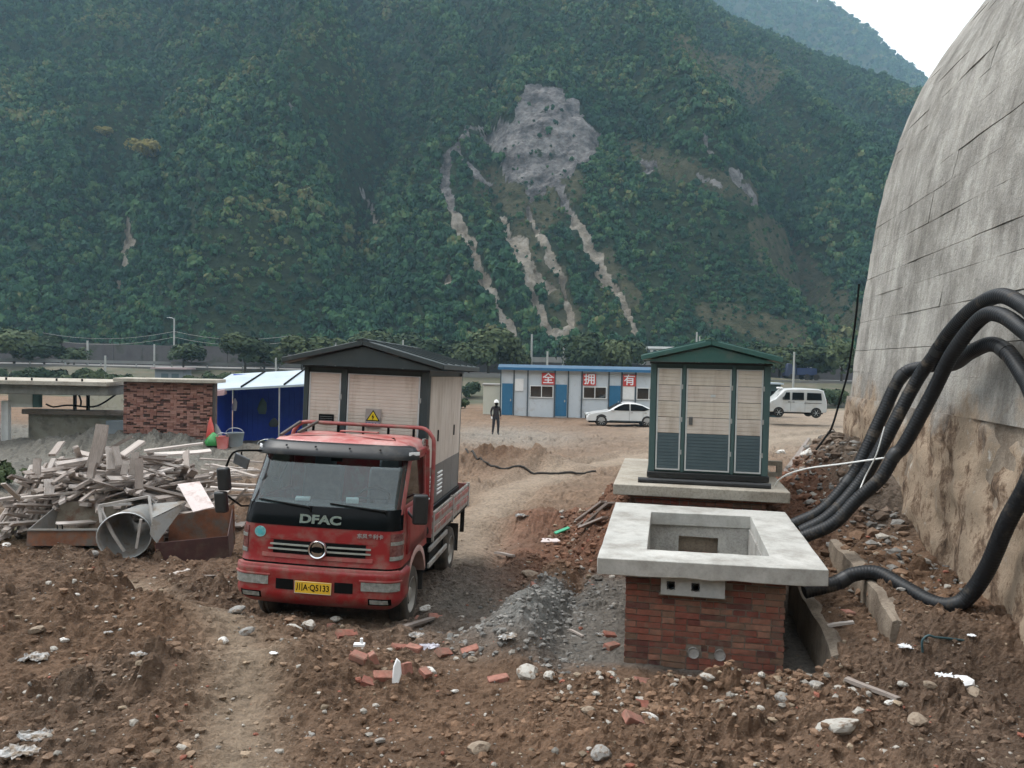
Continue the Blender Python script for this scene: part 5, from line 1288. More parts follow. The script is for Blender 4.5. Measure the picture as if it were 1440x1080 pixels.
b = MB(); b.bx(-.6, .62, .0, .6, .0, .03); b.build('floor_plate', 'rustin', tr)
b = MB(); b.beam((-.60, -.03, .275), (.66, -.03, .275), .04, .03); b.build('rim_bar', 'sheet', tr)
b = MB(); b.tube([(-.12, -.02, .29), (-.12, -.03, .36), (-.04, -.03, .36), (-.04, -.02, .29)], .012, 6); b.build('lifting_eye', 'ink', tr)

p = at(175, 770, 12.75); g0 = gz(p.x, 12.75)-.03
fu = thing('sheet_steel_funnel', 'large round sheet steel funnel lying with its mouth towards the camera', 'funnel', (p.x, 12.75, g0), (0, 0, R(8)))
fu.scale = (.86, .9, .86)
b = MB(); n = 28; rows = []
for (y, r, cz, cx) in ((0, .46, .46, 0), (.12, .455, .47, 0), (.45, .40, .52, 0), (.8, .30, .60, .0), (1.05, .22, .66, 0)):
    rows.append([(cx+r*math.cos(2*math.pi*k/n)*1.0, y+.10*math.cos(2*math.pi*k/n), cz+r*math.sin(2*math.pi*k/n)*(.96 if k % 7 else .93)) for k in range(n+1)])
b.grid(rows); b.build('cone', 'sheet', fu, smooth=60, solid=.012)
b = MB(); b.tube([(.46*math.cos(t), .10*math.cos(t)-.005, .46+.445*math.sin(t)) for t in np.linspace(0, 2*math.pi, 33)], .014, 6, cap=False); b.build('mouth_rim', 'steel', fu, smooth=60)
fr = MB()
for (a, e) in (((-.42, .0, .72), (-.50, .1, 1.02)), ((-.50, .1, 1.02), (.34, .3, 1.16)), ((.34, .3, 1.16), (.52, .0, .66)), ((-.50, .1, 1.02), (-.22, .02, .5)), ((-.22, .02, .5), (.0, .0, .16)), ((.34, .3, 1.16), (.28, .9, .9)), ((-.5, .1, 1.02), (-.2, .9, .9)), ((.30, -.01, .78), (.22, -.01, .22))): fr.beam(a, e, .045, .045)
fr.build('frame', mat('dusty_angle_iron', (.35, .33, .31), (.48, .45, .42), 8, rough=.7, metal=.2), fu)
b = MB(); b.add([(.50, .0, .78), (1.02, .45, 1.02), (.62, -.12, .34), (.46, -.02, .5)], [(0, 1, 2, 3)]); b.build('folded_flap', 'sheet', fu, solid=.012)
b = MB(); b.add([(.40, .35, 1.0), (1.02, .46, 1.03), (.50, .0, .79)], [(0, 1, 2)]); b.build('folded_flap', 'sheet', fu, solid=.012)

p = at(272, 752, 12.9); g0 = gz(p.x, 12.9)-.05
sk = thing('maroon_skip', 'dark maroon steel skip with a rusty inside right of the funnel', 'skip', (p.x, 12.9, g0), (R(0), R(-4), R(14)))
b = MB(); b.bx(-.56, .56, 0, .02, 0, .42); b.build('front_plate', 'maroon', sk)
b = MB(); b.add([(-.52, .75, .1), (.6, .75, .1), (.62, .80, .80), (-.45, .80, .70)], [(0, 1, 2, 3)]); b.build('back_plate', 'rust', sk, solid=.015)
for s in (-1, 1):
    b = MB(); b.add([(s*.56, .02, 0), (s*.56, .02, .42), (s*.58, .79, .74), (s*.56, .75, .05)], [(0, 1, 2, 3)]); b.build('end_plate', 'rust' if s < 0 else 'maroon', sk, solid=.012)
b = MB(); b.bx(-.55, .55, .02, .75, 0, .03); b.build('floor_plate', 'rustin', sk)
b = MB(); q_ = [at(250, 682, 13.45), at(281, 678, 13.5), at(302, 714, 12.85), at(272, 721, 12.8)]; b.add([tuple(v) for v in q_], [(0, 1, 2, 3)])
o = b.build('loose_board', 'board', None, solid=.02); tag(o, 'pinkish white board leaning across the maroon skip', 'board')

# ------------------------------------------------------------------ prefab site office
PY = 54.0
px0 = at(704, 583, PY); X0 = px0.x; Z0 = px0.z
pf = thing('site_office', 'long pale prefab site office with blue doors and a blue roof edge', 'building', (X0, PY, Z0), (0, 0, R(-.4)))
def ox(px): return at(px, 550, PY).x-X0
def oz(py, px=800): return at(px, py, PY).z-Z0
LEN = ox(1046); EH = oz(520.5)
MT['prefab'] = mat('pale_blue_panel', (.48, .53, .57), (.56, .60, .63), .8, rough=.6, dirt=(.36, .34, .32), dfac=(.55, .8), dscale=1.5)
MT['doorblue'] = mat('door_blue', (.020, .125, .24), (.03, .15, .28), 2, rough=.5)
b = MB(); b.bx(.02, LEN, .06, 5.6, -.4, EH); b.build('core', 'prefab', pf)
b = MB(); b.prism([(0, 0), (5.6, 0), (5.6, EH), (2.8, EH+.2), (0, EH)], .0, .06, 'yz'); b.build('end_wall', mat('pale_panel_end', (.5, .58, .62), (.58, .65, .68), 1, rough=.6), pf)
for sx in (-1, 1):
    b = MB(); y0_, y1_ = (-.35, 2.83) if sx < 0 else (2.83, 6.0); za, zb = (EH+.0, EH+.22) if sx < 0 else (EH+.22, EH)
    b.prism([(y0_, za), (y1_, zb), (y1_, zb+.08), (y0_, za+.08)], -.25, LEN+.3, 'yz'); b.build('roof_slope', mat('roof_sheet_blue', (.03, .08, .14), (.05, .11, .18), 1, rough=.6), pf)
b = MB(); b.bx(-.25, LEN+.3, -.38, -.345, EH-.06, EH+.12); b.build('fascia', mat('fascia_blue', (.02, .11, .24), (.03, .15, .30), 2, rough=.5), pf)
PW = [704, 723, 742, 780, 799, 818, 856, 875, 893]
stud = [704, 722.5, 742, 780, 799, 818, 856, 874, 893.5, 931, 950, 969, 1007, 1026]
for px in stud:
    b = MB(); b.bx(ox(px)-.04, ox(px)+.04, -.01, .07, -.1, EH-.02); b.build('stud', mat('stud_dark', (.05, .07, .085), rough=.6), pf)
for px0_, px1_ in ((704, 722), (780, 798), (855.5, 873.5), (931, 949), (1007, 1025)):
    b = MB(); b.bx(ox(px0_)+.06, ox(px1_)-.04, .02, .055, -.02, oz(541)); d_ = b.build('door', 'doorblue', pf)
    b = MB(); b.bx(ox(px1_)-.22, ox(px1_)-.14, -.02, .02, .95, 1.1); b.build('handle', 'steel', d_)
MT['pane'] = glassmat('office_glass', (.22, .26, .27), .12, .05)
for px0_, px1_ in ((745, 778), (820, 853), (895, 930), (971, 1005)):
    w_ = thing('window', None, None, (0, 0, 0)); w_.parent = pf
    x0, x1, z0, z1 = ox(px0_), ox(px1_), oz(560), oz(543)
    b = MB(); t = .05
    for a in ((x0, x1, z1-t, z1), (x0, x1, z0, z0+t), (x0, x0+t, z0+t, z1-t), (x1-t, x1, z0+t, z1-t), ((x0+x1)/2-t/2, (x0+x1)/2+t/2, z0+t, z1-t)): b.bx(a[0], a[1], -.03, .055, a[2], a[3])
    b.build('frame', 'white', w_)
    b = MB(); b.bx(x0+t, x1-t, .045, .058, z0+t, z1-t); b.build('backing', mat('room_dark', (.10, .105, .10), (.2, .2, .19), .8, rough=.9), w_)
    for k in (0, 1):
        b = MB(); xa = x0+t+(x1-x0-t)/2*k; b.bx(xa, xa+(x1-x0)/2-t*1.5, .02, .026, z0+t, z1-t); b.build('pane', 'pane', w_)
for (pxc, ch) in ((770.5, '全'), (828.5, '拥'), (884.5, '有'), (942, '抱')):
    if ch == '抱': continue
    b = MB(); b.bx(ox(pxc-9), ox(pxc+9), -.045, -.02, oz(541.5), oz(525)); s_ = b.build('sign_board', mat('sign_red', (.48, .045, .04), (.55, .07, .06), 2, rough=.6), pf)
    text(ch, .80, 'paper', s_, (ox(pxc), -.05, oz(533.5)), (R(90), 0, 0), 'sign_character', .004, .010)
for (a0, a1, c0, c1) in ((724, 736, 551, 534), (876, 892, 560, 540)):
    b = MB(); b.bx(ox(a0), ox(a1), -.012, .052, oz(c0), oz(c1)); b.build('notice_panel', 'white', pf)
b = MB(); b.bx(-1.25, -.05, .4, 3.0, -.4, 2.0); b.build('side_annex', mat('cream_annex', (.5, .5, .42), (.56, .56, .48), 1, rough=.7), pf)
b = MB(); b.bx(-1.35, -.02, .3, 3.1, 2.0, 2.07); b.build('annex_roof', 'sheet', pf)
p = at(1090, 556, 57); t = thing('guard_kiosk', 'small dark teal kiosk just right of the green substation roof', 'kiosk', (p.x, 57, gz(p.x, 57)))
b = MB(); b.bx(-.7, .4, 0, 1.2, -.3, 2.4); b.build('wall', mat('kiosk_teal', (.03, .06, .06), rough=.7), t); b = MB(); b.bx(-.85, .55, -.2, 1.4, 2.4, 2.5); b.build('roof', 'bluewhite', t)
b = MB(); b.bx(-.3, .2, -.01, .02, 1.1, 1.9); b.build('window', 'gloss', t)

# ------------------------------------------------------------------ cars
def carbody(prof, W, belt, tum, m_, root, name='body'):
    b = MB(); rings = []
    cx = sum(p[0] for p in prof)/len(prof); cz = sum(p[1] for p in prof)/len(prof)
    for f, ins in ((-1, .10), (-.975, .045), (-.92, .015), (-.8, 0), (0, -.012), (.8, 0), (.92, .015), (.975, .045), (1, .10)):
        row = []
        for x, z in prof:
            d = math.hypot(x-cx, z-cz); k = max(0, 1-ins/d); zz = cz+(z-cz)*k; xx = cx+(x-cx)*k
            bowx = .14*(abs(f)**3)*(1 if xx < cx else -1)*(abs(xx-cx)/(prof[-1][0] if prof[-1][0] > 1 else 2.3))**4
            y = f*W/2*(1-tum*max(0, zz-belt))
            row.append((xx+bowx, y, zz))
        rings.append(row+[row[0]])
    b.grid(rings); n = len(prof)
    b.add(rings[0][:-1], [tuple(range(n))]); b.add(rings[-1][:-1], [tuple(range(n))[::-1]])
    return b.build(name, m_, root, smooth=38)
def carside(poly, W, belt, tum, m_, root, name, off=.012):
    for s in (-1, 1):
        b = MB(); b.add([(x, s*(W/2*(1-tum*max(0, z-belt))+off), z) for x, z in poly], [tuple(range(len(poly)))]); b.build(name, m_, root, solid=.01)
def carwheel(x, y, r, w, root, spokes=10):
    wr = empty('wheel', (x, y, r)); wr.parent = root; s = -1 if y < 0 else 1
    b = MB(); b.lathe([(-.5*w, .7*r), (-.5*w, .93*r), (-.35*w, r), (.35*w, r), (.5*w, .93*r), (.5*w, .7*r)], 24, 'y'); b.build('tyre', 'rubber', wr, smooth=40)
    b = MB(); b.lathe([(s*.40*w, .72*r), (s*.46*w, .68*r), (s*.2*w, .64*r), (s*.2*w, .001)], 24, 'y'); rim = b.build('rim', 'chassis', wr, smooth=40)
    for k in range(spokes):
        t = k/spokes*2*math.pi; b = MB(); b.beam((.1*r*math.cos(t), s*.42*w, .1*r*math.sin(t)), (.68*r*math.cos(t), s*.42*w, .68*r*math.sin(t)), .045*r*2, .06*r*1.5); b.build('spoke', 'steel', rim)
    b = MB(); b.lathe([(s*.47*w, .001), (s*.47*w, .15*r), (s*.3*w, .15*r)], 12, 'y'); b.build('hub_cap', 'steel', rim); return wr
CY_ = 48.0; p = at(825, 599, CY_); cz_ = gz(p.x+2, CY_)
car = thing('white_sedan', 'white sedan parked in front of the site office', 'car', (p.x, CY_+.9, p.z+.02), (0, 0, R(-1.5)))
carw = mat('white_car_paint', (.58, .59, .58), (.64, .65, .64), 2, rough=.3, coat=.6, dirt=(.45, .38, .3), dfac=(.62, .9), dscale=2)
CP = [(.05, .30), (.0, .45), (.0, .60), (.08, .70), (.5, .80), (1.15, .90), (1.35, .96), (1.62, 1.12), (1.98, 1.33), (2.25, 1.42), (2.65, 1.455), (3.05, 1.43), (3.45, 1.33), (4.0, 1.10), (4.25, 1.03), (4.62, .99), (4.70, .85), (4.72, .5), (4.65, .30)]
carbody(CP, 1.82, .92, .26, carw, car)
sg1 = [(1.50, .98), (2.62, .97), (2.62, 1.385), (2.28, 1.365), (2.0, 1.25)]; sg2 = [(2.70, .97), (3.55, .98), (3.86, 1.06), (3.42, 1.29), (3.0, 1.37), (2.70, 1.385)]
carside(sg1, 1.82, .92, .26, 'gloss', car, 'side_window'); carside(sg2, 1.82, .92, .26, 'gloss', car, 'side_window')
b = MB(); b.grid([[(x-.012, y*k, z+.024) for y in (-1, -.5, 0, .5, 1)] for x, z, k in ((1.40, .99, .70), (1.62, 1.12, .68), (1.98, 1.33, .64), (2.20, 1.405, .60))]); b.build('windscreen', 'gloss', car, smooth=40)
b = MB(); b.grid([[(x+.012, y*k, z+.024) for y in (-1, 0, 1)] for x, z, k in ((4.0, 1.10, .66), (3.72, 1.215, .64), (3.45, 1.33, .62))]); b.build('rear_window', 'gloss', car, smooth=40)
for x in (.92, 3.72):
    for y in (-.80, .80):
        b = MB(); b.lathe([(.0, .001), (.0, .385)], 22, 'y', (x, y*1.132+(.004 if y > 0 else -.004), .34)); b.build('wheel_arch', 'ink', car)
        carwheel(x, y*1.06, .335, .22, car)
for s in (-1, 1):
    b = MB(); b.box((.16, s*.66, .66), (.34, .36, .12), (0, -.25, -s*.35)); b.build('headlight', 'lens', car, bevel=.03)
    b = MB(); b.box((1.62, s*.98, 1.0), (.12, .18, .12)); b.build('mirror', carw, car, bevel=.03)
    for x in (2.66, 3.5):
        b = MB(); b.box((x+.1, s*.925, .86), (.16, .02, .03)); b.build('door_handle', 'chrome', car)
        b = MB(); b.box((x-.04, s*.913, .62), (.012, .01, .62)); b.build('door_seam', 'slate', car)
    b = MB(); b.box((2.4, s*.90, .33), (2.0, .03, .07)); b.build('sill', 'slate', car)
b = MB(); b.box((.0, 0, .50), (.04, .8, .22)); b.build('grille', 'ink', car, bevel=.01)
b = MB(); b.box((2.35, 0, .26), (4.4, 1.5, .12)); b.build('underbody', 'ink', car)

VY = 51.0; p = at(1080, 586, VY)
van = thing('white_microvan', 'dusty white microvan standing on the track beside the vault', 'van', (p.x, VY+.8, p.z+.02), (0, 0, R(-3)))
vw = mat('white_van_paint', (.43, .44, .435), (.50, .51, .505), 2, rough=.35, coat=.3, dirt=(.36, .31, .25), dfac=(.5, .85), dscale=1.5)
VPF = [(.05, .30), (.0, .45), (.02, .80), (.12, .98), (.42, 1.12), (.75, 1.45), (1.02, 1.74), (1.25, 1.83), (2.2, 1.88), (3.3, 1.84), (3.62, 1.74), (3.78, 1.20), (3.84, .95), (3.84, .45), (3.78, .30)]
carbody(VPF, 1.56, 1.08, .13, vw, van)
for pl in ([(.95, 1.12), (1.42, 1.12), (1.42, 1.60), (1.18, 1.60)], [(1.56, 1.12), (2.32, 1.12), (2.32, 1.60), (1.58, 1.60)], [(2.50, 1.12), (3.46, 1.12), (3.42, 1.58), (2.52, 1.60)]): carside(pl, 1.56, 1.08, .13, 'gloss', van, 'side_window')
b = MB(); b.add([(.50, -.62, 1.17), (.50, .62, 1.17), (1.0, .58, 1.68), (1.0, -.58, 1.68)], [(0, 1, 2, 3)]); b.build('windscreen', 'lens', van, solid=-.02)
for x in (.72, 3.12):
    for y in (-.70, .70):
        b = MB(); b.lathe([(.0, .001), (.0, .34)], 20, 'y', (x, y*1.121, .30)); b.build('wheel_arch', 'ink', van); carwheel(x, y*1.05, .29, .18, van, 6)
for s in (-1, 1):
    b = MB(); b.box((.06, s*.55, .82), (.14, .28, .18)); b.build('headlight', 'lens', van, bevel=.03)
    b = MB(); b.box((.98, s*.86, 1.22), (.08, .14, .18)); b.build('mirror', 'black', van, bevel=.02)
    b = MB(); b.box((2.9, s*.79, .93), (1.1, .012, .025)); b.build('door_rail', 'ink', van)
    for x in (1.36, 1.66):
        b = MB(); b.box((x, s*.79, .98), (.12, .03, .04)); b.build('door_handle', 'ink', van)
    for x in (1.48, 2.4):
        b = MB(); b.box((x, s*.784, .72), (.012, .01, .7)); b.build('door_seam', 'slate', van)
b = MB(); b.box((3.80, -.6, 1.0), (.06, .2, .3)); b.build('tail_lamp', 'lensred', van)
b = MB(); b.box((1.9, 0, .28), (3.4, 1.3, .12)); b.build('underbody', 'ink', van)
b = MB(); b.box((.95, 0, 1.86), (.3, .5, .1)); b.build('roof_sign', 'white', van, bevel=.03)

# ------------------------------------------------------------------ the man walking
def build_person():
    Y = 40.0; p = at(697, 611.5, Y); g = p.z
    root = thing('person', 'man in dark clothes and a white hard hat walking on the gravel', 'person', (p.x, Y, g), (0, 0, R(12)))
    V = {'pel': (0, 0, .93, .15, .12), 'bel': (0, 0, 1.08, .15, .115), 'che': (0, -.01, 1.30, .185, .125), 'nek': (0, 0, 1.47, .07, .07), 'nk2': (0, -.01, 1.53, .058, .058), 'hd1': (0, -.02, 1.60, .078, .088), 'hd2': (0, -.02, 1.70, .082, .095),
         'lsh': (.19, 0, 1.42, .068, .07), 'lel': (.235, .04, 1.16, .05, .05), 'lwr': (.235, -.04, .94, .036, .036), 'lha': (.23, -.07, .86, .042, .026), 'lfi': (.228, -.09, .79, .026, .018), 'lth': (.205, -.10, .87, .014, .014),
         'rsh': (-.19, 0, 1.42, .068, .07), 'rel': (-.26, .05, 1.17, .05, .05), 'rwr': (-.25, -.06, .97, .036, .036), 'rha': (-.24, -.10, .90, .042, .026), 'rfi': (-.235, -.13, .83, .026, .018), 'rth': (-.215, -.13, .91, .014, .014),
         'lhi': (.10, 0, .88, .105, .105), 'lkn': (.12, -.05, .49, .072, .075), 'lan': (.125, .02, .09, .05, .055), 'lto': (.14, -.13, .045, .045, .035),
         'rhi': (-.10, 0, .88, .105, .105), 'rkn': (-.12, .02, .49, .072, .075), 'ran': (-.15, .10, .10, .05, .055), 'rto': (-.17, -.05, .045, .045, .035)}
    E = [('pel', 'bel'), ('bel', 'che'), ('che', 'nek'), ('nek', 'nk2'), ('nk2', 'hd1'), ('hd1', 'hd2'), ('che', 'lsh'), ('lsh', 'lel'), ('lel', 'lwr'), ('lwr', 'lha'), ('lha', 'lfi'), ('lha', 'lth'), ('che', 'rsh'), ('rsh', 'rel'), ('rel', 'rwr'), ('rwr', 'rha'), ('rha', 'rfi'), ('rha', 'rth'),
         ('pel', 'lhi'), ('lhi', 'lkn'), ('lkn', 'lan'), ('lan', 'lto'), ('pel', 'rhi'), ('rhi', 'rkn'), ('rkn', 'ran'), ('ran', 'rto')]
    ks = list(V); me = bpy.data.meshes.new('body'); me.from_pydata([V[k][:3] for k in ks], [(ks.index(a), ks.index(c)) for a, c in E], [])
    o = bpy.data.objects.new('body', me); COL.objects.link(o); o.modifiers.new('skin', 'SKIN'); sd_ = o.modifiers.new('sub', 'SUBSURF'); sd_.levels = 2; sd_.render_levels = 2
    for i, k in enumerate(ks): me.skin_vertices[0].data[i].radius = V[k][3:]
    me.skin_vertices[0].data[0].use_root = True
    bpy.context.view_layer.update(); m2 = bpy.data.meshes.new_from_object(o.evaluated_get(bpy.context.evaluated_depsgraph_get())); bpy.data.objects.remove(o)
    o = bpy.data.objects.new('body', m2); COL.objects.link(o); o.parent = root
    m2.materials.clear()
    for m_ in (mat('dark_jacket', (.022, .018, .020), (.035, .028, .03), 8, rough=.9), mat('dark_trousers', (.02, .02, .024), (.03, .03, .036), 8, rough=.9), mat('skin', (.30, .17, .12), rough=.6), mat('shoe', (.012, .011, .01), rough=.6), mat('white_glove', (.7, .7, .68), rough=.8)): m2.materials.append(m_)
    for pl in m2.polygons:
        c = pl.center; pl.use_smooth = True
        pl.material_index = 2 if c.z > 1.50 else 3 if c.z < .10 else (4 if c.x < -.2 else 2) if (abs(c.x) > .19 and c.z < .95) else 1 if c.z < .92 else 0
    b = MB(); b.lathe([(1.66, .145), (1.675, .125), (1.72, .12), (1.78, .09), (1.805, .04), (1.81, .001)], 18, 'z', (0, -.02, 0)); b.box((0, -.15, 1.668), (.16, .08, .012)); b.build('hard_hat', 'white', root, smooth=50)
    b = MB(); b.lathe([(1.40, .13), (1.46, .10), (1.50, .085), (1.50, .07)], 14, 'z', (0, -.005, 0)); b.build('collar', 'ink', root, smooth=50)
    b = MB(); b.lathe([(-.05, .001), (-.045, .04), (0, .085), (.03, .085)], 12, 'y', (0, -.072, 1.58)); b.build('face_mask', 'ink', root, smooth=50)
    for s in (-1, 1):
        b = MB(); b.lathe([(-.012, .001), (-.008, .012), (.004, .014)], 8, 'y', (s*.032, -.108, 1.645)); b.build('eye', 'ink', root)
        b = MB(); b.lathe([(-.01, .001), (0, .03), (.012, .022)], 10, 'x', (s*.085, -.005, 1.62)); b.build('ear', mat('skin_ear', (.30, .17, .12), rough=.6), root)
build_person()

# ------------------------------------------------------------------ far bank: road, walls, poles, trees
BK = 112.0
def bx_at(px, Y=BK): return at(px, 500, Y).x
b = MB(); b.grid([[(x, y, z) for x in np.linspace(-260, 260, 40)] for y, z in ((70, -3.4), (84, -3.2), (98, -.8), (106, .4), (107, .9))])
q = np.random.default_rng(5); b.v = [(v[0], v[1], v[2]+q.normal(0, .25)) for v in b.v]
tag(b.build('river_bank', mat('bank_scrub', (.05, .06, .032), (.12, .10, .07), .35, rough=1, world=True, bump=.5, bscale=2), smooth=60), kind='structure')
b = MB(); b.bx(-260, 260, 106.5, 118, -3, 1.02); tag(b.build('far_road', mat('far_road_concrete', (.13, .125, .115), (.19, .18, .17), .2, rough=.9, world=True)), kind='structure')
b = MB(); b.bx(-260, 260, 118, 160, -3, .9); tag(b.build('far_bank_terrace', mat('terrace_earth', (.04, .045, .025), (.07, .07, .045), .3, rough=1, world=True)), kind='structure')
wl = thing('retaining_wall', 'long dark stone retaining wall across the valley at left', 'wall', (bx_at(240), 119, 1.0))
MT['stonewall'] = mat('dark_stone', (.075, .068, .072), (.125, .115, .115), .5, rough=.95, bump=.5, bscale=3, dirt=(.05, .055, .04), dscale=.5)
for i, px in enumerate(range(-80, 640, 40)):
    x0, x1 = bx_at(px, 119)-wl.location.x, bx_at(px+39.4, 119)-wl.location.x
    b = MB(); b.bx(x0, x1, 0, .8, -.4, 3.25-.0008*px+random.uniform(-.08, .08)); b.build('wall_bay', 'stonewall', wl, bevel=.03)
wr_ = thing('roadside_wall', 'dark embankment wall with pale rail behind the site office', 'wall', (bx_at(800), 116, 1.0))
for px in range(600, 1440, 42):
    x0, x1 = bx_at(px, 116)-wr_.location.x, bx_at(px+41.6, 116)-wr_.location.x
    b = MB(); b.bx(x0, x1, 0, .6, -.6, 1.7); b.build('wall_bay', 'stonewall', wr_)
    b = MB(); b.bx(x0, x1, -.1, .1, 1.72, 2.5+random.uniform(-.05, .05)); b.build('parapet', mat('pale_parapet', (.22, .22, .21), (.33, .32, .30), .6, rough=.9), wr_)
rail = thing('guard_rail', 'pale roadside guard rail along the far road at left', 'guard rail', (bx_at(180, 108), 107.5, 1.02))
for i, px in enumerate(range(-60, 440, 50)):
    x0, x1 = bx_at(px, 107.5)-rail.location.x, bx_at(px+49.8, 107.5)-rail.location.x
    b = MB(); b.bx(x0, x1, 0, .12, .35, .75); b.build('rail', mat('dull_rail', (.16, .16, .155), (.22, .22, .21), .5, rough=.8), rail); b = MB(); b.bx(x0, x0+.15, .12, .25, -.05, .75); b.build('post', 'steel', rail)
def pole(px, ytop, Y, base, r, label, arm=False, group='poles along the far road'):
    top = at(px, ytop, Y); o = thing('utility_pole' if not arm else 'street_lamp', label, 'pole' if not arm else 'street lamp', (top.x, Y, base), group=group)
    b = MB(); b.cyl((0, 0, -.3), (0, 0, top.z-base), r*1.2, r, 8); b.build('shaft', mat('pole_concrete', (.33, .33, .31), (.42, .41, .39), 1, rough=.85), o)
    if arm:
        b = MB(); b.tube([(0, 0, top.z-base-.1), (-.4, 0, top.z-base+.12), (-.9, 0, top.z-base+.15)], .05, 6); b.build('lamp_arm', 'steel', o); b = MB(); b.box((-1.0, 0, top.z-base+.14), (.4, .2, .1)); b.build('lamp_head', 'steel', o)
    else:
        b = MB(); b.box((0, 0, top.z-base-.3), (.7, .06, .06)); b.build('crossarm', 'greenpost', o)
for a in ((123, 479, 111, 1.0, .14, 'tall pale pole in front of the retaining wall, leftmost'), (148, 500, 104, .0, .13, 'short pole second from the left before the far wall'), (217, 484, 110, 1.0, .12, 'thin grey pole above the small grey roof on the far bank'),
          (388, 503, 100, -.5, .11, 'short thin pole seen left of the loaded substation roof'), (367, 488, 110, 1, .12, 'thin pole before the dark trees left of the lorry load'), (748, 470, 112, 1, .13, 'tall thin pole below the scree left of the centre'), (770, 494, 90, -2, .11, 'pole rising just behind the site office roof'),
          (793, 487, 113, 1, .14, 'stout pale pole right of the scree cone'), (980, 467, 112, 1, .12, 'pole tip above the green substation ridge'), (984, 473, 112.5, 1, .1, 'thinner pole right beside the one above the green ridge'), (1117, 495, 100, -1, .12, 'pole behind the white van'), (472, 482, 108, 1, .1, 'thin pole above the left roof slope of the loaded substation'), (567, 478, 109, 1, .1, 'thin pole above the right roof slope of the loaded substation')): pole(*a)
pole(245, 448, 130, .8, .13, 'grey street lamp on the terrace above the retaining wall', True)
# sagging wires along the far road
for i, (ya, yb_) in enumerate(((466, 470), (474, 478))):
    A = at(60, ya+2, 118); B = at(245, ya, 118); C = at(420, yb_, 118)
    b = MB(); pts = []
    for (P_, Q_) in ((A, B), (B, C)): pts += [tuple(P_.lerp(Q_, t)-Vector((0, 0, 1.0*4*t*(1-t)))) for t in np.linspace(0, .96, 9)]
    b.tube(pts, .022, 5); o = b.build('overhead_wire', 'alu', None); tag(o, ('upper' if i == 0 else 'lower')+' sagging overhead wire across the wood at left', 'wire')
# grey roofed hut on the bank and white building on the right
p = at(238, 521, 98); t = thing('bank_hut', 'small grey hut with flat pink roof on the far bank', 'hut', (p.x, 98, -1.5))
b = MB(); b.bx(-1.8, 1.8, 0, 2.4, -.3, 2.4); b.build('wall', mat('bank_hut_grey', (.20, .22, .24), rough=.9), t); b = MB(); b.bx(-2.2, 2.2, -.4, 2.8, 2.42, 2.62); b.build('roof', mat('bank_hut_pink', (.34, .26, .26), rough=.8), t)
for x in (-1.0, .3):
    b = MB(); b.bx(x, x+.9, -.02, .02, 1.0, 1.9); b.build('window', 'slate2', t)
p = at(935, 500, 122); t = thing('white_building', 'low white building on the far bank above the green roof', 'building', (p.x, 122, 1.0))
top = at(935, 487.5, 122).z-1.0
b = MB(); b.bx(-3.2, 4.0, 0, 4, -.2, top-.35); b.build('wall', 'white', t); b = MB(); b.bx(-3.5, 4.3, -.4, 4.4, top-.34, top); b.build('roof', 'white', t)
for k in range(7):
    b = MB(); b.bx(-2.8+k*.95, -2.3+k*.95, -.03, .03, top-1.1, top-.55); b.build('window', 'slate2', t)
p = at(1133, 522, 108); t = thing('blue_lorry', 'blue lorry parked on the far road behind the van', 'lorry', (p.x, 109, 1.02))
b = MB(); b.bx(-1.2, 1.6, -1, 1, .7, 1.7); b.build('body', mat('dull_blue', (.02, .035, .10), rough=.7), t, bevel=.05); b = MB(); b.bx(-2.6, -1.25, -1, 1, .5, 2.3); b.build('cab', mat('lorry_dark', (.03, .04, .08), rough=.5), t, bevel=.15)
for x in (-1.9, .2, 1.5):
    for y in (-.95, .95):
        b = MB(); b.lathe([(-.12, .001), (-.12, .42), (.12, .42), (.12, .001)], 14, 'y', (x, y, .44)); b.build('wheel', 'rubber', t)

def tree_mesh_trunk(h, r, seed):
    q = random.Random(seed); b = MB(); b.tube([(0, 0, -.4), (.03*h*q.uniform(-1, 1), 0, h*.35), (.05*h*q.uniform(-1, 1), .03*h*q.uniform(-1, 1), h*.8)], r, 7, rr=[r*1.2, r*.8, r*.25])
    for k in range(5):
        a = q.uniform(0, 6.28); z0 = h*q.uniform(.28, .6); L = h*q.uniform(.2, .34)
        b.tube([(0, 0, z0), (L*.5*math.cos(a), L*.5*math.sin(a), z0+L*.45), (L*math.cos(a), L*math.sin(a), z0+L*.9)], r*.4, 5, rr=[r*.45, r*.3, r*.1])
    return b
CRM = [crown_mesh('crown', 330+i, 1500, r=(1, 1, 1.05), leaf=.085, lobes=10+i, m='leaf2') for i in range(4)]
CRY = crown_mesh('crown', 341, 1200, r=(1, 1, .9), leaf=.09, lobes=9, m='leafy')
def tree(px, pbase, ptop, Y, wid, base, label, k, group='trees along the far road', crown=None):
    top = at(px, ptop, Y); h = top.z-base; o = thing('broadleaf_tree', label, 'tree', (top.x, Y, base), (0, 0, random.uniform(0, 6)), group)
    tree_mesh_trunk(h, .05+.02*h, k).build('trunk', 'bark', o, smooth=60)
    c = bpy.data.objects.new('crown', crown or CRM[k % 4]); COL.objects.link(c); c.parent = o; c.location = (0, 0, h*.44); c.scale = (wid*.80, wid*.6, h*.58); c.rotation_euler = (random.uniform(-.2, .2), random.uniform(-.2, .2), 0)
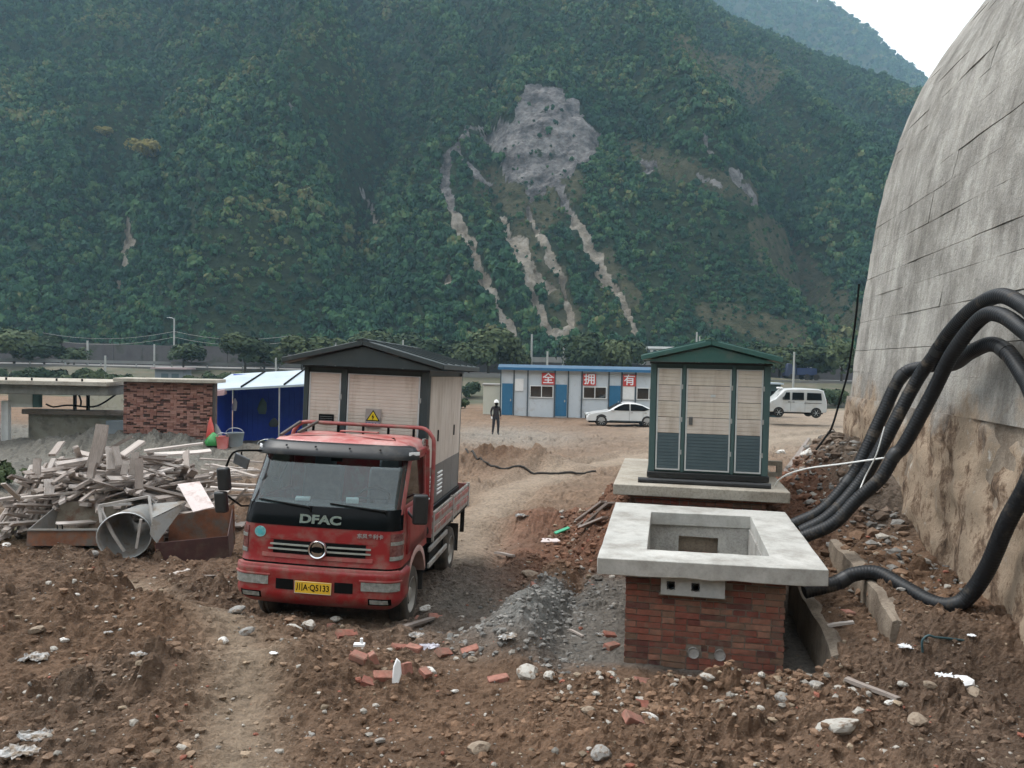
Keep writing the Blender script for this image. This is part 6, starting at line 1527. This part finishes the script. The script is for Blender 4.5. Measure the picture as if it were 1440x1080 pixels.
TREES = [(20, 520, 458, 108, 7, 'dark bushy tree at the far left edge across the valley'), (62, 520, 470, 109, 6, 'dark rounded tree left of the retaining wall'), (104, 520, 486, 110, 4, 'low dark tree at the left end of the wall'), (258, 520, 478, 106, 5.5, 'thin airy tree rising before the stone wall'), (345, 524, 468, 105, 6, 'dark tree left of the lorry load'), (372, 520, 480, 108, 4.5, 'small tree close to the left eave of the loaded substation'),
         (425, 522, 466, 104, 6, 'yellowish tree behind the left roof edge of the lorry load'), (470, 510, 468, 116, 6, 'green tree behind the slate roof, left'), (520, 510, 462, 116, 6.5, 'green tree behind the slate roof ridge'), (575, 512, 464, 114, 6.5, 'tree behind the right slope of the slate roof'), (618, 515, 470, 112, 6, 'tree right of the slate roof before the slope'), (660, 512, 474, 110, 5.5, 'dark green tree above the left end of the site office'),
         (688, 512, 458, 111, 6, 'taller green tree left of the scree cone'), (722, 508, 472, 112, 5, 'tree standing at the left foot of the scree'), (828, 512, 462, 110, 6.5, 'tall tree right of the scree cone above the site office'), (860, 512, 470, 111, 5.5, 'tree above the right part of the site office'), (885, 508, 474, 113, 5, 'tree left of the white building'), (1000, 505, 472, 116, 5.5, 'tree behind the green roof ridge'), (1050, 510, 478, 114, 5.5, 'tree behind the right slope of the green roof'), (1098, 515, 480, 112, 6, 'tree above the van nose'), (1150, 520, 484, 110, 6, 'tree above the van roof'), (1185, 520, 476, 108, 6, 'tree beside the vault edge')]
for k, (px, pb, pt, Y, wid, lb) in enumerate(TREES): tree(px, pb, pt, Y, wid, .9, lb, k)
p = at(207, 225, 262); z = float(mtn0(np.array([at(207, 235, 262).x]), np.array([262.]))[0])
# yellowing tree that stands out on the slope: set on the slope where its sight line meets it
def slope_hit(px, py):
    d = ray(px, py); ts = np.linspace(150, 450, 900)/d[1]; X, Y, Z = d[0]*ts, d[1]*ts, CAMH+d[2]*ts; m_ = mtn0(X, Y); i = int(np.argmax(Z < m_)); return X[i], Y[i], m_[i]
for (px, py, s, lb) in ((207, 234, 7.5, 'yellowing tree standing out on the dark slope at left'), (150, 200, 4.5, 'small yellow green tree left of the yellowing one')):
    X, Y, Z = slope_hit(px, py); o = thing('yellowing_tree', lb, 'tree', (X, Y, Z)); tree_mesh_trunk(s, .2, 9).build('trunk', 'bark', o)
    c = bpy.data.objects.new('crown', CRY); COL.objects.link(c); c.parent = o; c.location = (0, -1, s*.62); c.scale = (s*.6, s*.6, s*.55)
SHM = [crown_mesh('foliage', 350+i, 420, r=(1, 1, .8), leaf=.13, lobes=6, m='leaf2') for i in range(3)]
def shrub(x, y, z, s, label, group, h=1.):
    o = thing('shrub', label, 'shrub', (x, y, z), (0, 0, random.uniform(0, 6)), group); c = bpy.data.objects.new('foliage', random.choice(SHM)); COL.objects.link(c); c.parent = o; c.location = (0, 0, s*.45*h); c.scale = (s, s, s*h)
    b = MB(); b.cyl((0, 0, -.2), (0, 0, s*.5*h), .04*s, .02*s, 6); b.build('stem', 'bark', o)
for i, px in enumerate([-40, -5, 25, 50, 78, 96, 112, 130, 160, 178, 196, 262, 285, 305, 330, 352, 395, 660, 700, 735, 760, 815, 850, 1075, 1105, 1130, 1160, 1180]):
    Y = random.uniform(90, 99); x = at(px, 520, Y).x; shrub(x, Y, -1.2 if px < 500 else -1.6, random.uniform(1.2, 2.2), 'green shrub on the far bank below the road', 'shrubs on the far bank')
p = hit(8, 690); shrub(p.x-.3, p.y, p.z, .62, 'dark green bush left of the timber heap at the picture edge', None)
p = hit(38, 675); shrub(p.x-.2, p.y+.5, p.z, .35, 'small grassy bush between the heap and the dark bush', None, .6)
p = at(645, 590, 60); shrub(p.x, 60, gz(p.x, 60), 1.1, 'bare dark bush left of the site office annex', None)

# ------------------------------------------------------------------ cables and hoses
def rope(pts, r, m_, name, label, cat, world=None):
    P_ = world or [tuple(at(*p)) for p in pts]; c = catmull(P_, .06)
    if world: c = [(p[0], p[1], gz(p[0], p[1])+r*.9) for p in c[::2]]
    b = MB(); b.tube(c, r, 7); o = b.build(name, m_, None, smooth=60); return tag(o, label, cat)
rope([(1208, 400, 14.0), (1203, 450, 13.9), (1193, 520, 13.9), (1182, 560, 13.8), (1170, 600, 13.7), (1160, 616, 13.5), (1148, 632, 13.2)], .018, 'ink', 'hanging_cable', 'black cable hanging down the far edge of the vault', 'cable')
wh = mat('white_cable', (.72, .72, .70), rough=.5)
rope([(1090, 684, 11.2), (1094, 676, 11.1), (1110, 666, 10.8), (1140, 658, 10.3), (1180, 653, 9.8), (1215, 648, 9.3), (1244, 644, 8.95)], .011, wh, 'white_cable', 'thin white cable bowed from the slab to the black pipe', 'cable')
rope([(1244, 600, 8.95), (1232, 640, 9.0), (1216, 672, 9.2), (1205, 700, 9.0)], .008, wh, 'white_string', 'short white string hanging between the black pipes', 'cord')
hp_ = [hit(px, py) for px, py in ((655, 638), (672, 648), (690, 657), (715, 661), (742, 664), (768, 668), (800, 667), (838, 665))]
rope(None, .035, 'rubber', 'black_hose', 'black hose lying across the sandy track', 'hose', [(p.x, p.y, p.z+.03) for p in hp_])

# ------------------------------------------------------------------ loose bricks, stones and litter
def rockmesh(seed, sub=2, flat=.75):
    bm = bmesh.new(); bmesh.ops.create_icosphere(bm, subdivisions=sub, radius=1); q = np.random.default_rng(seed)
    ns = q.normal(size=(7, 3)); ns /= np.linalg.norm(ns, axis=1)[:, None]; ds = q.uniform(.55, .9, 7)
    for v in bm.verts:
        p = np.array(v.co)
        for nn_, d in zip(ns, ds):
            e = p@nn_-d
            if e > 0: p = p-nn_*e*.9
        p = p*(1+q.normal(0, .035)); p[2] *= flat; v.co = p
    me = bpy.data.meshes.new('stone'); bm.to_mesh(me); bm.free(); return me
RM = [rockmesh(500+i, 2, random.uniform(.6, .9)) for i in range(8)]
def stonemat(name, a, b_): return mat(name, a, b_, 3, rough=.95, bump=.5, bscale=25, dirt=(.19, .135, .095), dfac=(.5, .62), dscale=2.2)
SM = {'pale': stonemat('pale_stone', (.40, .38, .34), (.52, .49, .44)), 'grey': stonemat('grey_stone', (.25, .24, .225), (.36, .345, .32)), 'tan': stonemat('tan_stone', (.27, .21, .155), (.36, .29, .22)), 'white': stonemat('white_stone', (.62, .60, .56), (.72, .70, .66))}
SMESH = {(i, k): None for i in range(8) for k in SM}
def stone(px, py, wpx, kind, label, elong=1.0, rz=None):
    p = hit(px, py); s = wpx*p.y/F/2
    i = random.randrange(8); key = (i, kind)
    if SMESH[key] is None:
        me = RM[i].copy(); me.materials.append(SM[kind]); SMESH[key] = me
    o = bpy.data.objects.new('stone', SMESH[key]); COL.objects.link(o)
    o.scale = (s*elong**.5, s/elong**.5, s*.8); o.location = (p.x, p.y, p.z+s*.25); o.rotation_euler = (random.uniform(-.3, .3), random.uniform(-.3, .3), random.uniform(0, 6) if rz is None else rz)
    tag(o, label, 'stone', 'larger stones on the broken ground')
ST = [(846, 1067, 38, 'grey', 'large pale grey stone at the bottom edge right of centre'), (914, 1012, 22, 'white', 'squarish white stone in front of the brick pit'), (742, 956, 38, 'pale', 'long pale stone chunk left of the pit front'), (772, 962, 22, 'pale', 'pale stone just right of the long chunk'), (53, 893, 24, 'tan', 'upright tan stone in the left clods'), (150, 782, 22, 'grey', 'grey stone on the ground below the round funnel'), (133, 787, 18, 'grey', 'smaller grey stone left of the one below the funnel'),
      (132, 772, 14, 'pale', 'small pale stone against the funnel base'), (8, 771, 14, 'white', 'whitish stone at the left edge below the heap'), (90, 913, 16, 'white', 'round white stone in the left foreground'), (75, 917, 14, 'pale', 'pale stone touching the round white one'), (102, 824, 13, 'pale', 'pale stone on the clods left of the track'), (108, 838, 10, 'white', 'small white stone left of the track'), (334, 866, 22, 'grey', 'pale grey stone left of the front bumper'), (345, 893, 22, 'grey', 'grey stone below the left bumper corner'),
      (413, 893, 24, 'pale', 'flat pale stone under the number plate side'), (434, 892, 22, 'pale', 'second flat pale stone under the bumper'), (472, 882, 16, 'pale', 'stone under the middle of the bumper'), (313, 907, 18, 'white', 'flat white stone on the sandy track'), (598, 868, 16, 'white', 'white stone beside the front wheel'), (650, 886, 14, 'pale', 'pale stone beyond the loose plank'), (664, 930, 16, 'tan', 'tan stone right of the brick scatter'), (642, 930, 10, 'pale', 'narrow pale stone between two brick pieces'),
      (606, 947, 18, 'white', 'cream stone right of the white shard'), (640, 976, 12, 'white', 'small bright white stone alone below the bricks'), (528, 1000, 12, 'pale', 'small pale stone in the trampled middle'), (437, 1035, 16, 'grey', 'blue grey stone in the lower middle'), (535, 1050, 16, 'grey', 'grey stone at the bottom middle'), (672, 1060, 36, 'tan', 'flat half buried tan stone at the bottom'), (1180, 1045, 46, 'pale', 'long flat pale stone at the lower right'), (1305, 1003, 18, 'tan', 'tan stone near the white foam'), (1370, 985, 28, 'tan', 'flat brown slab piece by the white foam'),
      (1290, 1028, 30, 'tan', 'long tan stone below the white foam'), (1268, 980, 16, 'pale', 'pale broken stone before the foam'), (1020, 967, 14, 'white', 'white stone at the pit front rubble'), (995, 978, 22, 'pale', 'pale lump in the rubble before the pit'), (948, 976, 16, 'pale', 'pale stone in the rubble left of the pit middle'), (860, 953, 16, 'pale', 'pale stone at the left front of the pit'), (1070, 978, 16, 'pale', 'pale stone right in the pit front rubble'), (838, 985, 16, 'pale', 'cream stone before the gravel bank'), (1022, 1028, 12, 'white', 'small cream stone in the lower right middle'), (1068, 1030, 12, 'pale', 'small pale stone right of the cream one'),
      (1100, 1000, 22, 'grey', 'flat grey stone in the right rubble'), (1148, 985, 20, 'grey', 'grey lump at the trench mouth'), (828, 1010, 20, 'tan', 'tan stone left of the square white stone'), (745, 815, 26, 'tan', 'buff slab lying on the gravel bank'), (1250, 1000, 14, 'white', 'white pebble right foreground'), (1140, 640, 26, 'white', 'white stone on top of the rubble by the substation'), (1098, 640, 16, 'white', 'white block end beside the substation')]
for s_ in ST: stone(*s_, elong=random.uniform(1, 1.8) if s_[2] < 40 else 2.6, rz=None if s_[2] < 40 else random.uniform(-.3, .2))
lbm = {}
def loose_brick(px, py, L, label, rot):
    p = hit(px, py); key = round(L, 2)
    if key not in lbm:
        bb = MB(); w_, h_ = .105, .05
        for (x0, x1, y0, y1) in ((-L/2, L/2, -w_/2, -w_/4), (-L/2, L/2, w_/4, w_/2)): pass
        bb.box((0, 0, 0), (L, .11, .056)); o = bb.build('brick', 'loosebrick', None); me = o.data; bpy.data.objects.remove(o); q = np.random.default_rng(int(L*997))
        bm = bmesh.new(); bm.from_mesh(me); bmesh.ops.bevel(bm, geom=bm.edges[:], offset=.006, segments=1, affect='EDGES')
        for v in bm.verts: v.co += Vector(q.normal(0, .0035, 3))
        bm.to_mesh(me); bm.free(); lbm[key] = me
    o = bpy.data.objects.new('loose_brick', lbm[key]); COL.objects.link(o); o.location = (p.x, p.y, p.z+.008); o.rotation_euler = rot; o.scale = (random.uniform(.75, 1), random.uniform(.8, 1), random.uniform(.85, 1)); tag(o, label, 'brick', 'loose red bricks scattered before the lorry')
for (px, py, L, lb, rot) in ((527, 936, .20, 'orange brick standing on end in the brick scatter', (0, 1.2, .4)), (540, 955, .22, 'red brick lying left of the white shard', (.2, .1, .3)), (571, 950, .17, 'brick standing just right of the white shard', (1.3, .2, 1.2)), (563, 918, .18, 'orange broken brick behind the shard', (.2, .3, .6)), (582, 921, .17, 'half brick by the crumpled plastic', (.1, .1, -.4)), (624, 927, .24, 'large reddish brick lump right of the plastic', (.5, .3, .9)), (661, 918, .19, 'red brick tilted at the right of the scatter', (.2, -.2, .3)),
                            (505, 935, .16, 'dark brick under the white peg', (.1, .2, -.3)), (598, 956, .10, 'small red brick bit near the cream stone', (.3, .1, .8)), (700, 960, .21, 'red brick far right by the long pale chunk', (.1, -.1, .2)), (488, 897, .24, 'hollow red brick in front of the bumper', (.4, .2, .6)), (468, 885, .14, 'small red brick piece under the bumper', (.2, .2, 1.)), (517, 957, .12, 'small pinkish brick crumb at the left of the scatter', (.2, .4, .1)), (612, 878, .22, 'red brick behind the loose plank', (.1, .1, .2)), (590, 872, .15, 'dull red brick near the front wheel', (.2, .1, -.3)),
                            (890, 1020, .20, 'dark red brick in front of the square white stone', (.3, .5, .4)), (905, 965, .24, 'reddish clay lump at the left pit corner', (.3, .3, .5)), (1192, 872, .16, 'red brick bit on the concrete ledge', (.1, .1, .3)), (1018, 960, .14, 'red brick fragment by the footing', (.1, .1, .1)), (860, 912, .2, 'dark red brick on the trench floor left of the pit', (.1, .1, .8)), (857, 898, .15, 'dark brick piece further back on the trench floor', (.1, .2, .2)), (903, 997, .14, 'orange brick lump before the pit', (.5, .2, .2)), (752, 828, .12, 'reddish brick crumb on the gravel bank', (.2, .2, .2))): loose_brick(px, py, L, lb, rot)
def lying_plank(a, e, w, t, label):
    A = hit(*a); E = hit(*e); A.z += t; E.z += t; plank_pp(A, E, w, t, label, None)
lying_plank((566, 890), (630, 869), .07, .03, 'loose grey plank on the ground by the front wheel')
lying_plank((697, 781), (722, 787), .07, .035, 'short grey stick lying on the gravel right of the lorry')
lying_plank((1190, 968), (1262, 1000), .05, .03, 'broken brown stick in the right foreground')
lying_plank((240, 812), (266, 803), .10, .015, 'pinkish flat lath on the ground left of the lorry')
lying_plank((288, 820), (304, 816), .09, .015, 'short grey lath nearer the lorry')
lying_plank((1164, 886), (1200, 884), .05, .025, 'short pale lath on the concrete ledge')
lying_plank((800, 890), (820, 900), .03, .02, 'thin pale stick on the trench floor')
lying_plank((1105, 668), (1138, 618), .12, .06, 'brown timber leaning in the rubble right of the substation')
for i, (a, e) in enumerate((((815, 742), (856, 715)), ((822, 744), (860, 718)), ((812, 738), (848, 716)), ((818, 750), (850, 740)))):
    A = hit(*a); E = hit(*e); A.z += .04+.02*i; E.z += .06+.02*i; plank_pp(A, E, .11, .03, 'grey plank in the small stack left of the concrete slab', 'planks stacked left of the slab')
A = hit(772, 764); b = MB(); b.box((0, 0, .03), (.42, .26, .03), (.05, .05, .3)); o = b.build('wooden_board', 'board', None); o.location = A; tag(o, 'pale flat board with a green edge on the red earth', 'board')
A = hit(790, 757); b = MB(); b.box((0, 0, .08), (.34, .07, .03), (.3, -.25, .5)); o = b.build('green_strip', mat('green_tape', (.03, .30, .16), (.05, .4, .22), 9, rough=.5), None); o.location = A; tag(o, 'green plastic strip behind the pale board', 'plastic')
def litter(px, py, wpx, label, name, m_, seed, up_=.35, el=1.6):
    p = hit(px, py); s = wpx*p.y/F/2; q = np.random.default_rng(seed); n = 12
    gx, gy = np.meshgrid(np.linspace(-1, 1, n), np.linspace(-1, 1, n)); h = fbm(gx*1.7+seed, gy*1.7, 3, seed)*.8
    b = MB(); b.grid([[(gx[j, i]*s*(1-.35*gy[j, i]**2+.1*q.normal())+s*.05*q.normal(), gy[j, i]*s/el*(1-.35*gx[j, i]**2+.1*q.normal()), (h[j, i]+.10*q.normal())*s*up_) for i in range(n)] for j in range(n)])
    o = b.build(name, m_, None, solid=.004); o.location = (p.x, p.y, p.z+.03); tag(o, label, 'litter')
film = mat('dirty_plastic_film', (.36, .36, .355), (.50, .50, .50), 12, rough=.5, dirt=(.22, .17, .125), dscale=14, dfac=(.42, .6)); foam = mat('white_foam', (.80, .81, .82), (.86, .87, .88), 12, rough=.8)
for i, a in enumerate(((195, 948, 22, 'crumpled pale plastic scrap on the left clods', 'plastic_scrap', film), (52, 1045, 54, 'large torn plastic film at the lower left', 'plastic_film', film), (25, 1076, 56, 'whitish plastic sheet at the bottom left corner', 'plastic_film', film), (48, 935, 40, 'dirty white plastic strip in the left foreground', 'plastic_film', film), (152, 898, 12, 'small bluish plastic scrap on the track edge', 'plastic_scrap', film), (603, 918, 30, 'crumpled lilac plastic among the bricks', 'plastic_film', mat('lilac_film', (.38, .37, .42), (.5, .48, .52), 12, rough=.4)),
                       (1328, 975, 26, 'grey white foam crumbs left of the foam lump', 'foam_lump', foam), (1277, 925, 26, 'white plastic scrap beside the upright hoop', 'plastic_scrap', foam), (1366, 908, 12, 'white plastic bit on the right slope', 'plastic_scrap', foam), (712, 905, 30, 'grey torn sacking at the front of the gravel bank', 'torn_sack', film), (585, 900, 24, 'flat grey paper scrap behind the bricks', 'paper_scrap', film), (735, 730, 20, 'pale cement patch sack on the red earth', 'torn_sack', film), (846, 898, 16, 'pale paper piece on the trench floor', 'paper_scrap', film), (890, 835, 16, 'crumpled paper by the brick wall corner', 'paper_scrap', film), (385, 927, 12, 'white scrap left of the brick scatter', 'plastic_scrap', foam))):
    litter(*a, seed=600+i, up_=.6 if 'lump' in a[4] else .4)
p = hit(1348, 966); me = RM[2].copy(); me.materials.append(foam); o = bpy.data.objects.new('foam_lump', me); COL.objects.link(o); o.location = (p.x, p.y, p.z+.02); o.scale = (.17, .11, .085); o.rotation_euler = (.1, -.15, .3); tag(o, 'rounded white foam lump in the right foreground', 'foam')
p = hit(556, 962); b = MB(); b.prism([(-.03, -.02), (.03, -.02), (.05, .06), (.035, .16), (0, .19), (-.025, .12)], -.02, .02); o = b.build('white_shard', foam, None, bevel=.008); o.location = p; o.rotation_euler = (-.15, .05, .2); tag(o, 'upright white shard standing among the bricks', 'shard')
p = hit(505, 928); b = MB(); b.box((0, 0, .09), (.10, .06, .02)); b.cyl((.02, 0, .09), (.02, 0, .15), .014, n=8); o = b.build('white_peg', foam, None); o.location = p; tag(o, 'small white plastic peg on the dark brick', 'peg')
p = hit(1305, 922); b = MB(); b.tube(catmull([(-.05, 0, -.03), (-.055, 0, .08), (0, 0, .125), (.05, 0, .11), (.22, .02, .09), (.42, .04, .06)], .03), .011, 7); o = b.build('bent_hoop', mat('teal_black_rod', (.03, .07, .08), rough=.5), None, smooth=60); o.location = p; tag(o, 'bent dark teal hoop stuck in the earth at right', 'rod')

# crumbled stones and clods too many to count
def gravel():
    V, Fc, Cc, off = [], [], [], 0
    ico = []
    for sub in (1,):
        for k in range(6):
            me = rockmesh(700+k, sub, .8); v = np.array([w.co[:] for w in me.vertices]); f = np.array([p.vertices[:] for p in me.polygons]); ico.append((v, f)); bpy.data.meshes.remove(me)
    def scatter(n, ylo, yhi, rlo, rhi, pw, pal, rw=True, sel=None):
        nonlocal off
        y = ylo+(yhi-ylo)*rng.uniform(size=n)**1.5; x = rng.uniform(-.78, .78, n)*(y+.6)
        if sel is not None: x, y = sel(n)
        r = roughness(x, y)
        keep = rng.uniform(size=len(x)) < np.clip(r, .06, 1) if rw else np.ones(len(x), bool)
        lx, ly = loc_pit(x, y); keep &= ~((np.abs(lx) < .86) & (ly > -1.42) & (ly < 1.6)); keep &= x < vault_x(y)-.1
        x, y = x[keep], y[keep]; z = macro(x, y)+detail(x, y); s = rlo+(rhi-rlo)*rng.uniform(size=len(x))**pw
        so = soil(x, y)
        for i in range(len(x)):
            v, f = ico[rng.integers(0, 6)]; a = rng.uniform(0, 6.28); c, sn = math.cos(a), math.sin(a); st = rng.uniform(.75, 1.35)
            v = v*(1+rng.normal(0, .17, (len(v), 1)))
            p = np.stack([(v[:, 0]*c-v[:, 1]*sn)*st, v[:, 0]*sn+v[:, 1]*c, v[:, 2]*rng.uniform(.6, 1.1)], 1)*s[i]
            V.append(p+[x[i], y[i], z[i]+s[i]*.15]); Fc.append(f+off); off += len(v)
            u = rng.uniform()
            if pal == 'clod': col = so[i]*rng.uniform(.6, 1.25)
            elif pal == 'grit': col = np.array([.22, .21, .195])*rng.uniform(.6, 1.3)
            else: col = np.array([.36, .33, .29])*rng.uniform(.55, 1.35) if u < .55 else np.array([.27, .21, .15])*rng.uniform(.7, 1.25) if u < .9 else np.array([.33, .13, .09])*rng.uniform(.7, 1.1)
            Cc.append(np.tile(col, (len(v), 1)))
    scatter(20000, 4.6, 17, .007, .045, 3.0, 'clod')
    scatter(4200, 4.6, 19, .006, .040, 3.4, 'stone')
    scatter(4200, 4.6, 14, .004, .020, 2.6, 'stone', False)
    # gravel bank by the pit and the rubble by the vault
    def selb(n): 
        lx = rng.normal(-1.9, .38, n); ly = rng.uniform(-1.9, 1.6, n); return PIT[0]+lx*ax[0]+ly*ay[0], PIT[1]+lx*ax[1]+ly*ay[1]
    def selr(n):
        lx = rng.uniform(1.7, 4.2, n); ly = rng.uniform(-.8, 7.5, n); return PIT[0]+lx*ax[0]+ly*ay[0], PIT[1]+lx*ax[1]+ly*ay[1]
    def selp(n):
        lx = rng.uniform(-2.6, -.9, n); ly = rng.uniform(1.6, 7, n); return PIT[0]+lx*ax[0]+ly*ay[0], PIT[1]+lx*ax[1]+ly*ay[1]
    def self_(n):
        lx = rng.uniform(-1.5, 1.3, n); ly = rng.uniform(-3.0, -1.85, n); return PIT[0]+lx*ax[0]+ly*ay[0], PIT[1]+lx*ax[1]+ly*ay[1]
    scatter(1500, 0, 0, .006, .045, 2.6, 'grit', False, selb); scatter(1300, 0, 0, .010, .09, 3.2, 'grit', False, selr); scatter(1600, 0, 0, .012, .12, 3.0, 'clod', False, selr); scatter(500, 0, 0, .010, .08, 3, 'stone', False, selr)
    scatter(900, 0, 0, .012, .08, 2.6, 'clod', False, selp); scatter(250, 0, 0, .012, .06, 2.4, 'stone', False, selp); scatter(260, 0, 0, .008, .045, 2.8, 'stone', False, self_); scatter(700, 0, 0, .008, .05, 2.6, 'clod', False, self_)
    o = mesh_np('rubble', np.concatenate(V), np.concatenate(Fc), vcolmat('rubble_stone', 'soil', bump=.5, bscale=80, var=.3, vscale=20), {'soil': np.concatenate(Cc)})
    tag(o, 'loose clods, gravel and small stones strewn over the broken earth', 'rubble', kind='stuff')
gravel()

# ------------------------------------------------------------------ the hazy valley air
b = MB(); b.bx(-1000, 1500, -320, 1300, -6, 520)
hz_ = b.build('haze', bpy.data.materials.new('haze_air')); m = hz_.data.materials[0]; m.use_nodes = True; nt = m.node_tree; nt.nodes.clear()
pv = nt.nodes.new('ShaderNodeVolumePrincipled'); pv.inputs['Color'].default_value = (.52, .79, 1, 1); pv.inputs['Density'].default_value = .00033; pv.inputs['Anisotropy'].default_value = .1
oo = nt.nodes.new('ShaderNodeOutputMaterial'); nt.links.new(pv.outputs[0], oo.inputs['Volume'])
tag(hz_, 'thin bluish haze in the valley air', 'haze', kind='stuff')
